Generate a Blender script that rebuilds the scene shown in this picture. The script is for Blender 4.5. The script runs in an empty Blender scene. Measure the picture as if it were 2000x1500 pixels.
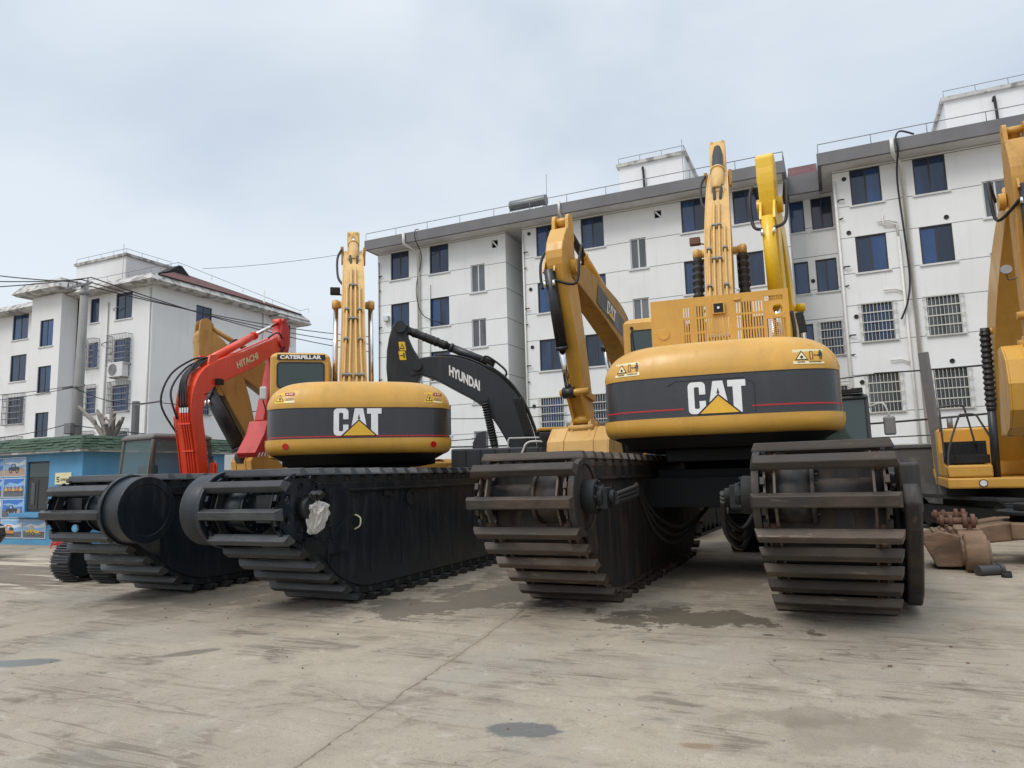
import bpy, bmesh, math, random
from mathutils import Vector, Matrix
random.seed(7)
R = math.radians
scene = bpy.context.scene
COL = scene.collection

# ------------------------------------------------------------------ camera
cam_d = bpy.data.cameras.new("camera"); cam = bpy.data.objects.new("camera", cam_d); COL.objects.link(cam)
scene.camera = cam
cam_d.sensor_width = 36.0; cam_d.lens = 36.0 * 1387 / 2000.0
cam_d.clip_start = 0.1; cam_d.clip_end = 2000
HEAD = R(24.3); PITCH = R(7.3); ROLL = math.atan(0.027)
_f = Vector((0, math.cos(PITCH), math.sin(PITCH))); _r = Vector((1, 0, 0)); _u = _r.cross(_f)
_ix = math.cos(ROLL) * _r - math.sin(ROLL) * _u
_ix = math.cos(ROLL) * _r + math.sin(-ROLL) * _u
_iy = _ix.cross(_f)
_M = Matrix((( _ix.x, _iy.x, -_f.x), (_ix.y, _iy.y, -_f.y), (_ix.z, _iy.z, -_f.z)))
cam.matrix_world = Matrix.Translation((0, 0, 1.6)) @ (Matrix.Rotation(HEAD, 3, 'Z') @ _M).to_4x4()

# ------------------------------------------------------------------ world / sky
SKY_OFF = (3.1, 1.7, 0.4)
SUN_EL, SUN_AZ = R(52), R(205)       # azimuth measured clockwise from +Y
world = bpy.data.worlds.new("World"); scene.world = world; world.use_nodes = True
wn = world.node_tree.nodes; wl = world.node_tree.links; wn.clear()
w_out = wn.new('ShaderNodeOutputWorld')
sky = wn.new('ShaderNodeTexSky'); sky.sky_type = 'NISHITA'; sky.sun_disc = False
sky.sun_elevation = SUN_EL; sky.sun_rotation = SUN_AZ; sky.dust_density = 4.0; sky.ozone_density = 2.0
bg1 = wn.new('ShaderNodeBackground'); bg1.inputs[1].default_value = 0.05
wl.new(sky.outputs[0], bg1.inputs[0])
tcw = wn.new('ShaderNodeTexCoord')
mpw = wn.new('ShaderNodeMapping'); mpw.inputs['Scale'].default_value = (1.0, 1.0, 2.0); mpw.inputs['Location'].default_value = SKY_OFF
wl.new(tcw.outputs['Generated'], mpw.inputs[0])
nz = wn.new('ShaderNodeTexNoise'); nz.inputs['Scale'].default_value = 1.7; nz.inputs['Detail'].default_value = 5; nz.inputs['Roughness'].default_value = .48
nz.inputs['Distortion'].default_value = .35
wl.new(mpw.outputs[0], nz.inputs['Vector'])
rmp = wn.new('ShaderNodeValToRGB')
e = rmp.color_ramp.elements
e[0].position = .36; e[0].color = (.50, .56, .625, 1)
e[1].position = .60; e[1].color = (.705, .75, .765, 1)
wl.new(nz.outputs[0], rmp.inputs[0])
sep = wn.new('ShaderNodeSeparateXYZ'); wl.new(tcw.outputs['Generated'], sep.inputs[0])
zr = wn.new('ShaderNodeValToRGB')     # overcast: brighter towards the zenith, pale at the horizon
ze = zr.color_ramp.elements
ze[0].position = .0; ze[0].color = (.84, .84, .845, 1)
ze[1].position = .60; ze[1].color = (1.0, .99, .97, 1)
k = ze.new(.25); k.color = (.885, .885, .89, 1)
k = ze.new(.45); k.color = (.86, .865, .87, 1)
wl.new(sep.outputs[2], zr.inputs[0])
mulc = wn.new('ShaderNodeMix'); mulc.data_type = 'RGBA'; mulc.blend_type = 'MULTIPLY'; mulc.inputs[0].default_value = 1
wl.new(rmp.outputs[0], mulc.inputs[6]); wl.new(zr.outputs[0], mulc.inputs[7])
zs = wn.new('ShaderNodeMapRange'); zs.interpolation_type = 'SMOOTHSTEP'
zs.inputs[1].default_value = .55; zs.inputs[2].default_value = .95; zs.inputs[3].default_value = 1.0; zs.inputs[4].default_value = 1.9
wl.new(sep.outputs[2], zs.inputs[0])
bg2 = wn.new('ShaderNodeBackground')
wl.new(mulc.outputs[2], bg2.inputs[0]); wl.new(zs.outputs[0], bg2.inputs[1])
adds = wn.new('ShaderNodeAddShader'); wl.new(bg1.outputs[0], adds.inputs[0]); wl.new(bg2.outputs[0], adds.inputs[1])
wl.new(adds.outputs[0], w_out.inputs[0])

sun_d = bpy.data.lights.new("sun", 'SUN'); sun_d.energy = 1.15; sun_d.angle = R(22); sun_d.color = (1, .96, .9)
sun = bpy.data.objects.new("sun", sun_d); COL.objects.link(sun)
sdir = Vector((math.sin(SUN_AZ) * math.cos(SUN_EL), math.cos(SUN_AZ) * math.cos(SUN_EL), math.sin(SUN_EL)))
sun.rotation_euler = sdir.to_track_quat('Z', 'Y').to_euler(); sun.location = (0, -10, 40)

vs = scene.view_settings
vs.view_transform = 'Standard'; vs.look = 'None'; vs.gamma = 1; vs.use_curve_mapping = False; vs.exposure = 0.12

# ------------------------------------------------------------------ materials
def new_mat(name):
    m = bpy.data.materials.new(name); m.use_nodes = True
    nt = m.node_tree; b = nt.nodes['Principled BSDF']
    return m, nt, b
def rgb(c): return (c[0], c[1], c[2], 1)
def noise(nt, vec, scale, detail=4, rough=.55, dist=0):
    n = nt.nodes.new('ShaderNodeTexNoise'); n.inputs['Scale'].default_value = scale
    n.inputs['Detail'].default_value = detail; n.inputs['Roughness'].default_value = rough; n.inputs['Distortion'].default_value = dist
    nt.links.new(vec, n.inputs['Vector']); return n.outputs[0]
def mrange(nt, v, a, b, c=0., d=1., smooth=True):
    n = nt.nodes.new('ShaderNodeMapRange')
    if smooth: n.interpolation_type = 'SMOOTHSTEP'
    for i, x in enumerate((a, b, c, d)): n.inputs[i + 1].default_value = x
    nt.links.new(v, n.inputs[0]); return n.outputs[0]
def mixc(nt, f, a, b, mode='MIX'):
    n = nt.nodes.new('ShaderNodeMix'); n.data_type = 'RGBA'; n.blend_type = mode
    for s, v in ((0, f), (6, a), (7, b)):
        if hasattr(v, 'links') or hasattr(v, 'is_linked'): nt.links.new(v, n.inputs[s])
        elif isinstance(v, (int, float)): n.inputs[s].default_value = v
        else: n.inputs[s].default_value = rgb(v)
    return n.outputs[2]
def mth(nt, op, a, b=None):
    n = nt.nodes.new('ShaderNodeMath'); n.operation = op
    for i, v in enumerate((a, b)):
        if v is None: continue
        if isinstance(v, (int, float)): n.inputs[i].default_value = v
        else: nt.links.new(v, n.inputs[i])
    return n.outputs[0]
def coords(nt, scale=(1, 1, 1), rnd=True):
    tc = nt.nodes.new('ShaderNodeTexCoord'); v = tc.outputs['Object']
    if rnd:
        oi = nt.nodes.new('ShaderNodeObjectInfo'); vm = nt.nodes.new('ShaderNodeVectorMath'); vm.operation = 'ADD'
        cm = nt.nodes.new('ShaderNodeCombineXYZ')
        q = mth(nt, 'MULTIPLY', oi.outputs['Random'], 37.)
        nt.links.new(q, cm.inputs[0]); nt.links.new(q, cm.inputs[2])
        nt.links.new(v, vm.inputs[0]); nt.links.new(cm.outputs[0], vm.inputs[1]); v = vm.outputs[0]
    mp = nt.nodes.new('ShaderNodeMapping'); mp.inputs['Scale'].default_value = scale
    nt.links.new(v, mp.inputs[0]); return mp.outputs[0]
def bump(nt, b, h, strength=.2, dist=.02):
    n = nt.nodes.new('ShaderNodeBump'); n.inputs['Strength'].default_value = strength; n.inputs['Distance'].default_value = dist
    nt.links.new(h, n.inputs['Height']); nt.links.new(n.outputs[0], b.inputs['Normal'])
def paint(name, col, rough=.4, metal=0., dirt=(.10, .075, .05), amt=.35, streak=True, scale=1.3, lo=.5, hi=.75, coat=0., chips=0.):
    m, nt, b = new_mat(name)
    v = coords(nt, (scale, scale, scale * (.22 if streak else 1)))
    n1 = noise(nt, v, 3.2, 6, .65); f1 = mrange(nt, n1, lo, hi, 0, amt)
    v2 = coords(nt); n2 = noise(nt, v2, 26, 4, .6); f2 = mrange(nt, n2, .35, .75, 0, .12)
    n3 = noise(nt, v2, .8, 3); f3 = mrange(nt, n3, .3, .7, .90, 1.06)
    c = mixc(nt, f1, col, dirt); c = mixc(nt, f2, c, dirt)
    mm = nt.nodes.new('ShaderNodeVectorMath'); mm.operation = 'SCALE'; nt.links.new(c, mm.inputs[0]); nt.links.new(f3, mm.inputs['Scale'])
    c = mm.outputs[0]
    if chips:
        n4 = noise(nt, v2, 9, 8, .75); f4 = mrange(nt, n4, .66, .70, 0, chips)
        c = mixc(nt, f4, c, (.16, .075, .035))
    nt.links.new(c, b.inputs['Base Color'])
    r = mth(nt, 'ADD', mrange(nt, n1, .35, .75, 0, .25), rough - .08); nt.links.new(r, b.inputs['Roughness'])
    b.inputs['Metallic'].default_value = metal
    if coat: b.inputs['Coat Weight'].default_value = coat; b.inputs['Coat Roughness'].default_value = .15
    bump(nt, b, n2, .06, .01)
    return m
def plain(name, col, rough=.5, metal=0., emit=None):
    m, nt, b = new_mat(name); b.inputs['Base Color'].default_value = rgb(col)
    b.inputs['Roughness'].default_value = rough; b.inputs['Metallic'].default_value = metal
    v = coords(nt); n = noise(nt, v, 7, 4); f = mrange(nt, n, .3, .7, 0, .22)
    nt.links.new(mixc(nt, f, col, tuple(x * .6 for x in col)), b.inputs['Base Color'])
    return m
def rusty(name, a, bcol, c, wear, rough=.7, metal=.35, wamt=.7, st=None, var=0.):
    m, nt, b = new_mat(name)
    v = coords(nt, st or (.5, 1, 1)); n1 = noise(nt, v, 4, 7, .7, .4); f1 = mrange(nt, n1, .36, .64)
    v2 = coords(nt, st or (.35, 3, 3)); n2 = noise(nt, v2, 5, 8, .75); f2 = mrange(nt, n2, .57, .72, 0, wamt)
    n3 = noise(nt, v, 1.2, 4); f3 = mrange(nt, n3, .42, .62)
    col = mixc(nt, f1, a, bcol); col = mixc(nt, mth(nt, 'MULTIPLY', f3, .7), col, c); col = mixc(nt, f2, col, wear)
    if var:
        oi = nt.nodes.new('ShaderNodeObjectInfo'); mm = nt.nodes.new('ShaderNodeVectorMath'); mm.operation = 'SCALE'
        nt.links.new(col, mm.inputs[0]); nt.links.new(mrange(nt, oi.outputs['Random'], 0, 1, 1 - var, 1 + var, False), mm.inputs['Scale']); col = mm.outputs[0]
    nt.links.new(col, b.inputs['Base Color']); b.inputs['Metallic'].default_value = metal
    nt.links.new(mrange(nt, n1, .3, .7, rough - .15, rough + .15), b.inputs['Roughness'])
    bump(nt, b, noise(nt, v, 30, 6, .7), .35, .01)
    return m
def glass(name, col, rough=.06, alpha=1.0, var=.0, col2=None):
    m, nt, b = new_mat(name); b.inputs['Base Color'].default_value = rgb(col); b.inputs['Roughness'].default_value = rough
    b.inputs['Alpha'].default_value = alpha; b.inputs['Specular IOR Level'].default_value = .6
    if col2:
        oi = nt.nodes.new('ShaderNodeObjectInfo')
        v = coords(nt, (1, 1, .25)); n = noise(nt, v, 1.6, 2)
        f = mth(nt, 'ADD', mth(nt, 'MULTIPLY', oi.outputs['Random'], .75), mrange(nt, n, .4, .65, -.25, .35))
        cl = nt.nodes.new('ShaderNodeClamp'); nt.links.new(f, cl.inputs[0])
        nt.links.new(mixc(nt, cl.outputs[0], col, col2), b.inputs['Base Color'])
    return m
def plaster(name, col, base_z=13.16, pitch=2.71, lines=True, dirt=(.42, .42, .40), amt=.35, groove=(.2, .21, .22)):
    m, nt, b = new_mat(name)
    tc = nt.nodes.new('ShaderNodeTexCoord'); o = tc.outputs['Object']
    v = coords(nt, (1.5, 1.5, .12), False); n1 = noise(nt, v, 2.2, 7, .66); f = mrange(nt, n1, .5, .78, 0, amt)
    v3 = coords(nt, (1, 1, 1), False); n3 = noise(nt, v3, .35, 4); f3 = mrange(nt, n3, .4, .7, 0, .18)
    c = mixc(nt, f, col, dirt); c = mixc(nt, f3, c, dirt)
    if lines:
        sp = nt.nodes.new('ShaderNodeSeparateXYZ'); nt.links.new(o, sp.inputs[0])
        g = None
        for z0 in (base_z, base_z - 1.44):
            t = mth(nt, 'DIVIDE', mth(nt, 'SUBTRACT', sp.outputs[2], z0 - pitch * 20), pitch)
            fr = mth(nt, 'FRACT', t); d = mth(nt, 'MINIMUM', fr, mth(nt, 'SUBTRACT', 1., fr))
            l = mth(nt, 'LESS_THAN', d, .017 / pitch)
            g = l if g is None else mth(nt, 'MAXIMUM', g, l)
        c = mixc(nt, mth(nt, 'MULTIPLY', g, .9), c, groove)
    nt.links.new(c, b.inputs['Base Color']); b.inputs['Roughness'].default_value = .85
    bump(nt, b, noise(nt, v3, 18, 4), .12, .01)
    return m

Y_CAT = (.60, .325, .052)
M = dict(
    yellow=paint('yellow_paint', Y_CAT, .38, dirt=(.25, .14, .045), amt=.30, coat=.12, lo=.48, hi=.82),
    yellow_dirty=paint('worn_yellow_paint', (.52, .27, .05), .5, dirt=(.15, .085, .04), amt=.5, chips=.5),
    yellow_brown=paint('dusty_yellow_paint', (.42, .24, .06), .55, dirt=(.13, .08, .045), amt=.5),
    yellow_pale=paint('sun_faded_yellow_paint', (.62, .38, .12), .5, dirt=(.25, .16, .08), amt=.35, chips=.2),
    yellow_bright=paint('bright_yellow_paint', (.78, .48, .012), .36, dirt=(.3, .17, .03), amt=.2, coat=.15),
    orange=paint('orange_red_paint', (.74, .052, .014), .34, dirt=(.35, .03, .012), amt=.3, coat=.25),
    red=paint('red_paint', (.52, .02, .02), .4, amt=.2),
    black=paint('black_paint', (.016, .019, .024), .42, dirt=(.05, .048, .045), amt=.55),
    black_hull=paint('black_hull_paint', (.008, .013, .019), .38, dirt=(.030, .034, .040), amt=.7, scale=2.0),
    hull_rust=rusty('rust_streaked_hull', (.024, .025, .027), (.066, .046, .033), (.016, .018, .020), (.15, .105, .07), .6, .1, .6, st=(2.2, 2.2, .28)),
    band=paint('charcoal_paint', (.028, .031, .037), .34, dirt=(.07, .07, .07), amt=.25, coat=.2),
    shoe_dark=rusty('dark_steel_shoe', (.034, .037, .042), (.060, .063, .066), (.026, .027, .030), (.15, .125, .10), .45, .3, .5, var=.35),
    shoe_rust=rusty('rusty_steel_shoe', (.042, .030, .024), (.105, .073, .052), (.040, .036, .034), (.27, .22, .17), .62, .15, .8, var=.5),
    edge_rust=rusty('scraped_toplit_rusty_edge', (.062, .048, .038), (.115, .090, .070), (.050, .042, .036), (.34, .28, .22), .6, .2, .85, var=.45),  # lighter than the shoe: scraped metal, with light from above painted into the bevels
    edge_dark=rusty('scraped_toplit_dark_edge', (.05, .053, .058), (.085, .088, .092), (.04, .042, .045), (.20, .165, .13), .42, .3, .6, var=.3),  # same paler bevel for dark shoes: wear and painted top light together
    rust=rusty('brown_rust', (.13, .06, .035), (.09, .05, .035), (.16, .085, .055), (.2, .13, .09), .8, .1, .5),
    rust_light=rusty('tan_rust', (.19, .115, .07), (.105, .068, .044), (.24, .155, .10), (.33, .25, .18), .8, .05, .5),
    steel=plain('grey_steel', (.20, .20, .20), .5, .5),
    chrome=plain('chrome_rod', (.72, .73, .74), .14, 1.0),
    rubber=plain('black_rubber', (.012, .012, .013), .55),
    dark=plain('dark_machinery', (.007, .008, .009), .75),
    white=plain('white_vinyl', (.82, .82, .82), .5),
    logo_yellow=plain('logo_yellow', (.80, .46, .04), .5),
    logo_black=plain('logo_black', (.01, .01, .012), .5),
    sticker=plain('cream_sticker', (.74, .68, .42), .5),
    sticker_yellow=plain('yellow_sticker', (.80, .52, .03), .5),
    sticker_red=plain('dark_red_sticker', (.32, .02, .02), .5),
    stripe=plain('red_stripe', (.42, .02, .03), .45),
    reflector=plain('red_reflector', (.55, .012, .012), .25),
    handrail=plain('pale_handrail', (.55, .55, .53), .45),
    darkrail=plain('dark_handrail', (.05, .05, .055), .45),
    plastic=plain('white_plastic_sheet', (.50, .48, .45), .4),
    glass_cab=glass('green_tinted_glass', (.028, .05, .05), .05),
    glass_thin=glass('clear_cab_glass', (.10, .16, .17), .05, .45),
    glass_win=glass('window_glass', (.008, .018, .040), .07, 1, col2=(.016, .050, .135)),  # blue of the reflected sky is painted into the pane colour
    glass_blue=glass('blue_curtained_glass', (.014, .05, .15), .09, 1, col2=(.025, .075, .20)),
    glass_grey=glass('net_curtained_glass', (.05, .055, .062), .1, 1, col2=(.14, .15, .16)),
    frame=plain('dark_window_frame', (.035, .032, .032), .5),
    frame_white=plain('white_window_frame', (.62, .63, .63), .5),
    grille=plain('pale_window_grille', (.56, .55, .50), .5),
    grille_dark=plain('dark_window_grille', (.22, .22, .23), .5), cab_grey=plain('grey_cab_paint', (.13, .122, .115), .45),
    wall=plaster('white_facade_render', (.74, .75, .75), amt=.22),
    wall2=plaster('old_white_render', (.72, .72, .725), lines=False, dirt=(.46, .46, .45), amt=.25),
    parapet=paint('grey_parapet_paint', (.155, .155, .165), .8, dirt=(.26, .26, .265), amt=.3, streak=True, scale=.5),
    soffit=paint('soffit_render', (.62, .62, .63), .85, dirt=(.4, .4, .4), amt=.3, streak=False),
    eave=paint('weathered_eave_concrete', (.50, .49, .47), .85, dirt=(.16, .15, .145), amt=.8, streak=False, scale=.7, lo=.46, hi=.60),
    rooftile=paint('red_roof_tile', (.115, .038, .036), .8, dirt=(.06, .03, .028), amt=.6),
    pipe=plain('pvc_pipe', (.66, .65, .61), .5),
    railing=plain('roof_railing', (.22, .22, .23), .5),
    office_blue=paint('sky_blue_wall', (.085, .29, .50), .55, dirt=(.07, .22, .38), amt=.3),
    office_teal=paint('pale_blue_wall', (.12, .33, .50), .55, dirt=(.09, .25, .40), amt=.3),
    shingle=paint('green_shingle', (.045, .085, .055), .85, dirt=(.12, .14, .10), amt=.6, streak=False, scale=2.5),
    concrete_pole=paint('concrete_pole', (.25, .245, .235), .85, dirt=(.14, .135, .13), amt=.5),
    fencewall=paint('grimy_wall', (.085, .087, .088), .9, dirt=(.20, .20, .195), amt=.6, streak=False, scale=.8),
    bark=paint('pale_bark', (.24, .215, .19), .9, dirt=(.15, .13, .115), amt=.6, streak=False, scale=3),
    cable=plain('cable_sheath', (.016, .016, .018), .6),
    heater=plain('heater_tank', (.15, .16, .165), .4, .4),
    poster_sky=plain('poster_sky', (.03, .17, .55), .35), poster_sky2=plain('poster_pale_sky', (.25, .45, .72), .35),
    poster_ground=plain('poster_ground', (.10, .12, .15), .35), poster_sand=plain('poster_sand', (.42, .30, .22), .35),
    poster_orange=plain('poster_orange', (.60, .22, .04), .35), poster_yellow=plain('poster_yellow', (.65, .42, .04), .35),
    poster_dark=plain('poster_dark', (.03, .035, .045), .35), poster_white=plain('poster_white', (.72, .75, .78), .35),
    car=plain('black_car_paint', (.01, .01, .012), .2), lamp=plain('clear_lamp', (.7, .72, .74), .15),
)
M['glass_win'].node_tree.nodes['Principled BSDF'].inputs['Roughness'].default_value = .08

# ------------------------------------------------------------------ mesh builder
class MB:
    def __init__(s): s.v = []; s.f = []; s.m = []; s.sm = []
    def add(s, vs, fs, mi=0, smooth=False):
        o = len(s.v); s.v += [tuple(p) for p in vs]
        for f in fs: s.f.append([i + o for i in f]); s.m.append(mi); s.sm.append(smooth)
        return s
    def box(s, x0, x1, y0, y1, z0, z1, mi=0):
        vs = [(x, y, z) for z in (z0, z1) for y in (y0, y1) for x in (x0, x1)]
        return s.add(vs, [(0, 2, 3, 1), (4, 5, 7, 6), (0, 1, 5, 4), (2, 6, 7, 3), (0, 4, 6, 2), (1, 3, 7, 5)], mi)
    def obox(s, c, dx, dy, dz, mi=0):          # oriented box: centre + three half vectors
        c, dx, dy, dz = Vector(c), Vector(dx), Vector(dy), Vector(dz)
        vs = [c + a * dx + b * dy + d * dz for d in (-1, 1) for b in (-1, 1) for a in (-1, 1)]
        return s.add(vs, [(0, 2, 3, 1), (4, 5, 7, 6), (0, 1, 5, 4), (2, 6, 7, 3), (0, 4, 6, 2), (1, 3, 7, 5)], mi)
    def prism(s, pts, a, b, axis='x', mi=0):   # polygon extruded along an axis
        def P(p, t): return (t, p[0], p[1]) if axis == 'x' else (p[0], t, p[1]) if axis == 'y' else (p[0], p[1], t)
        n = len(pts); vs = [P(p, a) for p in pts] + [P(p, b) for p in pts]
        fs = [tuple(range(n)), tuple(range(2 * n - 1, n - 1, -1))] + [(i, (i + 1) % n, n + (i + 1) % n, n + i) for i in range(n)]
        return s.add(vs, fs, mi)
    def loft(s, rings, closed=True, caps=True, mi=0, smooth=False):
        n = len(rings[0]); vs = [p for r in rings for p in r]; fs = []
        for k in range(len(rings) - 1):
            for i in range(n if closed else n - 1):
                j = (i + 1) % n; fs.append((k * n + i, k * n + j, (k + 1) * n + j, (k + 1) * n + i))
        s.add(vs, fs, mi, smooth)
        if caps:
            s.add(rings[0], [tuple(range(n))], mi); s.add(rings[-1], [tuple(range(n))], mi)
        return s
    def cyl(s, p0, p1, r0, r1=None, n=16, mi=0, caps=True, smooth=True):
        return s.tube([p0, p1], [r0, r0 if r1 is None else r1], n, mi, caps, smooth)
    def tube(s, path, r, n=8, mi=0, caps=True, smooth=True):
        path = [Vector(p) for p in path]; N = len(path)
        rs = r if isinstance(r, (list, tuple)) else [r] * N
        rings = []; t0 = (path[1] - path[0]).normalized()
        ref = Vector((0, 0, 1)) if abs(t0.z) < .9 else Vector((1, 0, 0))
        u = t0.cross(ref).normalized()
        for i, p in enumerate(path):
            t = (path[min(i + 1, N - 1)] - path[max(i - 1, 0)])
            t = t.normalized() if t.length > 1e-9 else t0
            u = (u - t * u.dot(t)).normalized(); w = t.cross(u)
            rings.append([p + rs[i] * (math.cos(2 * math.pi * k / n) * u + math.sin(2 * math.pi * k / n) * w) for k in range(n)])
        return s.loft(rings, True, caps, mi, smooth)
    def disc_ring(s, c, axis, r0, r1, t, n=24, mi=0):   # flat ring of thickness t along axis
        c = Vector(c); ax = Vector(axis).normalized(); u = ax.orthogonal().normalized(); w = ax.cross(u)
        rings = []
        for (rr, tt) in ((r0, 0), (r1, 0), (r1, t), (r0, t), (r0, 0)):
            rings.append([c + ax * tt + rr * (math.cos(2 * math.pi * k / n) * u + math.sin(2 * math.pi * k / n) * w) for k in range(n)])
        return s.loft(rings, True, False, mi)
    def build(s, name, mats, parent=None, bevel=0, seg=2, loc=None, rotz=0, **props):
        if not isinstance(mats, (list, tuple)): mats = [mats]
        me = bpy.data.meshes.new(name); me.from_pydata(s.v, [], s.f)
        for m in mats: me.materials.append(m)
        for p, mi, sm in zip(me.polygons, s.m, s.sm): p.material_index = mi; p.use_smooth = sm
        bm = bmesh.new(); bm.from_mesh(me); bmesh.ops.remove_doubles(bm, verts=bm.verts, dist=1e-5)
        bmesh.ops.recalc_face_normals(bm, faces=bm.faces); bm.to_mesh(me); bm.free()
        o = bpy.data.objects.new(name, me); COL.objects.link(o)
        if parent: o.parent = parent
        if loc: o.location = loc
        if rotz: o.rotation_euler = (0, 0, rotz)
        if bevel:
            b = o.modifiers.new('bevel', 'BEVEL'); b.width = bevel; b.segments = seg; b.limit_method = 'ANGLE'; b.angle_limit = R(35)
            b.harden_normals = False
        for kk, vv in props.items(): o[kk] = vv
        return o
def pieces(mb, name, mats, parent, bevel=0, seg=2):
    """build every connected piece of a builder as a part of its own"""
    par = list(range(len(mb.v)))
    def find(i):
        while par[i] != i: par[i] = par[par[i]]; i = par[i]
        return i
    for f in mb.f:
        for j in f[1:]: par[find(j)] = find(f[0])
    grp = {}
    for k, f in enumerate(mb.f): grp.setdefault(find(f[0]), []).append(k)
    for ks in grp.values():
        m = MB(); ix = {}
        for k in ks:
            for i in mb.f[k]:
                if i not in ix: ix[i] = len(m.v); m.v.append(mb.v[i])
            m.f.append([ix[i] for i in mb.f[k]]); m.m.append(mb.m[k]); m.sm.append(mb.sm[k])
        m.build(name, mats, parent, bevel, seg)
def thing(name, label, cat, loc=(0, 0, 0), rotz=0, group=None):
    o = bpy.data.objects.new(name, None); COL.objects.link(o); o.empty_display_size = .2
    o.location = loc; o.rotation_euler = (0, 0, rotz); o['label'] = label; o['category'] = cat
    if group: o['group'] = group
    return o
def tag(o, label, cat, group=None):
    o['label'] = label; o['category'] = cat
    if group: o['group'] = group
    return o
def dup(o, parent, name=None):
    c = o.copy(); COL.objects.link(c); c.parent = parent; return c
def spline(pts, n=8):
    pts = [Vector(p) for p in pts]; out = []
    P = [pts[0]] + pts + [pts[-1]]
    for i in range(1, len(P) - 2):
        a, b, c, d = P[i - 1], P[i], P[i + 1], P[i + 2]
        for k in range(n):
            t = k / n
            out.append(.5 * ((2 * b) + (c - a) * t + (2 * a - 5 * b + 4 * c - d) * t * t + (3 * b - a - 3 * c + d) * t ** 3))
    out.append(pts[-1]); return out
def sag(p0, p1, drop, n=14):
    p0, p1 = Vector(p0), Vector(p1)
    return [p0.lerp(p1, i / n) - Vector((0, 0, drop * 4 * (i / n) * (1 - i / n))) for i in range(n + 1)]
def bar(mb, p0, p1, w, h, mi=0):          # rectangular bar between two points
    p0, p1 = Vector(p0), Vector(p1); d = p1 - p0; t = d.normalized()
    u = t.cross(Vector((0, 0, 1)));
    u = u.normalized() if u.length > 1e-4 else Vector((1, 0, 0))
    w_ = t.cross(u)
    return mb.obox((p0 + p1) / 2, d / 2, u * w / 2, w_ * h / 2, mi)
def text_geo(txt, size=1., bold=.02, sx=1., spacing=1.):
    cu = bpy.data.curves.new('t', 'FONT'); cu.body = txt; cu.size = size; cu.offset = bold * size; cu.space_character = spacing
    cu.resolution_u = 3
    ob = bpy.data.objects.new('t', cu); me = ob.to_mesh()
    vs = [(v.co.x * sx, v.co.y) for v in me.vertices]; fs = [tuple(p.vertices) for p in me.polygons]
    ob.to_mesh_clear(); bpy.data.objects.remove(ob); bpy.data.curves.remove(cu)
    x0 = min(v[0] for v in vs); y0 = min(v[1] for v in vs); x1 = max(v[0] for v in vs); y1 = max(v[1] for v in vs)
    return [(v[0] - x0, v[1] - y0) for v in vs], fs, x1 - x0, y1 - y0
def fit_text(txt, w, h, bold=.03):        # 2D text scaled to an exact box
    vs, fs, tw, th = text_geo(txt, 1., bold)
    return [(x / tw * w, y / th * h) for x, y in vs], fs
def map2d(mb, vs, fs, fn, mi=0, cut=None):
    if cut:                                # slice long faces along x so they follow a curved surface
        bm = bmesh.new(); bv = [bm.verts.new((x, y, 0)) for x, y in vs]
        for f in fs:
            try: bm.faces.new([bv[i] for i in f])
            except ValueError: pass
        x0 = min(v[0] for v in vs); x1 = max(v[0] for v in vs); x = x0 + cut
        while x < x1:
            bmesh.ops.bisect_plane(bm, geom=bm.verts[:] + bm.edges[:] + bm.faces[:], plane_co=(x, 0, 0), plane_no=(1, 0, 0)); x += cut
        bm.verts.index_update()
        vs = [(v.co.x, v.co.y) for v in bm.verts]; fs = [tuple(v.index for v in f.verts) for f in bm.faces]; bm.free()
    mb.add([fn(x, y) for x, y in vs], fs, mi)
RECT = lambda x0, y0, x1, y1: ([(x0, y0), (x1, y0), (x1, y1), (x0, y1)], [(0, 1, 2, 3)])
def disc2d(cx, cy, r, n=20): return [(cx + r * math.cos(2 * math.pi * i / n), cy + r * math.sin(2 * math.pi * i / n)) for i in range(n)], [tuple(range(n))]
# block-letter emblem in a box of height 1 (width 1.73): white letters, dark outline, yellow triangle
def emblem_polys():
    L = []
    def arc(cx, cy, r, a0, a1, n=5): return [(cx + r * math.cos(R(a0 + (a1 - a0) * i / n)), cy + r * math.sin(R(a0 + (a1 - a0) * i / n))) for i in range(n + 1)]
    # C : outer and inner outlines as strip quads
    outer = [(.53, .40)] + arc(.39, .14, .14, 0, -90) + arc(.14, .14, .14, -90, -180) + arc(.14, .86, .14, 180, 90) + arc(.39, .86, .14, 90, 0) + [(.53, .60)]
    inner = [(.34, .40)] + arc(.30, .20, .04, 0, -90) + arc(.23, .20, .04, -90, -180) + arc(.23, .80, .04, 180, 90) + arc(.30, .80, .04, 90, 0) + [(.34, .60)]
    n = len(outer); L.append((outer + inner, [(i, i + 1, n + i + 1, n + i) for i in range(n - 1)], 0))
    A = [(.575, .0), (.76, 1), (1.06, 1), (1.245, 0), (.91, .62), (.86, .62), (.91, .80), (.96, .62)]
    L.append(([(.575, 0), (.76, 1), (.91, .80), (.86, .60), (.80, .36), (.74, 0), (1.08, 0), (1.02, .36), (.96, .60), (1.06, 1), (1.245, 0), (.91, 1), (.91, .60)],
              [(0, 1, 2, 3, 4, 5), (6, 7, 8, 2, 9, 10), (1, 11, 2), (11, 9, 2), (3, 12, 8, 7, 4)], 0))
    L.append(([(1.2, .80), (1.73, .80), (1.73, 1), (1.2, 1), (1.35, .80), (1.35, 0), (1.60, 0), (1.60, .80)], [(0, 1, 2, 3), (4, 5, 6, 7)], 0))
    L.append(([(.24, -.03), (1.60, -.03), (.91, .60)], [(0, 1, 2)], 1))
    L.append(([(.345, .0), (1.50, .0), (.91, .535)], [(0, 1, 2)], 2))
    return L
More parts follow.
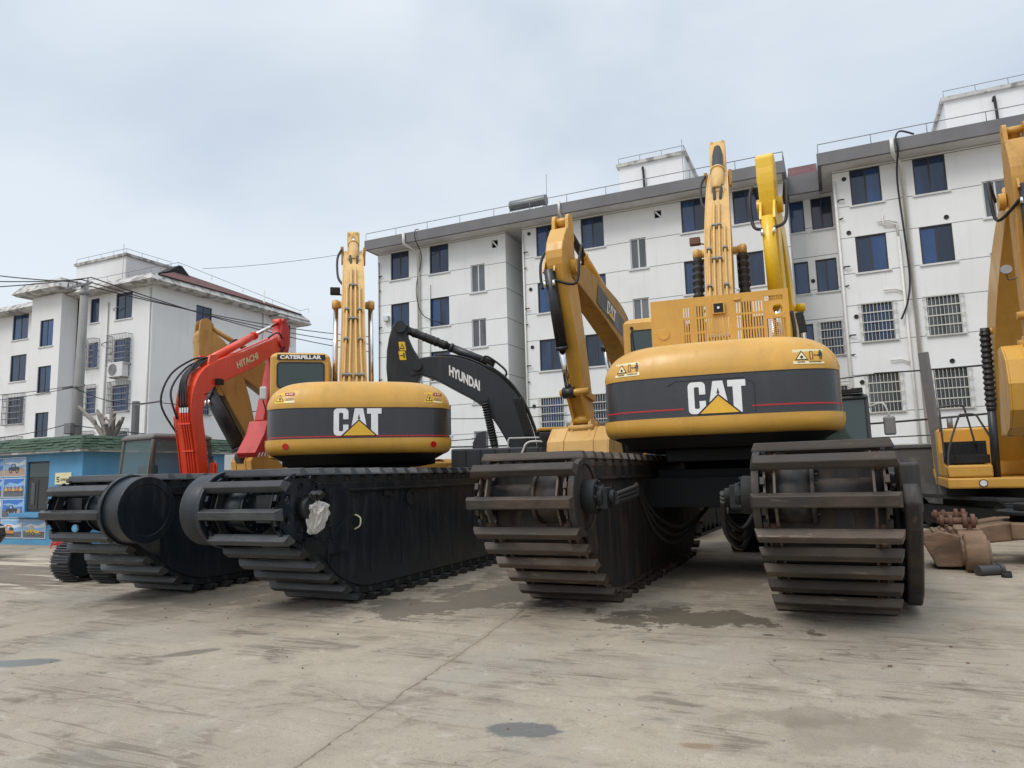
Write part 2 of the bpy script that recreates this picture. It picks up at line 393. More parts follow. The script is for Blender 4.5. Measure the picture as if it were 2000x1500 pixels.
def emblem(parent, fn, h, name='emblem', cut=.1):
    mb = MB()
    for vs, fs, mi in emblem_polys():
        off = .004 + .003 * mi
        map2d(mb, [(x * h, y * h) for x, y in vs], fs, lambda x, y, o=off: fn(x - .865 * h, y, o), mi, cut)
    return mb.build(name, [M['white'], M['logo_black'], M['logo_yellow']], parent)
def hyd(parent, p0, p1, frac, r, name, mat_b, mat_r=None, rod_r=None):
    p0, p1 = Vector(p0), Vector(p1); q = p0.lerp(p1, frac)
    mb = MB(); mb.cyl(p0, q, r, n=14); d = (p1 - p0).normalized(); mb.cyl(q - d * .06, q + d * .015, r * 1.14, n=14)
    o = mb.build(name, mat_b, parent)
    m2 = MB(); m2.cyl(q, p1, rod_r or r * .6, n=12)
    m2.build('rod', mat_r or M['chrome'], o); ax = Vector((1, 0, 0)); MB().cyl(p1 - ax * r, p1 + ax * r, r * 1.0, n=14).build('rod_eye', mat_b, o); return o
def bellows(parent, p0, p1, r, n=13, name='rubber_boot'):
    p0, p1 = Vector(p0), Vector(p1); path = []; rs = []
    for i in range(2 * n + 1):
        path.append(p0.lerp(p1, i / (2 * n))); rs.append(r if i % 2 else r * .72)
    return MB().tube(path, rs, 14, smooth=False).build(name, M['rubber'], parent)
def beam(mb, path, x=0., mi=0):            # box-section beam in the local y-z plane; path = (y, z, depth, width)
    n = len(path); rings = []
    for i, (y, z, h, w) in enumerate(path):
        a = path[max(i - 1, 0)]; b = path[min(i + 1, n - 1)]
        t = Vector((0, b[0] - a[0], b[1] - a[1])).normalized(); nn = Vector((0, -t.z, t.y)); c = Vector((x, y, z)); ux = Vector((1, 0, 0))
        rings.append([c + nn * h / 2 - ux * w / 2, c + nn * h / 2 + ux * w / 2, c - nn * h / 2 + ux * w / 2, c - nn * h / 2 - ux * w / 2])
    return mb.loft(rings, True, True, mi)
def dense(path, n=5):
    P = spline([(p[0], p[1], p[2]) for p in path], n); W = spline([(p[3], 0, 0) for p in path], n)
    return [(a.x, a.y, a.z, w.x) for a, w in zip(P, W)]
def above(path, off, x, side=1):           # line of points lying off the top (side=1) or underside of a beam
    out = []; n = len(path)
    for i, (y, z, h, w) in enumerate(path):
        a = path[max(i - 1, 0)]; b = path[min(i + 1, n - 1)]
        t = Vector((0, b[0] - a[0], b[1] - a[1])).normalized(); nn = Vector((0, -t.z, t.y))
        out.append(Vector((x(i / (n - 1)) if callable(x) else x, y, z)) + nn * side * (h / 2 + off))
    return out
# ------------------------------------------------------------------ ground
def make_ground():
    m, nt, b = new_mat('worn_concrete')
    v = coords(nt, rnd=False); LK = nt.links
    n_big = noise(nt, v, .22, 5, .6); n_mid = noise(nt, v, 1.1, 7, .62, .3); n_fine = noise(nt, v, 14, 5, .65); n_grit = noise(nt, v, 85, 3, .6)
    c = mixc(nt, mrange(nt, n_big, .35, .65), (0.331, 0.280, 0.212), (0.297, 0.260, 0.205))
    c = mixc(nt, mrange(nt, n_mid, .42, .68, 0, .55), c, (0.194, 0.164, 0.126))
    c = mixc(nt, mrange(nt, n_mid, .30, .42, .5, 0), c, (0.404, 0.352, 0.277))
    c = mixc(nt, mrange(nt, n_fine, .52, .75, 0, .42), c, (0.146, 0.124, 0.094))
    c = mixc(nt, mrange(nt, n_grit, .57, .70, 0, .6), c, (0.112, 0.092, 0.068))
    c = mixc(nt, mrange(nt, n_grit, .28, .42, .5, 0), c, (0.473, 0.416, 0.331))
    wob = noise(nt, v, 2.3, 6, .7); wob2 = noise(nt, v, 9, 5, .7)
    def stretch(ang, sx, sy, sc, lo, hi, amt, col, cc, det=7, dist=.6):
        mp = nt.nodes.new('ShaderNodeMapping'); mp.inputs['Rotation'].default_value = (0, 0, ang); mp.inputs['Scale'].default_value = (sx, sy, 1)
        LK.new(v, mp.inputs[0]); n = noise(nt, mp.outputs[0], sc, det, .68, dist)
        return mixc(nt, mrange(nt, n, lo, hi, 0, amt), cc, col)
    c = stretch(R(-24), .22, 1.6, 1.5, .56, .72, .5, (0.146, 0.120, 0.086), c)       # scraped tyre and track marks
    c = stretch(R(-40), .16, 2.6, 1.1, .60, .70, .45, (0.172, 0.128, 0.083), c)
    c = stretch(R(-18), .12, 2.2, 2.6, .62, .70, .35, (0.447, 0.392, 0.310), c)
    c = stretch(R(12), .3, 3.2, 2.0, .63, .70, .4, (0.120, 0.100, 0.072), c)
    def contour(ang, sx, sy, sc, w, amt, col, cc, off, mask=None):
        """thin scratch lines: level lines of a stretched noise"""
        mp = nt.nodes.new('ShaderNodeMapping'); mp.inputs['Rotation'].default_value = (0, 0, ang); mp.inputs['Scale'].default_value = (sx, sy, 1); mp.inputs['Location'].default_value = (off, off * .7, 0)
        LK.new(v, mp.inputs[0]); n = noise(nt, mp.outputs[0], sc, 4, .6, .25)
        f = mrange(nt, mth(nt, 'ABSOLUTE', mth(nt, 'SUBTRACT', n, .5)), w * .4, w, amt, 0)
        f = mth(nt, 'MULTIPLY', f, mrange(nt, n_mid if mask is None else mask, .47, .60, 0, 1))
        return mixc(nt, f, cc, col)
    c = contour(R(-22), .10, 1.3, 1.0, .015, .58, (.10, .08, .055), c, 3.)
    c = contour(R(-30), .12, 1.6, 1.4, .012, .52, (.11, .085, .058), c, 11.)
    c = contour(R(-12), .09, 1.0, 1.8, .011, .5, (.12, .09, .062), c, 23., n_big)
    c = contour(R(28), .12, 1.2, 1.2, .009, .45, (.12, .095, .065), c, 41.)
    c = contour(R(-60), .3, .5, 1.0, .009, .45, (.115, .09, .065), c, 57.)
    bl = noise(nt, v, 3.4, 8, .72, .5)
    c = mixc(nt, mrange(nt, bl, .54, .70, 0, .45), c, (.215, .195, .16))
    c = mixc(nt, mrange(nt, bl, .44, .33, 0, .40), c, (.44, .405, .345))
    pt = noise(nt, v, .62, 6, .6, .4)
    c = mixc(nt, mrange(nt, pt, .52, .62, 0, .30), c, (.26, .25, .225))
    c = mixc(nt, mrange(nt, noise(nt, v, 34, 3, .5), .70, .76, 0, .7), c, (.10, .08, .06))
    sp2 = noise(nt, v, 48, 2, .5); c = mixc(nt, mrange(nt, sp2, .66, .72, 0, .6), c, (.12, .10, .075)); c = mixc(nt, mrange(nt, sp2, .33, .27, 0, .5), c, (.50, .47, .41))
    rough = mrange(nt, n_mid, .3, .7, .78, .95)
    # hairline cracks
    vo = nt.nodes.new('ShaderNodeTexVoronoi'); vo.feature = 'DISTANCE_TO_EDGE'; vo.inputs['Scale'].default_value = .33
    vm = nt.nodes.new('ShaderNodeVectorMath'); vm.operation = 'ADD'; cb = nt.nodes.new('ShaderNodeCombineXYZ')
    LK.new(mth(nt, 'MULTIPLY', wob, .9), cb.inputs[0]); LK.new(mth(nt, 'MULTIPLY', n_mid, .9), cb.inputs[1])
    LK.new(v, vm.inputs[0]); LK.new(cb.outputs[0], vm.inputs[1]); LK.new(vm.outputs[0], vo.inputs['Vector'])
    cr = mth(nt, 'MULTIPLY', mth(nt, 'LESS_THAN', vo.outputs['Distance'], .0028), mrange(nt, n_big, .45, .6, 0, .65))
    c = mixc(nt, cr, c, (0.086, 0.068, 0.047))
    def blob(cx, cy, rx, ry, ang, col, amt, edge=.35, rag=.9, hole=0.):
        nonlocal c
        mp = nt.nodes.new('ShaderNodeMapping'); mp.vector_type = 'TEXTURE'
        mp.inputs['Location'].default_value = (cx, cy, 0); mp.inputs['Rotation'].default_value = (0, 0, R(ang)); mp.inputs['Scale'].default_value = (rx, ry, 1)
        LK.new(v, mp.inputs[0]); ln = nt.nodes.new('ShaderNodeVectorMath'); ln.operation = 'LENGTH'; LK.new(mp.outputs[0], ln.inputs[0])
        d = mth(nt, 'ADD', ln.outputs['Value'], mth(nt, 'MULTIPLY', mth(nt, 'SUBTRACT', wob, .5), rag * 2.2))
        d = mth(nt, 'ADD', d, mth(nt, 'MULTIPLY', mth(nt, 'SUBTRACT', wob2, .5), rag * .6))
        d = mth(nt, 'ADD', d, mth(nt, 'MULTIPLY', mth(nt, 'SUBTRACT', n_mid, .5), rag * 1.8))
        f = mrange(nt, d, 1 - edge, 1, amt, 0)
        if hole: f = mth(nt, 'MULTIPLY', f, mrange(nt, n_mid, hole, hole + .06, 1, .1))
        c = mixc(nt, f, c, col); return f
    wet = blob(-1.62, 8.12, 1.0, .62, 12, (.118, .100, .075), .88, .22, 1.5, .60)
    blob(-1.95, 8.75, .45, .28, 40, (.15, .132, .102), .7, .4, 1.4)
    blob(-4.65, 8.5, 1.5, 1.2, 40, (.095, .080, .060), .85, .2, 1.2, .54)
    blob(-4.35, 10.2, 1.0, 2.0, 15, (.105, .090, .066), .8, .3, .9, .55)
    blob(-1.7, 11.6, .9, 2.4, 10, (0.146, 0.124, 0.094), .7, .4, .9, .55)
    gp = blob(-1.93, 4.32, .26, .13, 10, (.115, .118, .118), .85, .25, 1.0)
    blob(-5.75, 5.12, .26, .12, 55, (0.120, 0.108, 0.090), .8, .3, .6)
    blob(-5.95, 4.9, .4, .05, 40, (0.163, 0.132, 0.094), .6, .5, .5)
    p2 = blob(-7.02, 4.32, .36, .14, 30, (0.138, 0.140, 0.140), .9, .12, .5)
    blob(-.85, 4.43, .13, .06, 10, (0.172, 0.096, 0.050), .6, .5, .9)
    blob(-.74, 7.49, .07, .045, 0, (0.052, 0.032, 0.025), .9, .3, .4)
    blob(-7.9, 7.7, 1.8, 1.2, 30, (.115, .10, .075), .8, .4, .9, .56)
    blob(-8.0, 6.5, .45, .9, 60, (0.172, 0.144, 0.108), .7, .4, .9)
    blob(.1, 5.0, .9, .35, 30, (0.146, 0.120, 0.086), .5, .8, 1.2, .5)
    blob(-.55, 5.1, .8, .22, 25, (0.138, 0.112, 0.079), .5, .7, 1.2, .5)
    # dirt yard on the far left with pale wet strips
    dz = blob(-14.5, 9.0, 5.4, 3.3, 22, (0.146, 0.118, 0.088), .92, .3, .45)
    mp = nt.nodes.new('ShaderNodeMapping'); mp.inputs['Rotation'].default_value = (0, 0, R(-24)); mp.inputs['Scale'].default_value = (.35, 2.2, 1)
    LK.new(v, mp.inputs[0]); nn = noise(nt, mp.outputs[0], .95, 5, .6, .5)
    c = mixc(nt, mth(nt, 'MULTIPLY', dz, mrange(nt, nn, .52, .58, 0, .95)), c, (0.430, 0.380, 0.302))
    c = mixc(nt, mth(nt, 'MULTIPLY', dz, mrange(nt, nn, .44, .34, 0, .6)), c, (0.073, 0.064, 0.061))
    # slab joints
    def joint(x0, y0, x1, y1, w, amt, wobble):
        nonlocal c
        a = math.atan2(y1 - y0, x1 - x0); mp = nt.nodes.new('ShaderNodeMapping'); mp.vector_type = 'TEXTURE'
        L = math.hypot(x1 - x0, y1 - y0)
        mp.inputs['Location'].default_value = ((x0 + x1) / 2, (y0 + y1) / 2, 0); mp.inputs['Rotation'].default_value = (0, 0, a)
        LK.new(v, mp.inputs[0]); sp = nt.nodes.new('ShaderNodeSeparateXYZ'); LK.new(mp.outputs[0], sp.inputs[0])
        y = mth(nt, 'ADD', sp.outputs[1], mth(nt, 'MULTIPLY', mth(nt, 'SUBTRACT', n_mid, .5), wobble))
        y = mth(nt, 'ADD', y, mth(nt, 'MULTIPLY', mth(nt, 'SUBTRACT', n_fine, .5), .035))
        f = mth(nt, 'MULTIPLY', mrange(nt, mth(nt, 'ABSOLUTE', y), w * .5, w, amt, 0), mrange(nt, wob2, .36, .52, .25, 1))
        g = mth(nt, 'LESS_THAN', mth(nt, 'ABSOLUTE', sp.outputs[0]), L / 2)
        halo = mth(nt, 'MULTIPLY', mrange(nt, mth(nt, 'ABSOLUTE', y), 0, w * 7, .32, 0), g)
        c = mixc(nt, halo, c, (.22, .18, .135))
        c = mixc(nt, mth(nt, 'MULTIPLY', f, g), c, (.105, .078, .052))
    joint(-2.72, 2.0, -4.0, 11.4, .013, .62, .16)
    joint(-4.0, 11.4, -6.5, 30., .012, .7, .08)
    joint(-4.3, 11.38, 3., 11.2, .012, .6, .08)
    joint(-2.9, 7.15, 4., 7.75, .010, .55, .10)
    joint(-9, 6.9, -3.4, 6.55, .010, .45, .12)
    joint(2.9, 3, 2.0, 22., .010, .45, .06)
    joint(-7.6, 3, -8.6, 8., .010, .4, .06)
    sc = nt.nodes.new('ShaderNodeVectorMath'); sc.operation = 'SCALE'; LK.new(c, sc.inputs[0]); sc.inputs['Scale'].default_value = 1.08; c = sc.outputs[0]
    LK.new(c, b.inputs['Base Color'])
    wf = mth(nt, 'MAXIMUM', mth(nt, 'MAXIMUM', wet, gp), p2)
    rr = nt.nodes.new('ShaderNodeMix'); LK.new(wf, rr.inputs[0]); LK.new(rough, rr.inputs[2]); rr.inputs[3].default_value = .30
    LK.new(rr.outputs[0], b.inputs['Roughness'])
    hb = mth(nt, 'ADD', n_fine, mth(nt, 'MULTIPLY', n_grit, .5)); bump(nt, b, mth(nt, 'MULTIPLY', hb, mth(nt, 'SUBTRACT', 1., mth(nt, 'MULTIPLY', wf, .8))), .35, .012)
    mb = MB(); mb.add([(-400, -150, 0), (400, -150, 0), (400, 500, 0), (-400, 500, 0)], [(0, 1, 2, 3)])
    o = mb.build('ground', m); o['kind'] = 'structure'
make_ground()

# ------------------------------------------------------------------ building tools
def wall_plate(mb, x0, x1, z0, z1, y, holes, depth=.14, mi=0, flip=None):
    """front plate at y with rectangular openings (x0,x1,z0,z1) and their reveals; flip maps (x,y,z) to another face"""
    fn = flip or (lambda x, yy, z: (x, yy, z))
    xs = sorted({x0, x1, *[h[0] for h in holes], *[h[1] for h in holes]}); zs = sorted({z0, z1, *[h[2] for h in holes], *[h[3] for h in holes]})
    xs = [x for x in xs if x0 <= x <= x1]; zs = [z for z in zs if z0 <= z <= z1]
    for i in range(len(xs) - 1):
        for j in range(len(zs) - 1):
            cx = (xs[i] + xs[i + 1]) / 2; cz = (zs[j] + zs[j + 1]) / 2
            if any(h[0] < cx < h[1] and h[2] < cz < h[3] for h in holes): continue
            mb.add([fn(xs[i], y, zs[j]), fn(xs[i + 1], y, zs[j]), fn(xs[i + 1], y, zs[j + 1]), fn(xs[i], y, zs[j + 1])], [(0, 1, 2, 3)], mi)
    for (a, b_, c, d) in holes:
        q = [(a, c), (b_, c), (b_, d), (a, d)]
        for k in range(4):
            p, r = q[k], q[(k + 1) % 4]
            mb.add([fn(p[0], y, p[1]), fn(r[0], y, r[1]), fn(r[0], y + depth, r[1]), fn(p[0], y + depth, p[1])], [(0, 1, 2, 3)], mi)
WR = random.Random(77)
def window(parent, x0, x1, z0, z1, y, fr='frame', gl='glass_win', split=1, sill=True, cage=None, cage_mat='grille', flip=None, depth=.12, open_=0.):
    fn = flip or (lambda x, yy, z: (x, yy, z))
    def bx(mb, a, b_, c, d, e_, f_):
        vs = [fn(x, yy, z) for z in (e_, f_) for yy in (c, d) for x in (a, b_)]
        mb.add(vs, [(0, 2, 3, 1), (4, 5, 7, 6), (0, 1, 5, 4), (2, 6, 7, 3), (0, 4, 6, 2), (1, 3, 7, 5)])
    t = .05; mb = MB(); ya, yb = y + depth - .07, y + depth - .01
    bx(mb, x0, x1, ya, yb, z0, z0 + t); bx(mb, x0, x1, ya, yb, z1 - t, z1); bx(mb, x0, x0 + t, ya, yb, z0 + t, z1 - t); bx(mb, x1 - t, x1, ya, yb, z0 + t, z1 - t)
    for k in range(1, split + 1):
        xm = x0 + (x1 - x0) * k / (split + 1); bx(mb, xm - t * .55, xm + t * .55, ya + .01, yb - .01, z0 + t, z1 - t)
    w = mb.build('window', M[fr], parent)
    xs = [x0 + .02 + (x1 - x0 - .04) * k / (split + 1) for k in range(split + 2)]
    for k in range(split + 1):
        yy = y + depth - .03 - .012 * (k % 2)
        MB().add([fn(xs[k], yy, z0 + .02), fn(xs[k + 1], yy, z0 + .02), fn(xs[k + 1], yy, z1 - .02), fn(xs[k], yy, z1 - .02)], [(0, 1, 2, 3)]).build('pane', M['glass_blue' if gl == 'glass_win' and WR.random() < .2 else gl], w)
    if sill:
        mb = MB(); bx(mb, x0 - .09, x1 + .09, y - .06, y + depth - .075, z0 - .07, z0 - .003); mb.build('sill', M['soffit'], w)
    if cage:
        cz0, cz1, out, nb, nh = cage; mb = MB(); a, b_ = x0 - .1, x1 + .1; yo = y - out; g = .016
        for i in range(nb + 1):
            xx = a + (b_ - a) * i / nb; bx(mb, xx - g / 2, xx + g / 2, yo, yo + g, cz0, cz1)
        for j in range(nh + 1):
            zz = cz0 + (cz1 - cz0) * j / nh
            bx(mb, a - .03, b_ + .03, yo - .02, yo - .002, zz - .02, zz + .02)
            if out > .12:
                bx(mb, a - .03, a, yo, y, zz - .012, zz + .012); bx(mb, b_, b_ + .03, yo, y, zz - .012, zz + .012)
        if out > .12:
            for i in range(4):
                yy = yo + (y - yo) * (i + .5) / 4
                bx(mb, a - .03, a - .03 + g, yy, yy + g, cz0, cz1); bx(mb, b_ + .014, b_ + .014 + g, yy, yy + g, cz0, cz1)
        else:
            for zz in (cz0 + .1, cz1 - .1):
                bx(mb, a - .03, a - .01, yo, y, zz - .012, zz + .012); bx(mb, b_ + .01, b_ + .03, yo, y, zz - .012, zz + .012)
        mb.build('window_grille', M[cage_mat], w)
    return w
def rail_path(mb, pts, h=.38, step=1.9, r=.018):
    for p, q in zip(pts[:-1], pts[1:]):
        p, q = Vector(p), Vector(q); n = max(1, round((q - p).length / step))
        mb.tube([p + Vector((0, 0, h)), q + Vector((0, 0, h))], r, 5)
        for i in range(n + 1):
            s = p.lerp(q, i / n); mb.tube([s, s + Vector((0, 0, h))], r * .8, 4)
def roof_house(parent, x0, x1, y0, y1, z0, z1, pipe_x=None, slab_over=.12):
    mb = MB(); mb.box(x0, x1, y0, y1, z0, z1 - .16, 0); mb.box(x0 - slab_over, x1 + slab_over, y0 - slab_over, y1 + slab_over, z1 - .16, z1, 1)
    h = mb.build('roof_house', [M['wall2'], M['eave']], parent)
    mb = MB(); rail_path(mb, [(x0, y0, z1), (x1, y0, z1), (x1, y1, z1)], .3, 1.2, .015)
    mb.tube([(x1 - .05, y0 - .15, z0 - .5), (x1 - .05, y0 - .15, z1 + .55)], .015, 5); mb.build('railing', M['railing'], h)
    if pipe_x is not None:
        mb = MB(); mb.tube(spline([(pipe_x, y0 + .02, z1 - .55), (pipe_x, y0 - .1, z1 - .5), (pipe_x + .03, y0 - .12, z1 - .7), (pipe_x + .1, y0 - .12, z0 - .4)], 5), .055, 8); mb.build('vent_pipe', M['rubber'], h)
    return h

# ------------------------------------------------------------------ long white apartment block on the right
YF = 30.0; Z_H, Z_S, FL = 13.16, 11.72, 2.71
def flats():
    root = thing('apartment_building', 'long five storey white apartment block with grey roof parapet, behind the excavators on the right', 'building', (0, 0, 0))
    G = random.Random(3)
    def rows(x0, x1, ks, dz=0, h=None):
        return [(x0, x1, (h[0] if h else Z_S) - FL * k + dz, (h[1] if h else Z_H) - FL * k + dz) for k in ks]
    stair = (10.45, 11.83)
    cols = {'A': [(-20.25, -19.15), (-17.92, -16.83)], 'B': [(-12.1, -11.02), (-9.88, -8.8), (-5.32, -4.24), (-3.16, -2.1)], 'D': [(1.3, 2.37), (3.48, 4.55), (7.9, 9.0), (10.1, 11.2), (14.0, 15.1)]}
    stairs = {'A': [(-15.6, -14.82)], 'B': [(-7.63, -6.9)], 'D': [(5.62, 6.4), (12.2, 12.95)]}
    ext = {'A': (-21.05, -13.7), 'B': (-12.8, -1.05), 'D': (.69, 17.)}
    wm = MB()
    TOP = 13.24
    for key in 'ABD':
        x0, x1 = ext[key]; holes = []
        for (a, b_) in cols[key]: holes += rows(a, b_, range(5))
        for (a, b_) in stairs[key]: holes += rows(a, b_, range(4), 0, stair)
        vents = {'A': [(-14.43, -14.1, 12.52, 12.9)], 'B': [(-6.47, -6.17, 12.6, 12.93)], 'D': []}[key]
        wall_plate(wm, x0, x1, 0, TOP, YF, holes + vents)
        # returns and back
        wm.add([(x0, YF, 0), (x0, 40, 0), (x0, 40, TOP), (x0, YF, TOP)], [(0, 1, 2, 3)])
        wm.add([(x1, YF, 0), (x1, 40 if key != 'A' else 40, 0), (x1, 40, TOP), (x1, YF, TOP)], [(0, 1, 2, 3)])
        wm.add([(x0, 40, 0), (x1, 40, 0), (x1, 40, TOP), (x0, 40, TOP)], [(0, 1, 2, 3)])
        wm.add([(x0, YF + .6, 0), (x1, YF + .6, 0), (x1, YF + .6, TOP), (x0, YF + .6, TOP)], [(0, 1, 2, 3)], 1)
        for (a, b_, c, d) in vents: bar(wm, (a + .03, YF + .04, d - .03), (b_ - .03, YF + .04, c + .03), .05, .07, 0)
    # recess between A and B, recessed wing R
    wall_plate(wm, -13.7, -12.8, 0, TOP, YF + 3, [])
    rh = []
    for (a, b_) in ((-1.35, -.48), (-.2, .62)): rh += [(a, b_, 11.6 - FL * k, 13.0 - FL * k) for k in range(5)]
    wall_plate(wm, -1.05, .69, 0, 13.3, YF + 2, rh)
    wm.add([(-1.05, YF + 2.6, 0), (.69, YF + 2.6, 0), (.69, YF + 2.6, 13.3), (-1.05, YF + 2.6, 13.3)], [(0, 1, 2, 3)], 1)
    wm.build('wall', [M['wall'], M['dark']], root)
    # parapets with soffits
    pm = MB(); YP = 29.1; zb, zt = 13.25, 13.74
    for x0, x1 in ((-21.25, -1.0), (.18, 17.3)):
        pm.box(x0, x1, YP, YP + .14, zb, zt, 0); pm.box(x0, x0 + .14, YP + .14, 40.5, zb, zt, 0); pm.box(x1 - .14, x1, YP + .14, 40.5, zb, zt, 0)
        pm.box(x0 + .14, x1 - .14, YP + .14, 40.5, zb + .005, zb + .12, 1)
    pm.box(-1.0, .18, 31.05, 31.2, 12.98, 13.78, 0); pm.box(-1.0, .18, 31.2, 40.5, 12.985, 13.3, 1)
    pm.build('parapet', [M['parapet'], M['soffit']], root)
    rm = MB(); rm.add([(-1.0, 31.25, 13.82), (.18, 31.25, 13.82), (.18, 33.2, 15.0), (-1.0, 33.2, 15.0), (-1.0, 33.3, 13.5), (.18, 33.3, 13.5), (-1., 31.25, 13.5), (.18, 31.25, 13.5)], [(0, 1, 2, 3), (3, 2, 5, 4), (0, 3, 4, 6), (1, 7, 5, 2), (6, 7, 1, 0)])
    rm.build('tiled_roof', M['rooftile'], root)
    rl = MB(); rail_path(rl, [(-21.2, YP + .07, zt), (-1.05, YP + .07, zt), (-1.05, 40, zt)]); rail_path(rl, [(-.95, 31.12, 13.78), (.15, 31.12, 13.78)]); rail_path(rl, [(.24, YP + .07, zt), (17, YP + .07, zt)])
    rl.build('railing', M['railing'], root)
    for key in 'ABD':
        for ci, (a, b_) in enumerate(cols[key]):
            for k in range(5):
                cage = None; fr = 'frame'; gl = 'glass_win'
                if key == 'D' and k >= 2: cage = (Z_S - FL * k - .02, Z_H - FL * k + .02, .07, 10, 4)
                if key == 'B' and k >= 3: cage = (Z_S - FL * k - .02, Z_H - FL * k + .02, .07, 11, 4)
                if key == 'A' and k >= 4: cage = (Z_S - FL * k - .02, Z_H - FL * k + .02, .07, 11, 4)
                if key == 'D' and k == 3: gl = 'glass_grey'
                if G.random() < .25: gl = 'glass_grey' if k > 1 else gl
                window(root, a, b_, Z_S - FL * k, Z_H - FL * k, YF, fr, gl, 1, True, cage)
        for (a, b_) in stairs[key]:
            for k in range(4): window(root, a, b_, stair[0] - FL * k, stair[1] - FL * k, YF, 'frame_white' if key != 'D' else 'frame_white', 'glass_grey', 1, True, None)
    for i, (a, b_) in enumerate(((-1.35, -.48), (-.2, .62))):
        for k in range(5):
            window(root, a, b_, 11.6 - FL * k, 13.0 - FL * k, YF + 2, 'frame', 'glass_win', 1 if i else 0, True, (11.58 - FL * k, 13.02 - FL * k, .07, 9, 4) if k >= 2 and i else None)
    # rain pipes
    def pipe(pts, r, mat='pipe', name='drain_pipe'): return MB().tube(pts, r, 8).build(name, M[mat], root)
    for x, z0 in ((-18.52, 0), (3.1, 0)):
        pipe([(x - .32, YP - .06, zt + .02), (x - .32, YP - .06, zb - .05), (x, YF - .1, zb - .35), (x, YF - .1, z0)], .075)
    for z in range(0, 13, 2):
        mb = MB();
    pipe([(2.78, YF - .08, 10.2), (2.82, YF - .08, 0)], .05); pipe([(2.3, YF - .08, 11.2), (2.3, YF - .08, 10.75), (2.74, YF - .08, 10.7), (2.78, YF - .08, 10.2)], .035)
    pipe([(-12.76, YF - .06, 12.9), (-12.74, YF - .06, 0)], .045); pipe([(.74, YF - .06, 12.8), (.74, YF - .06, 0)], .045)
    pipe([(-16.95 - .95, YF - .05, 11.2), (-17.98, YF - .05, 4)], .03)
    pipe([(-10.55, YF - .05, 13.5), (-10.55, YP - .05, 13.8)], .06); pipe([(-10.55, YP - .06, zt + .1), (-10.55, YP - .06, zb), (-10.55, YF - .08, zb - .2), (-10.55, YF - .08, 0)], .06)
    for z in (10.9, 8.2, 5.5): pipe([(2.1, YF - .08, z), (2.5, YF - .08, z), (2.78, YF - .08, z - .15)], .028)
    # dark stub pipes
    for x in (-20.95, -12.72, .82):
        for k in range(5):
            z = 12.6 - FL * k
            mb = MB(); mb.tube(spline([(x, YF, z - .62), (x + .03, YF - .1, z - .6), (x + .22, YF - .1, z - .6)], 3), .028, 6)
            mb.tube(spline([(x, YF, z - 1.35), (x + .12, YF - .1, z - 1.35)], 2), .025, 6); pieces(mb, 'stub_pipe', M['frame'], root)
    mb = MB(); mb.tube([(-20.93, YF - .07, 12.75), (-20.93, YF - .07, 0)], .025, 6); mb.build('stub_pipe', M['frame'], root)
    vp = [(-12.45, 12.9), (-12.45, 10.2), (-12.45, 7.45), (-12.45, 4.7), (1.1, 12.85), (1.1, 10.65), (1.1, 7.3), (1.1, 4.75), (4.4, 10.7), (4.1, 5.3), (-.34, 9.4), (-1.85, 13.0), (-1.8, 10.3)]
    for x, z in vp:
        yy = YF + (2 if -1 < x < .6 else 0)
        mb = MB(); mb.disc_ring((x, yy - .03, z), (0, 1, 0), .06, .085, .04, 16); mb.cyl((x, yy - .01, z), (x, yy - .004, z), .08, n=16); mb.build('vent_pipe', M['rubber'], root)
    # loose aerial cable hanging down the walls
    def cab(pts, r=.03): return MB().tube(spline(pts, 6), r, 6).build('hanging_cable', M['cable'], root)
    cab([(-18.05, YP + .1, zt + .1), (-18.15, YP - .08, zt), (-18.12, YP - .1, zb), (-18.65 + .35, YF - .15, 12.6), (-18.6, YF - .2, 11), (-18.3, YF - .15, 9.7), (-17.3, YF - .1, 9.15)], .022)
    cab([(3.55, YP + .2, zt + .12), (3.1, YP + .0, zt + .25), (2.92, YP - .1, zt), (2.95, YP - .1, zb), (2.9, YF - .3, 12.3), (2.98, YF - .2, 10), (3.0, YF - .2, 8.5), (2.85, YF - .2, 7.6), (2.6, YF - .15, 7.0)], .035)
    roof_house(root, -8.75, -5.55, 33, 37, 13.4, 16.75, -7.55)
    roof_house(root, 5.2, 8.6, 33, 37, 13.4, 16.7, 6.9)
    # small white gable by the first rooftop house
    mb = MB(); mb.prism([(-10.0, 13.4), (-8.9, 13.4), (-8.9, 15.0), (-9.4, 15.5), (-10.0, 15.0)], 34, 36, 'y'); mb.build('roof_gable', M['soffit'], root)
    bx = MB(); bx.box(-20.62, -20.32, YF - .2, YF, 9.6, 9.85); bx.build('meter_box', M['soffit'], root)
flats()

def heater():
    root = thing('solar_water_heater', 'grey solar water heater tank with glass tubes on the flat roof edge', 'water heater', (-12.4, 29.9, 13.75))
    MB().cyl((-.93, 0, .62), (.93, .0, .62), .26, n=22).build('tank', M['heater'], root, .03)
    mb = MB()
    for i in range(18): mb.tube([(-.85 + .1 * i, -.05, .45), (-.85 + .1 * i, -.55, .06)], .024, 6)
    mb.build('glass_tube', M['chrome'], root)
    mb = MB()
    for x in (-.85, .85): bar(mb, (x, -.6, .0), (x, .1, .5), .04, .04); bar(mb, (x, .25, 0), (x, .15, .5), .04, .04)
    bar(mb, (-.9, -.6, .03), (.9, -.6, .03), .04, .04); mb.build('stand', M['steel'], root)
    MB().tube([(.9, .1, .0), (.92, .1, 1.9)], .013, 5).build('mast', M['steel'], root)
heater()

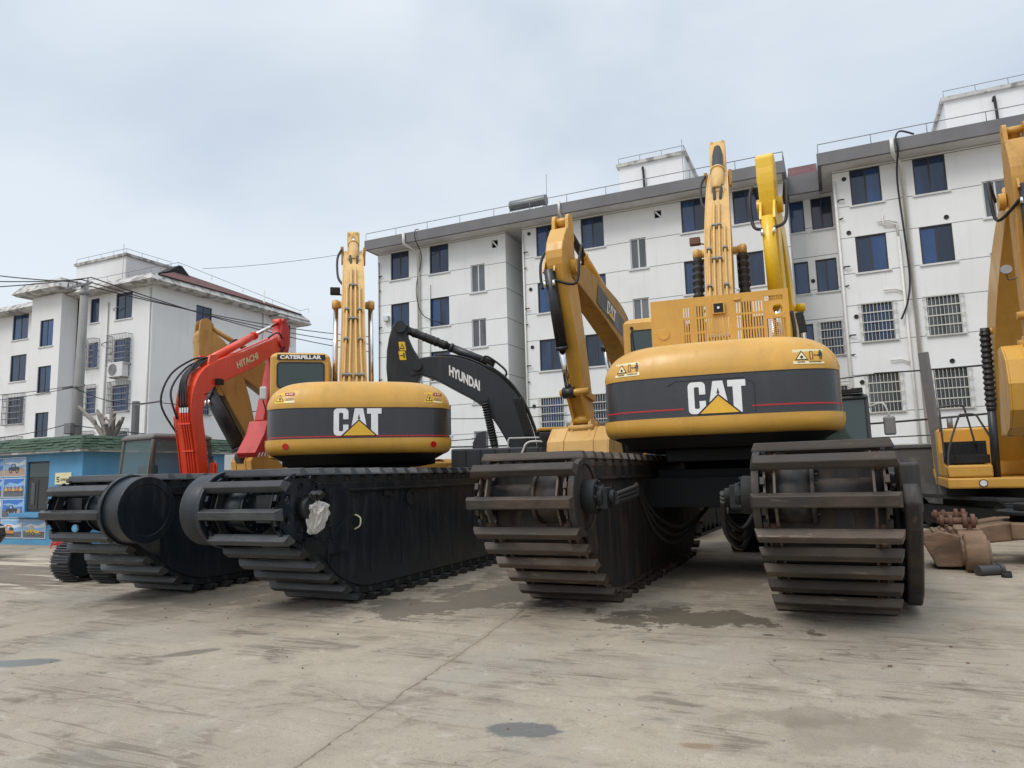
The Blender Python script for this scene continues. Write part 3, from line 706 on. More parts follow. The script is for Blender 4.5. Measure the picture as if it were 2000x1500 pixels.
# ------------------------------------------------------------------ old white block on the left
def old_flats():
    root = thing('apartment_building', 'weathered white apartment block with red hip roof and rust streaked eaves, far left', 'building')
    s = 27.7 / 22.5
    def W(x, z): return x * s, (z - 1.6) * s + 1.6
    Y = 27.7; XC = -34.9; TOP = 12.95
    wm = MB(); wins = []
    def add(x0, x1, z0, z1, **k):
        a, za = W(x0, z0); b_, zb = W(x1, z1); wins.append((a, b_, za, zb, k)); return (a, b_, za, zb)
    hm = [add(-30.86, -29.72, 9.44, 10.72), add(-32.69, -32.05, 9.49, 10.69, split=0)]
    for j in (1, 2, 3):
        dz = -2.22 * j
        big = 1 if j == 1 else 0
        hm.append(add(-30.86, -29.72, 9.5 + dz, 10.72 + dz, cage=(0, 0, .42 if big else .25, 12, 5)))
        hm.append(add(-32.7, -32.0, 9.5 + dz, 10.72 + dz, split=0, cage=(0, 0, .35 if big else .12, 9, 5)))
    wall_plate(wm, -41.3, XC, 0, TOP, Y, hm)
    YS = 26.7; s2 = YS / 22.5
    hs = []
    for (z1, z0) in ((10.06, 8.69), (7.68, 6.32), (5.33, 4.09), (2.98, 1.8)):
        a, b_ = -36.5 * s2, -35.46 * s2; hs.append((a, b_, (z0 - 1.6) * s2 + 1.6, (z1 - 1.6) * s2 + 1.6))
    xs0, xs1 = -37.25 * s2, -34.9 * s2
    wall_plate(wm, xs0, xs1, 0, TOP + .2, YS, hs)
    wm.add([(xs1, YS, 0), (xs1, Y, 0), (xs1, Y, TOP + .2), (xs1, YS, TOP + .2)], [(0, 1, 2, 3)]); wm.add([(xs0, YS, 0), (xs0, 29, 0), (xs0, 29, TOP + .2), (xs0, YS, TOP + .2)], [(0, 1, 2, 3)])
    hl = []
    for j in range(4):
        a, za = W(-39.34, 9.37 - 2.22 * j); b_, zb = W(-38.02, 10.77 - 2.22 * j); hl.append((a, b_, za, zb)); hl.append((a - 3.2, b_ - 3.2, za, zb))
    wall_plate(wm, -58, xs0, 0, TOP - .1, Y + .4, hl)
    # side wall facing right (x = XC); local x runs along +Y
    def side(x, y, z): return (XC - (y - 0), x, z)
    hr = []
    for j in range(5):
        hr.append((30.75, 31.95, 11.2 - 2.72 * j, 12.45 - 2.72 * j)); hr.append((38.1, 39.0, 11.2 - 2.72 * j, 12.65 - 2.72 * j))
    wall_plate(wm, Y, 39.6, 0, TOP, 0, hr, flip=side)
    wm.add([(-58, 39.6, 0), (XC, 39.6, 0), (XC, 39.6, TOP), (-58, 39.6, TOP)], [(0, 1, 2, 3)])
    for a in ((-58, Y + 1.2), (XC - .6, Y + .6)): pass
    wm.add([(-57.5, Y + .7, 0), (XC - .5, Y + .7, 0), (XC - .5, Y + .7, TOP - .2), (-57.5, Y + .7, TOP - .2)], [(0, 1, 2, 3)], 1)
    wm.add([(XC - .5, Y + .7, 0), (XC - .5, 39.3, 0), (XC - .5, 39.3, TOP - .2), (XC - .5, Y + .7, TOP - .2)], [(0, 1, 2, 3)], 1)
    wm.add([(-58, Y + .4, 0), (-58, 39.6, 0), (-58, 39.6, TOP), (-58, Y + .4, TOP)], [(0, 1, 2, 3)])
    wm.add([(xs0 + .1, YS + .55, 0), (xs1 - .1, YS + .55, 0), (xs1 - .1, YS + .55, TOP), (xs0 + .1, YS + .55, TOP)], [(0, 1, 2, 3)], 1)
    wm.build('wall', [M['wall2'], M['dark']], root)
    def flue(o): return o
    for (a, b_, za, zb, k) in wins:
        kk = dict(k); cg = kk.pop('cage', None)
        if cg: cg = (za - .12, zb + .18, cg[2], cg[3], cg[4])
        window(root, a, b_, za, zb, Y, 'frame', 'glass_win', kk.get('split', 1), True, cg, 'grille_dark')
    for h in hs: window(root, *h, YS, 'frame', 'glass_win', 1)
    for i, h in enumerate(hl): window(root, *h, Y + .4, 'frame', 'glass_win', 1, True, (h[2] - .1, h[3] + .15, .3, 12, 5) if i in (4, 5, 6, 7) else None, 'grille_dark')
    for i, h in enumerate(hr): window(root, *h, 0, 'frame', 'glass_win', 1, True, (h[2] - .05, h[3] + .1, .12, 10, 4) if i >= 4 else None, 'grille_dark', flip=side)
    # eaves: sloping concrete fascia
    def eave(x0, x1, y0, y1, z0, z1, over=.85):
        mb = MB(); a = over
        r0 = [(x0 - a * .75, y0 - a * .75), (x1 + a * .75, y0 - a * .75), (x1 + a * .75, y1 + a * .75), (x0 - a * .75, y1 + a * .75)]
        r1 = [(x0 - a, y0 - a), (x1 + a, y0 - a), (x1 + a, y1 + a), (x0 - a, y1 + a)]
        r2 = [(x0 - a * .45, y0 - a * .45), (x1 + a * .45, y0 - a * .45), (x1 + a * .45, y1 + a * .45), (x0 - a * .45, y1 + a * .45)]
        mb.loft([[(p[0], p[1], z) for p in r] for r, z in ((r0, z0), (r1, z0 + .12), (r2, z1))], True, True); return mb
    mb = eave(-41., XC, Y, 39.3, 12.95, 13.55); mb.build('eave', M['eave'], root)
    eave(xs0, xs1, YS, Y + 2, 13.17, 13.95, .8).build('eave', M['eave'], root)
    eave(-58, xs0 - .4, Y + .4, 39, 12.82, 13.4, .8).build('eave', M['eave'], root)
    eave(XC - 1.5, XC + .15, 37.6, 39.5, 12.72, 13.42, .75).build('eave', M['eave'], root)
    # red hip roof with its dark gablet
    mb = MB(); x0, x1, y0, y1, z0 = -41.0, -34.3, 27.6, 39.6, 13.5; ap = (-37.9, 31.9, 15.25)
    mb.add([(x0, y0, z0), (x1, y0, z0), (x1, y1, z0), (x0, y1, z0), ap, (-38.6, 33.2, 15.25)], [(0, 1, 4), (1, 2, 4), (2, 3, 5), (2, 5, 4), (3, 0, 5), (0, 4, 5), (0, 3, 2, 1)])
    mb.prism([(30.35, 14.75), (31.2, 15.36), (31.4, 15.36), (32.35, 14.55), (31.3, 14.3)], -37.9, -37.0, 'x', 1)
    mb.build('roof', [M['rooftile'], M['dark']], root)
    h = W(-35.48, 12.73); roof_house(root, -44.0, -39.3, 29.2, 32.5, 13.6, 15.95)
    mb = MB(); rail_path(mb, [(-40, Y - .5, 13.5), (XC + .4, Y - .5, 13.5), (-37.2, 31.3, 15.3), (XC + .5, 39.4, 13.45), (XC + 1.3, 39.4, 13.5)], .3, 2., .016); mb.build('railing', M['railing'], root)
    for (x, z0, z1) in ((-35.05, 0, 12.8), (-38.6, 3.6, 12.4)):
        MB().tube([(x, Y - .07, z1), (x, Y - .07, z0)], .05, 7).build('drain_pipe', M['pipe'], root)
    MB().tube([(XC + .08, 36.3, 14.6), (XC + .08, 36.3, 0)], .05, 7).build('drain_pipe', M['pipe'], root)
    for (x, z) in ((-38.1, 12.0), (-38.2, 9.4), (-39, 10), (-41, 6.0)):
        MB().tube(spline([(x, Y, z - .15), (x + .05, Y - .12, z - .1), (x + .5, Y - .12, z)], 3), .025, 5).build('stub_pipe', M['railing'], root)
    MB().tube([(-45.6, Y + .34, 10.2), (-45.6, Y + .34, 4.5)], .035, 6).build('stub_pipe', M['railing'], root)
    a = thing('air_conditioner', 'white outdoor air conditioner unit under the barred window of the old white block', 'air conditioner', (-37.2, Y - .28, 8.2))
    mb = MB(); mb.box(-.62, .62, -.2, .2, -.42, .42); mb.build('casing', M['frame_white'], a, .02)
    mb = MB(); mb.disc_ring((-.18, -.225, 0), (0, 1, 0), .30, .34, .03, 24)
    for rr in (.1, .2): mb.disc_ring((-.18, -.222, 0), (0, 1, 0), rr, rr + .015, .012, 20)
    mb.cyl((-.18, -.206, 0), (-.18, -.203, 0), .30, n=24); mb.build('fan_grille', M['railing'], a)
    mb = MB(); [bar(mb, (x, .28, -.46), (x, -.2, -.46), .04, .05) for x in (-.45, .45)]; mb.build('bracket', M['railing'], a)
old_flats()

# small red roofed house far behind, between the two blocks
def far_house():
    t = thing('house', 'distant low house with a red tiled roof seen between the two white blocks', 'house', (-27.5, 48, 0))
    MB().box(-4, 4, 0, 6, 0, 5.6).build('wall', M['wall2'], t)
    MB().prism([(-.6, 5.5), (6.6, 5.5), (3, 9.3)], -4.5, 4.5, 'x').build('roof', M['rooftile'], t)
far_house()

# ------------------------------------------------------------------ yard wall, office hut, poles
def yard():
    w = MB(); w.box(-40, 30, 23.2, 23.45, 0, 2.05); w.box(-40, 30, 23.15, 23.5, 2.05, 2.15)
    tag(w.build('perimeter_wall', M['fencewall'], None, .02), 'low grimy dark concrete perimeter wall at the foot of the right white block', 'wall')
    kb = MB(); kb.box(-8, 30, 22.5, 23.1, -.05, .14); o = kb.build('kerb', M['concrete_pole'], None, .02); o['kind'] = 'structure'
    # rubble strip
    rb = MB(); G = random.Random(5)
    for i in range(240):
        x = G.uniform(1.2, 3.6); y = G.uniform(21.0, 22.9); r = G.uniform(.03, .11)
        rb.obox((x, y, r * .4), (r, r * .3 * G.uniform(-1, 1), 0), (-r * .3, r * G.uniform(.5, 1), .1 * r), (0, .2 * r, r * .6))
    o = rb.build('rubble', M['fencewall']); o['kind'] = 'stuff'; o['label'] = 'broken concrete rubble along the yard wall'; o['category'] = 'rubble'
yard()
def crumbs():
    G = random.Random(21); mb = MB()
    for i in range(300):
        x, y = (G.uniform(-9, 2), G.uniform(3.4, 9.5)) if i % 3 else (G.uniform(-9, 1.5), G.uniform(6.2, 8.2))
        r = G.uniform(.003, .0075) * (1 if i % 12 else 1.8); a = G.uniform(0, 6.28)
        mb.obox((x, y, r * .5), (r * math.cos(a), r * math.sin(a), 0), (-r * .7 * math.sin(a), r * .7 * math.cos(a), r * .2), (0, .1 * r, r * .6), i % 4 == 0)
    o = mb.build('gravel', [M['concrete_pole'], M['rust_light']]); o['kind'] = 'stuff'; o['label'] = 'scattered small grit and crumbs on the concrete yard'; o['category'] = 'gravel'
crumbs()

def office():
    X1, Y0 = -18.92, 13.02; ZB, ZE, ZT = 0, 2.56, 2.95
    t = thing('site_office', 'low blue site office hut with green shingle mansard roof and poster wall', 'office hut', (X1, Y0, 0))
    L, D = 9.0, 5.0
    mb = MB(); wall_plate(mb, -L, 0, 0, ZE, 0, [(-2.42, -1.42, .92, 2.35)], .12)
    mb.add([(0, 0, 0), (0, D, 0), (0, D, ZE), (0, 0, ZE)], [(0, 1, 2, 3)], 1); mb.add([(-L, D, 0), (0, D, 0), (0, D, ZE), (-L, D, ZE)], [(0, 1, 2, 3)], 1); mb.add([(-L, 0, 0), (-L, D, 0), (-L, D, ZE), (-L, 0, ZE)], [(0, 1, 2, 3)], 1)
    mb.add([(-L, 0, 0), (0, 0, 0), (0, D, 0), (-L, D, 0)], [(0, 1, 2, 3)])
    mb.build('wall', [M['office_blue'], M['office_blue']], t)
    mb = MB(); o = .28
    mb.loft([[(-L - o, -o, ZE), (o, -o, ZE), (o, D + o, ZE), (-L - o, D + o, ZE)], [(-L - o, -o, ZE + .06), (o, -o, ZE + .06), (o, D + o, ZE + .06), (-L - o, D + o, ZE + .06)]], mi=1)
    G = random.Random(2); rows = 5
    for r_ in range(rows):          # overlapping courses of shingles on the sloping fascia
        z0 = ZE + .06 + r_ * .078; f0 = o - .05 * r_; f1 = f0 - .05
        def ring(f, z, x): pass
        for (ax, ln) in (('f', L + 2 * o), ('s', D + 2 * o)):
            n = int(ln / .24)
            for i in range(n):
                a = -L - f0 + (L + 2 * f0) * i / n if ax == 'f' else -f0 + (D + 2 * f0) * i / n
                b_ = -L - f0 + (L + 2 * f0) * (i + .97) / n if ax == 'f' else -f0 + (D + 2 * f0) * (i + .97) / n
                j = G.uniform(-.012, .02); lo = G.uniform(-.015, .012)
                if ax == 'f': mb.add([(a, -f0 - .02 - j, z0 + lo), (b_, -f0 - .02 - j, z0 + lo), (b_, -f1 + .01, z0 + .085), (a, -f1 + .01, z0 + .085), (a, -f1 + .02, z0), (b_, -f1 + .02, z0)], [(0, 1, 2, 3), (0, 4, 5, 1), (0, 3, 4), (1, 5, 2)])
                else: mb.add([(f0 + .02 + j, a, z0 + lo), (f0 + .02 + j, b_, z0 + lo), (f1 - .01, b_, z0 + .085), (f1 - .01, a, z0 + .085), (f1 - .02, a, z0), (f1 - .02, b_, z0)], [(0, 1, 2, 3), (0, 4, 5, 1), (0, 3, 4), (1, 5, 2)])
    mb.box(-L + .05, -.03, .03, D, ZE + .06, ZT + .0, 0)
    mb.box(-L, 0.02, -.02, D, ZT, ZT + .06, 2)
    mb.build('roof', [M['shingle'], M['eave'], M['dark']], t)
    d = MB(); d.box(-2.42, -1.42, .06, .10, .92, 2.35, 0)
    for x0, x1 in ((-2.36, -1.95), (-1.89, -1.48)): d.box(x0, x1, .045, .06, .98, 1.82, 0)
    d.box(-2.38, -1.46, .045, .06, 1.9, 2.3, 1)
    dr = d.build('door', [M['frame'], M['glass_cab']], t, .01)
    MB().box(-2.22, -2.06, .03, .044, 1.12, 1.75).build('door_glass', M['glass_grey'], dr)
    MB().box(-2.7, -1.2, -.28, -.001, .78, .90).build('ledge', M['office_blue'], t, .01)
    s = MB(); s.box(-1.1, -.42, -.03, -.002, 1.68, 2.0, 0); sg = s.build('sign', M['sticker'], t)
    tm = MB(); vs, fs = fit_text('SUNIGHT', .40, .075, .02); map2d(tm, vs, fs, lambda x, y: (-.86 + x, -.034, 1.77 + y))
    map2d(tm, *RECT(0, 0, .10, .03), lambda x, y: (-1.02 + x, -.034, 1.86 + y)); map2d(tm, *RECT(0, 0, .10, .03), lambda x, y: (-1.02 + x, -.034, 1.80 + y)); map2d(tm, *RECT(0, 0, .10, .03), lambda x, y: (-1.02 + x, -.034, 1.74 + y))
    map2d(tm, *RECT(0, 0, .03, .06), lambda x, y: (-1.03 + x, -.0345, 1.815 + y)); map2d(tm, *RECT(0, 0, .03, .06), lambda x, y: (-.94 + x, -.0345, 1.755 + y))
    tm.build('lettering', M['logo_black'], sg)
    # posters of machines
    PM = [M[k] for k in ('poster_white', 'poster_sky', 'poster_sky2', 'poster_ground', 'poster_sand', 'poster_orange', 'poster_yellow', 'poster_dark')]
    def poster(x0, x1, z0, z1, sk, gr, kind, seed):
        G = random.Random(seed); mb = MB(); mb.box(x0, x1, -.02, -.001, z0, z1, 0); w, h = x1 - x0, z1 - z0
        def Q(pts, mi, lay): mb.add([(x0 + .02 + p[0] * (w - .04), -.021 - .0012 * lay, z0 + .02 + p[1] * (h - .04)) for p in pts], [tuple(range(len(pts)))], mi)
        Q([(0, 0), (1, 0), (1, 1), (0, 1)], sk, 0)
        Q([(0, .55 + G.uniform(0, .2)), (.3, .8), (.7, .7), (1, .9), (1, .62), (.6, .55)], 2 if sk == 1 else 0, 1)
        Q([(0, 0), (1, 0), (1, .36), (.55, .32), (0, .40)], gr, 2)
        def C(cx, cy, r, mi, l): Q([(cx + r * h / w * math.cos(a * .5236), cy + r * math.sin(a * .5236)) for a in range(12)], mi, l)
        if kind == 'loader':
            Q([(.2, .3), (.72, .28), (.74, .48), (.55, .5), (.52, .68), (.34, .68), (.32, .5), (.2, .48)], 7, 3); Q([(.70, .22), (.9, .2), (.88, .48), (.76, .5)], 4, 4); Q([(.37, .5), (.49, .5), (.48, .64), (.38, .64)], 2, 4)
            for cx in (.32, .62): C(cx, .28, .13, 7, 5); C(cx, .28, .06, 4, 6)
        elif kind == 'row':
            for k in range(5):
                x = .06 + k * .18; Q([(x, .3), (x + .15, .3), (x + .14, .44), (x + .1, .46), (x + .09, .56), (x + .04, .56), (x + .01, .44)], 5 if k % 2 else 6, 3); C(x + .04, .29, .05, 7, 4); C(x + .12, .29, .05, 7, 4)
        elif kind == 'digger':
            Q([(.1, .25), (.62, .22), (.66, .4), (.1, .44)], 5, 3); Q([(.12, .44), (.2, .42), (.34, .66), (.5, .60), (.52, .66), (.3, .76)], 5, 4); Q([(.4, .42), (.62, .4), (.6, .58), (.44, .6)], 7, 4); Q([(.1, .14), (.64, .12), (.66, .22), (.1, .25)], 7, 5)
        elif kind == 'grader':
            Q([(.12, .3), (.85, .26), (.85, .38), (.5, .42), (.48, .66), (.28, .66), (.26, .44), (.12, .44)], 6, 3); Q([(.31, .46), (.45, .46), (.44, .62), (.32, .62)], 2, 4)
            for cx in (.28, .46, .8): C(cx, .24, .12, 7, 5); C(cx, .24, .05, 6, 6)
        else:
            Q([(.1, .2), (.7, .2), (.9, .35), (.6, .6), (.2, .58)], 7, 3); Q([(.25, .3), (.6, .28), (.55, .5), (.28, .5)], 0, 4)
        mb.build('poster', PM, t)
    zr_ = [(1.94, 2.5), (1.34, 1.9), (.75, 1.30), (.18, .71)]
    kinds = [['loader', 'row', 'loader', 'digger'], ['car', 'row', 'digger', 'grader'], ['loader', 'digger', 'row', 'car']]
    for ci, (x0, x1) in enumerate(((-3.46, -2.46), (-4.50, -3.50), (-5.54, -4.54))):
        for ri, (z0, z1) in enumerate(zr_): poster(x0, x1, z0, z1, 1 if (ci + ri) % 3 else 2, 4 if (ri == 0) else 3, kinds[ci][ri], ci * 7 + ri)
    poster(-2.42, -1.42, .18, .71, 2, 3, 'grader', 99)
office()

def sign_board():
    t = thing('folding_sign', 'small red folding floor sign standing by the poster wall of the blue hut', 'floor sign', (-19.0, 12.55, 0), R(20)); t.scale = (.8, .8, .8)
    for s in (-1, 1):
        mb = MB(); y0, y1 = .17 * s, .02 * s
        bar(mb, (-.2, y0, 0), (-.14, y1, .55), .05, .02); bar(mb, (.2, y0, 0), (.14, y1, .55), .05, .02); bar(mb, (-.2, y0 * .75, .13), (.2, y0 * .75, .13), .02, .07); bar(mb, (-.15, y1, .54), (.15, y1, .54), .02, .05)
        mb.obox((0, (y0 + y1) * .5, .34), (.15, 0, 0), (0, .008, 0), (0, -(y0 - y1) * .28, .16)); mb.build('panel', M['red'], t)
sign_board()

def pole_stuff():
    p = thing('utility_pole', 'tall tapered grey concrete utility pole carrying cables behind the blue hut', 'utility pole', (-25.2, 17, 0))
    MB().cyl((0, 0, 0), (.12, 0, 9.1), .22, .13, 20).build('shaft', M['concrete_pole'], p)
    mb = MB()
    for z, l in ((9.0, .75), (5.2, .6)): bar(mb, (-l, -.16, z), (l, -.16, z + .05), .06, .07)
    mb.disc_ring((.12, 0, 8.7), (0, 0, 1), .13, .17, .08, 16); mb.build('crossarm', M['steel'], p)
    for x in (-.6, -.1, .5): MB().cyl((x, -.16, 9.06), (x, -.16, 9.22), .035, .025, 8).build('insulator', M['railing'], p)
    mb = MB(); mb.box(-.18, .18, -.32, -.14, 3.5, 3.9); mb.build('junction_box', M['steel'], p, .02)
    q = thing('cable_post', 'short square grey steel post with cable bracket between the hut and the orange excavator', 'post', (-24.0, 18.5, 0))
    mb = MB(); mb.box(-.1, .1, -.1, .1, 0, 4.75); mb.build('shaft', M['steel'], q, .01)
    mb = MB(); bar(mb, (0, -.1, 4.6), (1.5, -.1, 4.65), .05, .06); bar(mb, (1.45, -.1, 4.6), (1.45, -.1, 4.85), .04, .04); mb.build('crossarm', M['railing'], q)
    # cables
    top = Vector((-25.15, 16.8, 9.2))
    cg = 'cables strung from the utility pole'
    names = ('highest', 'middle', 'lowest')
    for i, (zl, zr2) in enumerate(((10.75, 9.9), (10.2, 9.45), (9.75, 9.0))):
        a = (-33, 15.9, zl); b_ = (-25.6 + .55 * i, 16.84, 9.24); c_ = (-24.5, 34, zr2)
        path = sag(a, b_, .12) + sag(b_, c_, .35)[1:]
        tag(MB().tube(path, .022, 5).build('overhead_cable', M['cable']), '%s of the three thick cables crossing left over the concrete pole top' % names[i], 'cable', cg)
    L = [((-37, 33, 15.6), (-24.5, 36.5, 16.2), .25, 'thin cable from the old block roof peak to the right over the sky', .014),
         ((-36, 17, 5.6), (-25.2, 16.8, 5.25), .15, 'upper thin cable running level to the pole at mid height', .014),
         ((-36, 17, 5.3), (-25.2, 16.8, 5.2), .2, 'lower thin cable running level to the pole at mid height', .014),
         ((-36, 17.5, 4.0), (-25.1, 16.8, 3.9), .35, 'slack cable drooping left of the pole junction box', .016),
         ((-25.1, 16.8, 5.2), (-22.6, 18.4, 4.65), .3, 'short slack cable from concrete pole to steel post bracket', .014),
         ((-25, 16.8, 3.8), (-12, 26.5, 3.2), .5, 'dark drooping cable behind the orange boom', .018),
         ((-22.6, 18.4, 4.6), (-8, 28.6, 4.1), .45, 'cable from steel post bracket to the right block', .016),
         ((-22, 18.4, 3.0), (-3, 29.3, 3.0), .3, 'low dark cable passing behind the orange excavator cab', .03),
         ((-13, 29.4, 4.6), (1.5, 29.4, 4.95), .15, 'cable along the right block above its barred windows', .025),
         ((1.5, 29.3, 4.97), (9, 29.2, 5.2), .1, 'twisted cable beside the right block drain pipes', .03),
         ((-2, 27, 2.95), (9, 26.6, 3.45), .12, 'thick black cable low in front of the right block', .035),
         ((-2, 26.8, 2.55), (9, 26.4, 2.8), .14, 'thinner black cable just above the perimeter wall', .02)]
    for a, b_, d, lab, r in L:
        tag(MB().tube(sag(a, b_, d), r, 5).build('overhead_cable', M['cable']), lab, 'cable')
pole_stuff()

def bare_tree():
    t = thing('pruned_tree', 'leafless pruned tree with thick pale stub branches behind the blue hut', 'tree', (-22.75, 16.6, 0))
    G = random.Random(11); mb = MB(); mb.tube(spline([(0, 0, 0), (.05, 0, 1.2), (0, .02, 2.3), (-.02, 0, 3.25)], 5), [.26 - .004 * i for i in range(16)], 12); mb.build('trunk', M['bark'], t)
    ends = [(-1.60, -.1, 4.42, .055), (-.95, .15, 4.28, .06), (-.5, -.1, 4.12, .07), (-.12, .1, 4.25, .065), (.30, -.1, 4.1, .07), (.48, .1, 3.95, .06), (-.75, .3, 3.75, .06), (.22, -.35, 3.72, .06)]
    for (x, y, z, r) in ends:
        mb = MB(); mid = (x * .42 + G.uniform(-.06, .06), y * .5, 3.1 + (z - 3.1) * .45)
        pth = spline([(x * .03, y * .05, 2.95), (x * .15, y * .2, 3.2), mid, (x * .78 + G.uniform(-.06, .06), y * .8, 3.1 + (z - 3.1) * .80), (x, y, z)], 4); n = len(pth)
        mb.tube(pth, [(.10 + (r * .8 - .10) * i / n) * (1 + .14 * G.uniform(-1, 1)) for i in range(n)], 9)
        mv = Vector(mid); mb.tube([mv, mv + Vector((G.uniform(-.15, .15), G.uniform(-.1, .1), .16)), mv + Vector((G.uniform(-.32, .32), G.uniform(-.2, .2), .34))], [r * .8, r * .65, r * .5], 7); mb.build('branch', M['bark'], t)
bare_tree()

def car():
    t = thing('parked_car', 'nose of a black car at the far left frame edge', 'car', (-19.9, 9.12, 0), R(24.3 - 90 + 90))
    # local +x is the nose
    P = [(-2.1, .35), (2.05, .30), (2.18, .48), (2.12, .72), (1.95, .80), (1.0, .95), (.35, 1.42), (-.9, 1.46), (-1.7, 1.05), (-2.15, .98)]
    rings = []
    for y, k, dz in ((-.86, .97, 0), (-.80, 1., .0), (.80, 1., .0), (.86, .97, 0)): rings.append([(x * k, y, .3 + (z - .3) * (k if abs(y) > .82 else 1)) for x, z in P])
    MB().loft(rings, True, True).build('body', M['car'], t, .05, 3)
    for y in (-.8, .8):
        for x in (-1.35, 1.35):
            w = MB().cyl((x, y - .11, .31), (x, y + .11, .31), .31, n=22).build('wheel', M['rubber'], t, .03); MB().cyl((x, y - .118 if y < 0 else y + .118, .31), (x, y - .10 if y < 0 else y + .1, .31), .19, n=16).build('rim', M['chrome'], w)
        MB().box(1.95, 2.13, y * .8 - .16, y * .8 + .16, .60, .72).build('headlight', M['lamp'], t, .03)
        MB().prism([(.95, .98), (.33, 1.37), (-.88, 1.41), (-1.55, 1.06)], y * 1.085 - .004, y * 1.085 + .004, 'y').build('window', M['glass_win'], t)
    MB().add([(1.02, -.62, .965), (1.02, .62, .965), (.40, .55, 1.41), (.40, -.55, 1.41)], [(0, 1, 2, 3)]).build('windscreen', M['glass_win'], t)
    MB().box(2.12, 2.2, -.6, .6, .42, .52).build('grille', M['rubber'], t)
car()
# ------------------------------------------------------------------ amphibious undercarriage
def track_path(length, cz=1.34, r=.42, ds=.004):
    """closed chain line of a pontoon seen from the side: (y, z, outward normal)"""
    cy, zb = r + .10, .09
    a = R(33.5); d = (math.cos(a), -math.sin(a)); n = (-math.sin(a), -math.cos(a))
    t0 = (cy + r * n[0], cz + r * n[1]); L = (t0[1] - zb) / math.sin(a); t1 = (t0[0] + L * d[0], zb)
    pts = []
    def seg(p, q, nn):
        m = max(1, int(math.hypot(q[0] - p[0], q[1] - p[1]) / ds))
        for i in range(m): f = i / m; pts.append((p[0] + (q[0] - p[0]) * f, p[1] + (q[1] - p[1]) * f, nn[0], nn[1]))
    def arc(c, r, a0, a1, sgn=1):
        m = int(abs(a1 - a0) * r / ds)
        for i in range(m):
            t = a0 + (a1 - a0) * i / m; pts.append((c[0] + r * math.cos(t), c[1] + r * math.sin(t), math.cos(t), math.sin(t)))
    Lh = length
    seg((Lh / 2, cz + r), (cy, cz + r), (0, 1))
    arc((cy, cz), r, math.pi / 2, math.pi + math.pi / 2 - a)
    rb = 1.0; tl = rb * math.tan(a / 2)
    p0 = (t1[0] - tl * d[0], t1[1] - tl * d[1]); seg(t0, p0, n)
    arc((t1[0] + tl, zb + rb), rb, math.pi * 1.5 - a, math.pi * 1.5)
    seg((t1[0] + tl, zb), (Lh / 2, zb), (0, -1))
    half = list(pts)
    return half + [(Lh - y, z, -ny, nz) for (y, z, ny, nz) in reversed(half)]
def hull_outline(length, inset, front=1.02, cz=1.34, r=.42):
    a = R(33.5); zb = .09 + inset; top = cz + r - inset
    f = front; zf = cz - .83 * r - (f - (r + .10 - .552 * r)) * math.tan(a) + inset / math.cos(a); y1 = 1.65 - (.42 - r) + inset * .3 - (1.34 - cz) * 1.5
    left = [(f, top), (f, zf)]
    for i in range(7):
        t = i / 6; left.append((f + (y1 - f) * t + .35 * t * t, zf + (zb - zf) * (1 - (1 - t) ** 1.5)))
    return left + [(length - y, z) for y, z in reversed(left)]
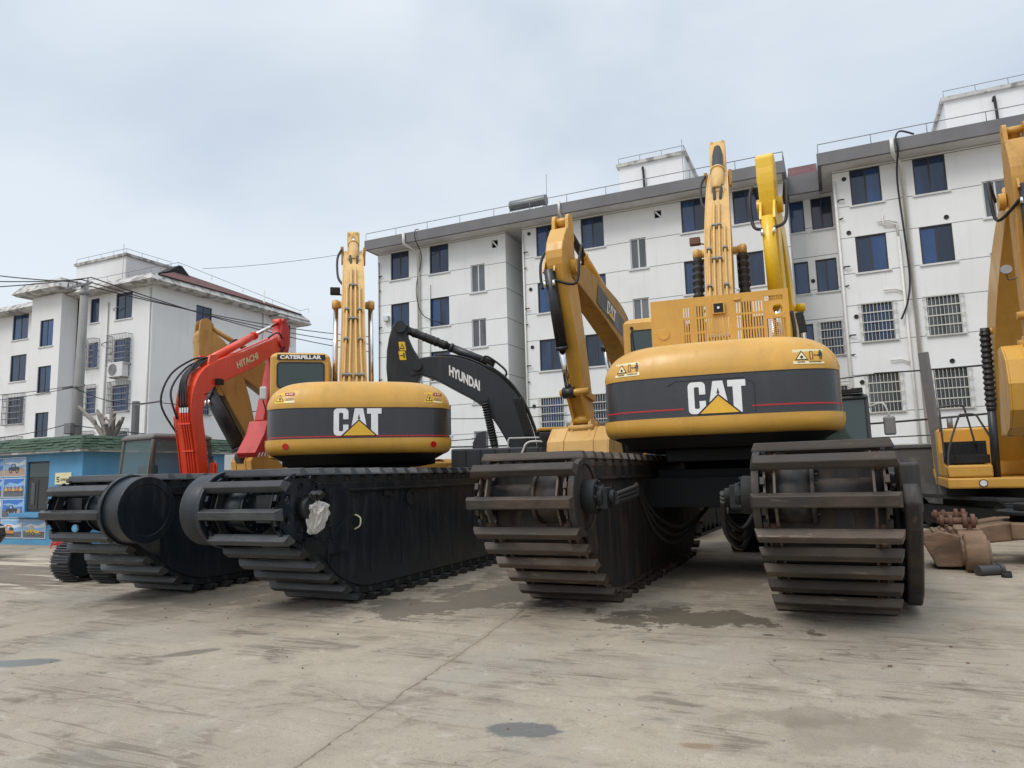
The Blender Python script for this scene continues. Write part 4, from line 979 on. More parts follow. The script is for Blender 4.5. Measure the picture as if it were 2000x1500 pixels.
def pontoon(root, xc, y0, W, length, cfg, inner, n_ind=46):
    """inner: +1 when the machine's middle is on the +x side"""
    hullm, shoem = cfg['hull'], cfg['shoe']
    CZ, RR = cfg.get('cz', 1.34), cfg.get('rr', .42); P = track_path(length, CZ, RR); acc = [0]
    for i in range(1, len(P)): acc.append(acc[-1] + math.hypot(P[i][0] - P[i - 1][0], P[i][1] - P[i - 1][1]))
    tot = acc[-1]; pitch = cfg['pitch']; N = round(tot / pitch); pitch = tot / N; st = []
    j = 0; na = R(cfg['nose_ang']); tz0 = (.10 + RR - RR * math.cos(na), CZ + RR * math.sin(na))
    s0 = acc[min(range(len(P)), key=lambda i: (P[i][0] - tz0[0]) ** 2 + (P[i][1] - tz0[1]) ** 2)] % pitch
    for k in range(N):
        s = s0 + k * pitch
        while j < len(acc) - 2 and acc[j + 1] < s: j += 1
        st.append(P[j])
    hw = W / 2
    ho = hull_outline(length, cfg.get('inset', .10), cfg.get('front', 1.02), CZ, RR)
    mb = MB(); mb.prism(ho, -hw + .1, hw - .1, 'x')
    # stiffening bands along the side plates and the top ledge
    for s in (-1, 1):
        x = s * (hw - .1)
        for yy in [1.9 + .75 * q for q in range(int((length - 3.6) / .75))]: mb.box(min(x, x + s * .006), max(x, x + s * .006), yy, yy + .012, .35, CZ + .16)
        mb.box(min(x, x + s * .05), max(x, x + s * .05), 1.2, length - 1.2, CZ + .18, CZ + .21)
    ca, sa = math.cos(-cfg['yaw']), math.sin(-cfg['yaw'])
    hull = mb.build('pontoon', hullm, root, .02, loc=(xc * ca - y0 * sa, xc * sa + y0 * ca, 0), rotz=-cfg['yaw'])
    hull['label'] = cfg['plabel'][0 if inner > 0 else 1]
    # one shoe, then copies
    mb = MB(); e = cfg['end']
    b, t_, h = cfg['sec']; prof = [(-b, .0), (b, .0), (b, .010), (b - .003, .026), (t_, h), (-t_, h), (-b + .003, .026), (-b, .010)]
    ra = [(-hw, t, n) for t, n in prof]; rb_ = [(hw, t, n) for t, n in prof]
    for rr, sg in ((ra, 1), (rb_, -1)):
        for q in (4, 5): rr[q] = (rr[q][0] + sg * e, rr[q][1], rr[q][2])
    mb.loft([ra, rb_], True, True); mb.m[3] = mb.m[5] = 1
    proto = None; rest = MB()
    order = sorted(range(N), key=lambda k: (st[k][0] + (.0 if st[k][1] > .6 else .8)))
    ind = set(order[:n_ind]); G = random.Random(int(xc * 100))
    for k in range(N):
        y, z, ny, nz = st[k]; ty, tz = nz, -ny      # tangent
        ang = math.atan2(tz, ty) + G.uniform(-.02, .02)
        if k in ind:
            if proto is None: proto = mb.build('track_shoe', [shoem, cfg['edge']], hull, .006, 1); o = proto
            else: o = dup(proto, hull)
            o.location = (G.uniform(-.008, .008), y, z); o.rotation_euler = (ang, 0, 0)
        else:
            c, s = math.cos(ang), math.sin(ang)
            rest.add([(p[0], y + p[1] * c - p[2] * s, z + p[1] * s + p[2] * c) for p in mb.v], mb.f)
    r_ = rest.build('rear_track_shoe', shoem, hull); r_['kind'] = 'stuff'
    # roller chains
    ch = MB()
    for x in (-hw + .17, hw - .17):
        for k in range(N):
            a = st[k]; b = st[(k + 1) % N]
            for dx in (-.045, .045):
                c0 = Vector((x + dx, a[0] - a[2] * .05, a[1] - a[3] * .05)); c1 = Vector((x + dx, b[0] - b[2] * .05, b[1] - b[3] * .05))
                t = (c1 - c0); m_ = (c0 + c1) / 2; nn = Vector((0, a[2] + b[2], a[3] + b[3])).normalized()
                ch.obox(m_, (.010, 0, 0), t * .5, nn * .048)
            ch.cyl((x - .06, a[0] - a[2] * .05, a[1] - a[3] * .05), (x + .06, a[0] - a[2] * .05, a[1] - a[3] * .05), .042, n=10, mi=1)
    ch.build('track_chain', [cfg['chain'], cfg['roller']], hull)
    # nose: axle, drums, toothed discs with lightening holes
    cy, cz = RR + .10, CZ
    MB().cyl((-hw + .1, cy, cz), (hw - .1, cy, cz), .15, n=20).build('axle', cfg['drum'], hull)
    d = MB(); xi = inner * (hw - .1)
    d.cyl((xi - inner * .02, cy, cz), (xi - inner * .42, cy, cz), .27, n=24); d.cyl((xi - inner * .42, cy, cz), (xi - inner * .46, cy, cz), .29, n=24)
    for q in range(14):
        t = q / 14 * 2 * math.pi; d.cyl((xi - inner * .46, cy + .24 * math.cos(t), cz + .24 * math.sin(t)), (xi - inner * .49, cy + .24 * math.cos(t), cz + .24 * math.sin(t)), .018, n=6)
    if cfg.get('gearbox'): d.box(*sorted((xi - inner * .62, xi - inner * .92)), cy - .22, cy - .05, cz - .15, cz + .17)
    d.build('drive_drum', cfg['drum'], hull)
    for sx in (-1, 1):
        s = MB(); x = sx * (hw - .11); n = 40
        def pt(rr, t, xx): return (xx, cy + rr * math.cos(t), cz + rr * math.sin(t))
        # disc with six round holes: radial sectors
        for q in range(6):
            t0 = q * math.pi / 3; tc = t0 + math.pi / 6
            hc = (cy + .25 * math.cos(tc), cz + .25 * math.sin(tc)); hole = []; outl = []
            for i in range(24):
                a = tc + i / 24 * 2 * math.pi; hole.append((hc[0] + .055 * math.cos(a), hc[1] + .055 * math.sin(a)))
            inn = [(cy + .12 * math.cos(t0 + math.pi / 3 * (1 - i / 4)), cz + .12 * math.sin(t0 + math.pi / 3 * (1 - i / 4))) for i in range(5)]
            out = [(cy + .385 * math.cos(t0 + math.pi / 3 * i / 8), cz + .385 * math.sin(t0 + math.pi / 3 * i / 8)) for i in range(9)]
            sec = out[4:] + inn + out[:4]       # starts at the outer middle, runs round
            m_ = len(sec)
            res = []
            for i in range(24):                 # resample the sector outline to 24 points
                f = i / 24 * m_; i0 = int(f); g = f - i0; p, r2 = sec[i0], sec[(i0 + 1) % m_]; res.append((p[0] + (r2[0] - p[0]) * g, p[1] + (r2[1] - p[1]) * g))
            for xx in (x - .02, x + .02):
                s.add([(xx, *p) for p in res] + [(xx, *p) for p in hole], [(i, (i + 1) % 24, 24 + (i + 1) % 24, 24 + i) for i in range(24)])
            s.loft([[(x - .02, *p) for p in hole], [(x + .02, *p) for p in hole]], True, False)
        s.disc_ring((x - .02, cy, cz), (1, 0, 0), .1, .13, .04, 24)
        for q in range(18):
            t = q / 18 * 2 * math.pi; c = Vector((x, cy + .395 * math.cos(t), cz + .395 * math.sin(t)))
            s.obox(c, (.02, 0, 0), Vector((0, math.cos(t), math.sin(t))) * .03, Vector((0, -math.sin(t), math.cos(t))) * .035)
        s.build('sprocket', cfg['sprocket'], hull)
        arm = MB(); xa = sx * (hw - .115) ; arm.prism([(.55, cz - .12), (1.05, cz - .22), (1.05, cz + .24), (.55, cz + .12)], xa - sx * .05, xa - sx * .09, 'x'); arm.build('nose_arm', hullm, hull)
    cfg['side'](hull, hw, inner, cy, cz)
    return hull

def side_dark(hull, hw, inner, cy, cz):
    x = inner * (hw - .06)
    if True:            # round motor cover on the inner flank
        mb = MB(); mb.cyl((x, cy, cz), (x + inner * .06, cy, cz), .47, n=40); mb.cyl((x + inner * .06, cy, cz), (x + inner * .34, cy, cz), .44, n=40); mb.disc_ring((x + inner * .34, cy, cz), (inner, 0, 0), .34, .44, .012, 40)
        mb.build('motor_cover', M['black_hull'], hull, .012)
    xo = -inner * (hw - .08)
    if inner < 0:       # outer end of the near pontoon: hub wrapped in white plastic, strut frame
        mb = MB(); G = random.Random(4); N = 30; rings = []
        ph = [G.uniform(0, 6.28) for _ in range(8)]
        for i in range(N + 1):
            f = i / N; z = cz + .10 - .40 * f - .02 * math.sin(9 * f + 1); base = .80 * (.10 + .085 * math.sin(math.pi * min(1, .15 + f * .95))) * (1 - .25 * (f > .9)) if f < .97 else .03
            base *= .55 if f < .06 else 1.; ring = []
            for q in range(44):
                a = 2 * math.pi * q / 44
                k = 1 + .14 * math.sin(5 * a + ph[0] + 3.5 * f) + .11 * math.sin(9 * a + ph[1] - 7 * f) + .08 * math.sin(15 * a + ph[2] + 16 * f) + .07 * math.sin(3 * a + ph[3] + 21 * f) + G.uniform(-.035, .035)
                ring.append((xo + .10 + base * .72 * math.cos(a) * k, cy + .13 + .05 * math.sin(3 * f) + base * math.sin(a) * k - .04 * f, z + .016 * math.sin(7 * a + ph[4] + 4 * f)))
            rings.append(ring)
        mb.loft(rings, True, True); o = mb.build('hub_wrap', M['plastic'], hull); o['label'] = 'crumpled white plastic sheet tied over the hub'
        mb = MB(); mb.cyl((xo, cy + .05, cz), (xo + .12, cy + .05, cz), .13, n=20)
        for q in range(14): mb.cyl((xo + .08, cy + .13 + .05 * math.cos(q), cz + .07 + .03 * math.sin(q * 2)), (xo + .12 + .05 * math.sin(q), cy + .13 + .11 * math.cos(q * 1.7), cz + .15 + .04 * math.sin(q)), .03, .04, 5, smooth=False)
        mb.build('hub', M['rubber'], hull)
        mb = MB(); xx = xo + .03
        for a, b in (((.62, 1.02), (1.02, 1.04)), ((1.02, 1.04), (.98, .86)), ((.98, .86), (.55, .92)), ((.66, 1.02), (.66, .9)), ((.98, .86), (1.25, 1.06))): bar(mb, (xx, *a), (xx, *b), .05, .03)
        mb.box(xx - .05, xx + .01, .95, 1.35, .70, 1.5); mb.build('guard_frame', M['black_hull'], hull)
        mb = MB(); mb.disc_ring((hw - .1, 2.9, 1.32), (1, 0, 0), .085, .12, .02, 24); mb.cyl((hw - .1, 2.9, 1.32), (hw - .095, 2.9, 1.32), .085, n=20); mb.box(hw - .1, hw - .08, 2.2, 2.38, 1.36, 1.46); mb.build('hatch', M['dark'], hull)
        mb = MB(); mb.tube(spline([(hw - .1, 1.55, 1.14), (hw - .03, 1.57, 1.10), (hw - .03, 1.57, 1.0), (hw - .1, 1.55, .95)], 4), .011, 6); mb.build('lifting_eye', M['sticker'], hull)

def side_rusty(hull, hw, inner, cy, cz):
    x = inner * (hw - .08)
    mb = MB(); mb.cyl((x, cy, cz), (x + inner * .05, cy, cz), .43, n=40); mb.disc_ring((x + inner * .05, cy, cz), (inner, 0, 0), .36, .43, .02, 40)
    mb.prism([(cy + .05, cz - .42), (cy + .36, cz - .22), (cy + .46, cz - .60), (cy + .30, cz - .66)], x, x + inner * .04, 'x'); mb.build('motor_cover', M['hull_rust'], hull, .008)
    mb = MB(); mb.cyl((x + inner * .05, cy + .02, cz), (x + inner * .20, cy + .02, cz), .19, n=22); mb.cyl((x + inner * .2, cy + .02, cz), (x + inner * .27, cy + .02, cz), .12, n=18)
    mb.box(*sorted((x + inner * .18, x + inner * .32)), cy - .06, cy + .14, cz - .13, cz + .10); mb.cyl((x + inner * .32, cy + .05, cz), (x + inner * .38, cy + .05, cz), .07, n=12)
    for q in range(8):
        t = q / 8 * 6.283; mb.cyl((x + inner * .2, cy + .02 + .16 * math.cos(t), cz + .16 * math.sin(t)), (x + inner * .23, cy + .02 + .16 * math.cos(t), cz + .16 * math.sin(t)), .02, n=6)
    mb.build('travel_motor', M['dark'], hull, .01)
    if inner < 0:       # slab float bolted to the outer flank of the right hand pontoon
        mb = MB(); xo = hw + .06
        pts = [(2.2, 1.50), (1.4, 1.52), (1.10, 1.42), (1.00, 1.22), (1.10, .95), (1.38, .55), (1.62, .26), (1.9, .10), (2.6, .05), (7.2, .05), (7.4, 1.5)]
        mb.prism(pts, xo, xo + .16, 'x'); mb.box(xo - .02, xo + .18, 1.1, 1.55, 1.12, 1.62); mb.box(xo - .06, xo + .02, 1.6, 1.7, .4, 1.4); mb.build('side_float', M['hull_rust'], hull, .03, 3)
        mb = MB(); mb.box(hw - .05, hw + .1, 1.6, 1.75, 1.2, 1.35); mb.box(hw - .05, hw + .1, 5.6, 5.75, 1.2, 1.35); mb.build('float_bracket', M['hull_rust'], hull)

# ------------------------------------------------------------------ rear of a large tracked excavator seen from behind
class CW:
    """rounded counterweight: plan outline and vertical profile; gives points on its rear surface"""
    def __init__(s, w, R_, depth, zs, n=5., bulge=.10, sh_x=.42, sh_y=.16):
        s.w, s.R, s.d, s.n, s.b, s.shx, s.shy = w, R_, depth, n, bulge, sh_x, sh_y; s.z0, s.zl, s.zb, s.zt, s.z1 = zs   # underside, lip top, band bottom(=lip), band top, crown
    def inset(s, z):
        if z <= s.zl:
            t = max(0, (s.zl - .05 - z) / (s.zl - .05 - s.z0)) if z < s.zl - .05 else 0
            k = 1 - math.sqrt(max(0, 1 - (t * .98) ** 2.4)); return (-.025 + .11 * k, -.03 + .14 * k)
        if z <= s.zt: return (.0, .0)
        t = min(.995, (z - s.zt) / (s.z1 - s.zt)); k = 1 - math.sqrt(1 - t ** 2.1); return (s.shx * k - .012, s.shy * k + .05 * t - .012)
    def y(s, x, ix, iy):
        w = s.w - ix; u = min(1, abs(x) / w)
        return -s.R + iy + s.b * u * u + s.d * (1 - (1 - u ** s.n) ** (1 / s.n))
    def at(s, x, z, off=0.):
        ix, iy = s.inset(z); e = .01
        y = s.y(x, ix, iy); dy = (s.y(x + e, ix, iy) - s.y(x - e, ix, iy)) / (2 * e) if abs(x) < s.w - ix - .02 else 0
        nx, ny = dy, -1.; l = math.hypot(nx, ny)
        a = s.inset(z - .01); b = s.inset(z + .01); sl = (b[1] - a[1]) / .02; lz = math.hypot(1, sl)
        return (x + nx / l * off, y + ny / l * off / lz, z + off * sl / lz)
    def ring(s, z, front, N=44):
        ix, iy = s.inset(z); w = s.w - ix; pts = []
        for i in range(N + 1):
            t = -1 + 2 * i / N; u = math.copysign(1 - (1 - abs(t)) ** 1.7, t); x = w * u; pts.append((x, s.y(x, ix, iy), z))
        pts += [(w, front, z), (-w, front, z)]; return pts
    def build(s, parent, ym, bandm):
        front = -s.R + s.d + s.b + .05
        def zr(a, b, n): return [a + (b - a) * i / n for i in range(n + 1)]
        lip = [s.ring(z, front) for z in zr(s.z0, s.zl - .05, 8)] + [s.ring(s.zl - .02, front), s.ring(s.zl, front)]
        mb = MB(); mb.loft(lip, True, True, 0, True)
        und = s.ring(s.z0, front)
        mb.loft([[(p[0] * .80, p[1] * .86 + .0, s.z0 - .15) for p in und], [(p[0] * .985, p[1] + .01, s.z0 - .004) for p in und]], True, True, 2, False)
        band = [s.ring(z, front) for z in (s.zl + .001, s.zt - .001)]
        mb.loft(band, True, True, 1, True)
        n = 12; top = [s.ring(s.zt, front)] + [s.ring(s.zt + (s.z1 - s.zt) * math.sin(i / n * math.pi / 2), front) for i in range(1, n + 1)]
        mb.loft(top, True, True, 0, True)
        o = mb.build('counterweight', [ym, bandm, M['dark']], parent)
        m = o.modifiers.new('edge', 'EDGE_SPLIT'); m.split_angle = R(40); return o
def warn_label(cw, parent, x0, z0, w, h, style):
    f = lambda x, y, o: cw.at(x0 + x, z0 + y, .004 + o)
    mb = MB()
    if style == 'split':
        map2d(mb, *RECT(0, 0, w * .5, h), lambda x, y: f(x, y, 0), 1, .05); map2d(mb, *RECT(w * .5, 0, w, h), lambda x, y: f(x, y, 0), 0, .05)
        map2d(mb, *RECT(w * .5, h * .72, w, h), lambda x, y: f(x, y, .002), 2, .05)
        t0, t1 = .06 * w, .44 * w
        map2d(mb, [(t0, .14 * h), (t1, .14 * h), ((t0 + t1) / 2, .86 * h)], [(0, 1, 2)], lambda x, y: f(x, y, .002), 3)
        map2d(mb, [(t0 + .035 * w, .19 * h), (t1 - .035 * w, .19 * h), ((t0 + t1) / 2, .74 * h)], [(0, 1, 2)], lambda x, y: f(x, y, .004), 1)
        map2d(mb, [(.24 * w, .24 * h), (.27 * w, .24 * h), (.31 * w, .42 * h), (.26 * w, .58 * h), (.22 * w, .42 * h)], [(0, 1, 2, 3, 4)], lambda x, y: f(x, y, .006), 3)
        map2d(mb, [(.58 * w, .78 * h), (.66 * w, .78 * h), (.62 * w, .94 * h)], [(0, 1, 2)], lambda x, y: f(x, y, .004), 0)
        for k, a in enumerate((.72, .82)): map2d(mb, *RECT(a * w, .80 * h, (a + .07) * w, .9 * h), lambda x, y: f(x, y, .004), 0)
        for k in range(2): map2d(mb, *RECT(.54 * w, (.40 - .14 * k) * h, .93 * w, (.44 - .14 * k) * h), lambda x, y: f(x, y, .002), 4, .05)
    else:
        map2d(mb, *RECT(0, 0, w, h), lambda x, y: f(x, y, 0), 0, .05)
        map2d(mb, [(.07 * w, .27 * h), (.49 * w, .27 * h), (.28 * w, .92 * h)], [(0, 1, 2)], lambda x, y: f(x, y, .002), 3)
        map2d(mb, [(.12 * w, .32 * h), (.44 * w, .32 * h), (.28 * w, .80 * h)], [(0, 1, 2)], lambda x, y: f(x, y, .004), 0)
        vs, fs = disc2d(.28 * w, .46 * h, .05 * w, 14); map2d(mb, vs, fs, lambda x, y: f(x, y, .006), 3)
        for a, b in ((.55, .30), (.65, .30), (.55, .30), (.55, .84)):
            pass
        for (a, b, c, d) in ((.54, .3, .56, .86), (.63, .3, .65, .86), (.54, .3, .65, .33), (.54, .83, .65, .86), (.70, .57, .82, .61), (.86, .3, .885, .62), (.905, .3, .93, .62), (.855, .58, .935, .80), (.84, .5, .86, .78), (.93, .5, .95, .78)):
            map2d(mb, *RECT(a * w, b * h, c * w, d * h), lambda x, y: f(x, y, .002), 3)
        for p in ([(.67, .59), (.72, .52), (.72, .66)], [(.85, .59), (.80, .52), (.80, .66)]): map2d(mb, [(x * w, y * h) for x, y in p], [(0, 1, 2)], lambda x, y: f(x, y, .002), 3)
        vs, fs = disc2d(.895 * w, .88 * h, .035 * w, 12); map2d(mb, vs, fs, lambda x, y: f(x, y, .002), 3)
        for x in (.14, .19, .24, .29, .34, .52, .57, .62, .67, .72, .77, .82, .87): map2d(mb, *RECT(x * w, .09 * h, (x + .035) * w, .17 * h), lambda x, y: f(x, y, .002), 3)
    return mb.build('warning_label', [M['sticker'], M['sticker_yellow'], M['sticker_red'], M['logo_black'], M['steel']], parent)

def cab_rear(parent, x0, x1, y0, y1, z0, z1, mat, win, sign=None):
    """cab shell: rounded body, rear window with frame, side window"""
    c = MB(); r = .10
    def ring(ins, z): return [(x0 + ins, y0 + ins, z), (x1 - ins, y0 + ins, z), (x1 - ins, y1 - ins, z), (x0 + ins, y1 - ins, z)]
    c.loft([ring(0, z0), ring(0, z1 - .09), ring(.03, z1 - .03), ring(.09, z1)]); cab = c.build('cab', mat, parent, .05, 3)
    wx0, wx1, wz0, wz1 = win
    def rr(x0, x1, z0, z1, rad, y):
        pts = []
        for cx, cz, a0 in ((x1 - rad, z1 - rad, 0), (x0 + rad, z1 - rad, 90), (x0 + rad, z0 + rad, 180), (x1 - rad, z0 + rad, 270)):
            for i in range(6): a = R(a0 + 18 * i); pts.append((cx + rad * math.cos(a), y, cz + rad * math.sin(a)))
        return pts
    mb = MB(); o = rr(wx0, wx1, wz0, wz1, .07, y0 - .012); i_ = rr(wx0 + .025, wx1 - .025, wz0 + .025, wz1 - .025, .05, y0 - .012); o2 = rr(wx0, wx1, wz0, wz1, .07, y0 + .01); i2 = rr(wx0 + .025, wx1 - .025, wz0 + .025, wz1 - .025, .05, y0 + .01)
    mb.loft([o2, o, i_, i2], True, False); w = mb.build('window_frame', M['rubber'], cab)
    mb = MB(); mb.add(rr(wx0 + .02, wx1 - .02, wz0 + .02, wz1 - .02, .05, y0 - .006), [tuple(range(24))]); mb.build('rear_window', M['glass_cab'], cab)
    mb = MB(); mb.box(x0 - .012, x0 - .004, y0 + .15, y1 - .15, z0 + .85, z1 - .25); mb.build('pane', M['glass_cab'], cab)
    return cab
def pipes_on(parent, path, spec, mat, r=.022):
    for pts in spec:
        pth = [p for p in pts]; MB().tube(spline(pth, 4), r, 7).build('hydraulic_pipe', mat, parent)

def rear_machine(S, yaw, label, c):
    root = thing('amphibious_excavator', label, 'excavator', (S[0], S[1], 0), yaw, 'amphibious excavators seen from behind'); c['yaw'] = yaw
    for (xc, inner) in ((c['px'][0] - S[0], 1), (c['px'][1] - S[0], -1)):
        pontoon(root, xc, c['py'] - S[1], c['pw'], 8.6, c, inner)
    mb = MB(); dx = (c['px'][1] - c['px'][0]) / 2; xm = (c['px'][0] + c['px'][1]) / 2 - S[0]
    for y in (-1.2, 1.2): mb.box(xm - dx + c['pw'] / 2 - .12, xm + dx - c['pw'] / 2 + .12, y - .28, y + .28, 1.05, 1.5)
    mb.box(-.9, .9, -1.3, 1.3, 1.2, 1.62); mb.cyl((0, 0, 1.62), (0, 0, 1.80), .72, n=36)
    mb.build('carbody', M['dark'], root, .02, rotz=-yaw)
    w, k = c['w'], c['w'] / 1.39; z0, zl, zt, z1 = c['zs']
    mb = MB(); mb.box(-w * .86, w * .86, -c['R'] + 1.0, 1.7, z0 - .16, z0 + .02); mb.box(-.8, .8, -c['R'] + .9, 1.2, z0 - .34, z0 - .16); mb.build('deck', M['dark'], root, .02)
    cw = CW(w, c['R'], .95 * k, (z0, zl, zl, zt, z1), sh_x=.42 * k, sh_y=.20 * k)
    co = cw.build(root, M['yellow'], M['band'])
    eh = c['emb_h']; ex = c.get('emb_x', 0); ez = zl + (zt - zl) * c['emb_z']
    emblem(co, lambda x, y, o: cw.at(ex + x, ez + y, o + .001), eh)
    mb = MB()
    for (a, b_) in c["stripes"]: map2d(mb, *RECT(a, 0, b_, .018 * k), lambda x, y: cw.at(x, zl + (.022 if len(c['stripes']) == 1 else .085) * k + y, .004), 0, .06)
    pieces(mb, 'pinstripe', M['stripe'], co)
    if c['refl']:
        for s in (-1, 1):
            vs, fs = disc2d(0, 0, .045, 24); m2 = MB()
            map2d(m2, vs, fs, lambda x, y: cw.at(s * 1.1 + x, zl - .105 + y, .012)); m2.build('reflector', M['reflector'], co)
    for a in c['labels']: warn_label(cw, co, *a)
    # seam under the crown
    mb = MB(); map2d(mb, *RECT(-w + .02, 0, w - .02, .012), lambda x, y: cw.at(x, zt - .014 + y, .0035), 0, .05); mb.build('seam', M['logo_black'], co)
    # engine deck behind the counterweight
    ym = M['yellow']; yf = -c['R'] + 1.0 * k
    mb = MB(); mb.box(-.45 * k, w * .97, yf + .05, .35, z0, z1 - .10); mb.box(.55, w * .97, .38, 1.65, z0, z1 - .55); mb.build('engine_housing', ym, root, .06, 3)
    mb = MB(); mb.cyl((.75, -1.0, z1 - .15), (.75, -1.0, z1 + .18), .06, n=12); mb.build('exhaust', M['dark'], root)
    return root, cw, co

def boom_set(root, bx, P, width_pipes, mat, cyl_pin, cyl_foot, cross_w, boots, arm_c, stick, arm_boot=False, lamp=None):
    path = dense(P, 5); mb = MB(); beam(mb, path, bx); bo = mb.build('boom', mat, root, .02)
    # weld flanges along the boom edges
    for s in (-1, 1):
        for side in (1, -1):
            pts = above(path, .006, lambda t: 0, side); n = len(path)
            rings = []
            for a, pa in zip(pts, path):
                wa = bx + s * (pa[3] / 2 - .012); rings.append([(wa - .011, a.y - .007, a.z), (wa + .011, a.y - .007, a.z), (wa + .011, a.y + .007, a.z + .004), (wa - .011, a.y + .007, a.z + .004)])
            MB().loft(rings).build('flange', mat, bo)
    for k, (f0, f1, xf) in enumerate(width_pipes):
        n = len(path); seg = path[int(f0 * (n - 1)):int(f1 * (n - 1)) + 1]
        pts = above(seg, .045, lambda t: bx + xf(f0 + t * (f1 - f0)))
        MB().tube(pts, .024, 8).build('hydraulic_pipe', mat, bo)
        cl = MB()
        for q in (.25, .55, .8):
            p = pts[int(q * (len(pts) - 1))]; cl.obox(p, (.045, 0, 0), (0, .02, .02), (0, -.03, .03))
        pieces(cl, 'pipe_clamp', M['steel'], bo)
    # lift cylinders and their cross pin
    y, z = cyl_pin; mb = MB(); mb.cyl((bx - cross_w / 2, y, z), (bx + cross_w / 2, y, z), .075, n=16)
    for s in (-1, 1): mb.cyl((bx + s * cross_w / 2, y, z), (bx + s * (cross_w / 2 - .1), y, z), .11, n=16)
    mb.build('cross_pin', mat, bo)
    for s in (-1, 1):
        x = bx + s * (cross_w / 2 - .06)
        h = hyd(root, (x, cyl_foot[0], cyl_foot[1]), (x, y, z), .40, .085, 'lift_cylinder', mat, None, .052)
        if boots:
            p0 = Vector((x, cyl_foot[0], cyl_foot[1])).lerp(Vector((x, y, z)), .40); bellows(h, p0, (x, y, z - .1), .115, 13)
    # arm cylinder on the boom back
    (y0, z0), (y1, z1), fr = arm_c
    ac = hyd(root, (bx, y0, z0), (bx, y1, z1), fr, .12, 'arm_cylinder', mat, None, .06) if not arm_boot else hyd(root, (bx, y0, z0), (bx, y1, z1), fr, .14, 'arm_cylinder', mat, None, .06)
    mb = MB(); mb.cyl((bx - .14, y0, z0), (bx + .14, y0, z0), .08, n=14)
    for s in (-1, 1): mb.prism([(y0 - .16, z0 - .25), (y0 + .2, z0 - .12), (y0 + .06, z0 + .1), (y0 - .08, z0 + .09)], bx + s * .13 - .02, bx + s * .13 + .02, 'x')
    pieces(mb, 'cylinder_lug', mat, ac)
    if arm_boot:
        a, b_ = Vector((bx, y0, z0)), Vector((bx, y1, z1)); pts = [a.lerp(b_, fr + (1 - fr) * i / 8) for i in range(9)]
        MB().tube(pts, [.112 + .012 * (i % 2) for i in range(9)], 12, smooth=True).build('rod_sleeve', M['rubber'], ac)
    for s in (-.05, .07):     # hoses into the arm cylinder
        a = Vector((bx + s, y0 - .35, z0 - .42)); MB().tube(spline([a, a + Vector((0, .02, .2)), (bx + s * 1.4, y0 + .05, z0 + .16), (bx + s, y0 + .25, z0 + .16)], 6), .028, 8).build('hose', M['rubber'], ac)
        mb = MB(); mb.cyl(a, a + Vector((0, -.03, -.1)), .03, n=8); mb.build('hose_fitting', M['chrome'], ac)
    # arm (stick) beyond the boom head
    sp = dense(stick, 4); mb = MB(); beam(mb, sp, bx)
    yA, zA = stick[0][0], stick[0][1]
    so = mb.build('stick', mat, root, .02)
    mb = MB()
    for s in (-1, 1):
        mb.cyl((bx + s * .20, P[-1][0] + .0, P[-1][1] + .0), (bx + s * .29, P[-1][0], P[-1][1]), .13, n=16)
        bar(mb, (bx + s * .125, yA - .05, zA - .45), (bx + s * .125, yA - .05, zA + .03), .05, .24)
    pieces(mb, 'pin_boss', mat, so)
    # bracket hooks either side of the boom head
    mb = MB(); y2, z2 = P[-2][0] * .3 + P[-1][0] * .7, P[-2][1] * .3 + P[-1][1] * .7
    for s in (-1, 1): bar(mb, (bx + s * .24, y2, z2 + .1), (bx + s * .27, y2 - .1, z2 + .42), .05, .09)
    pieces(mb, 'hose_bracket', mat, bo)
    x = bx - .27; MB().tube(spline([(x, y2 - .1, z2 + .35), (x - .1, y2 - .3, z2 + .05), (x - .08, y2 - .7, z2 - .5), (x + .03, y2 - .95, z2 - .75)], 6), .028, 8).build('hose', M['rubber'], bo)
    if lamp:
        mb = MB(); lx, ly, lz = lamp; mb.box(lx - .13, lx + .08, ly - .06, ly + .1, lz - .07, lz + .08); bar(mb, (lx, ly, lz - .04), (bx - .2, ly, lz - .1), .03, .03); mb.build('work_lamp', M['dark'] if not boots else M['rust'], bo, .015)
    return bo, so

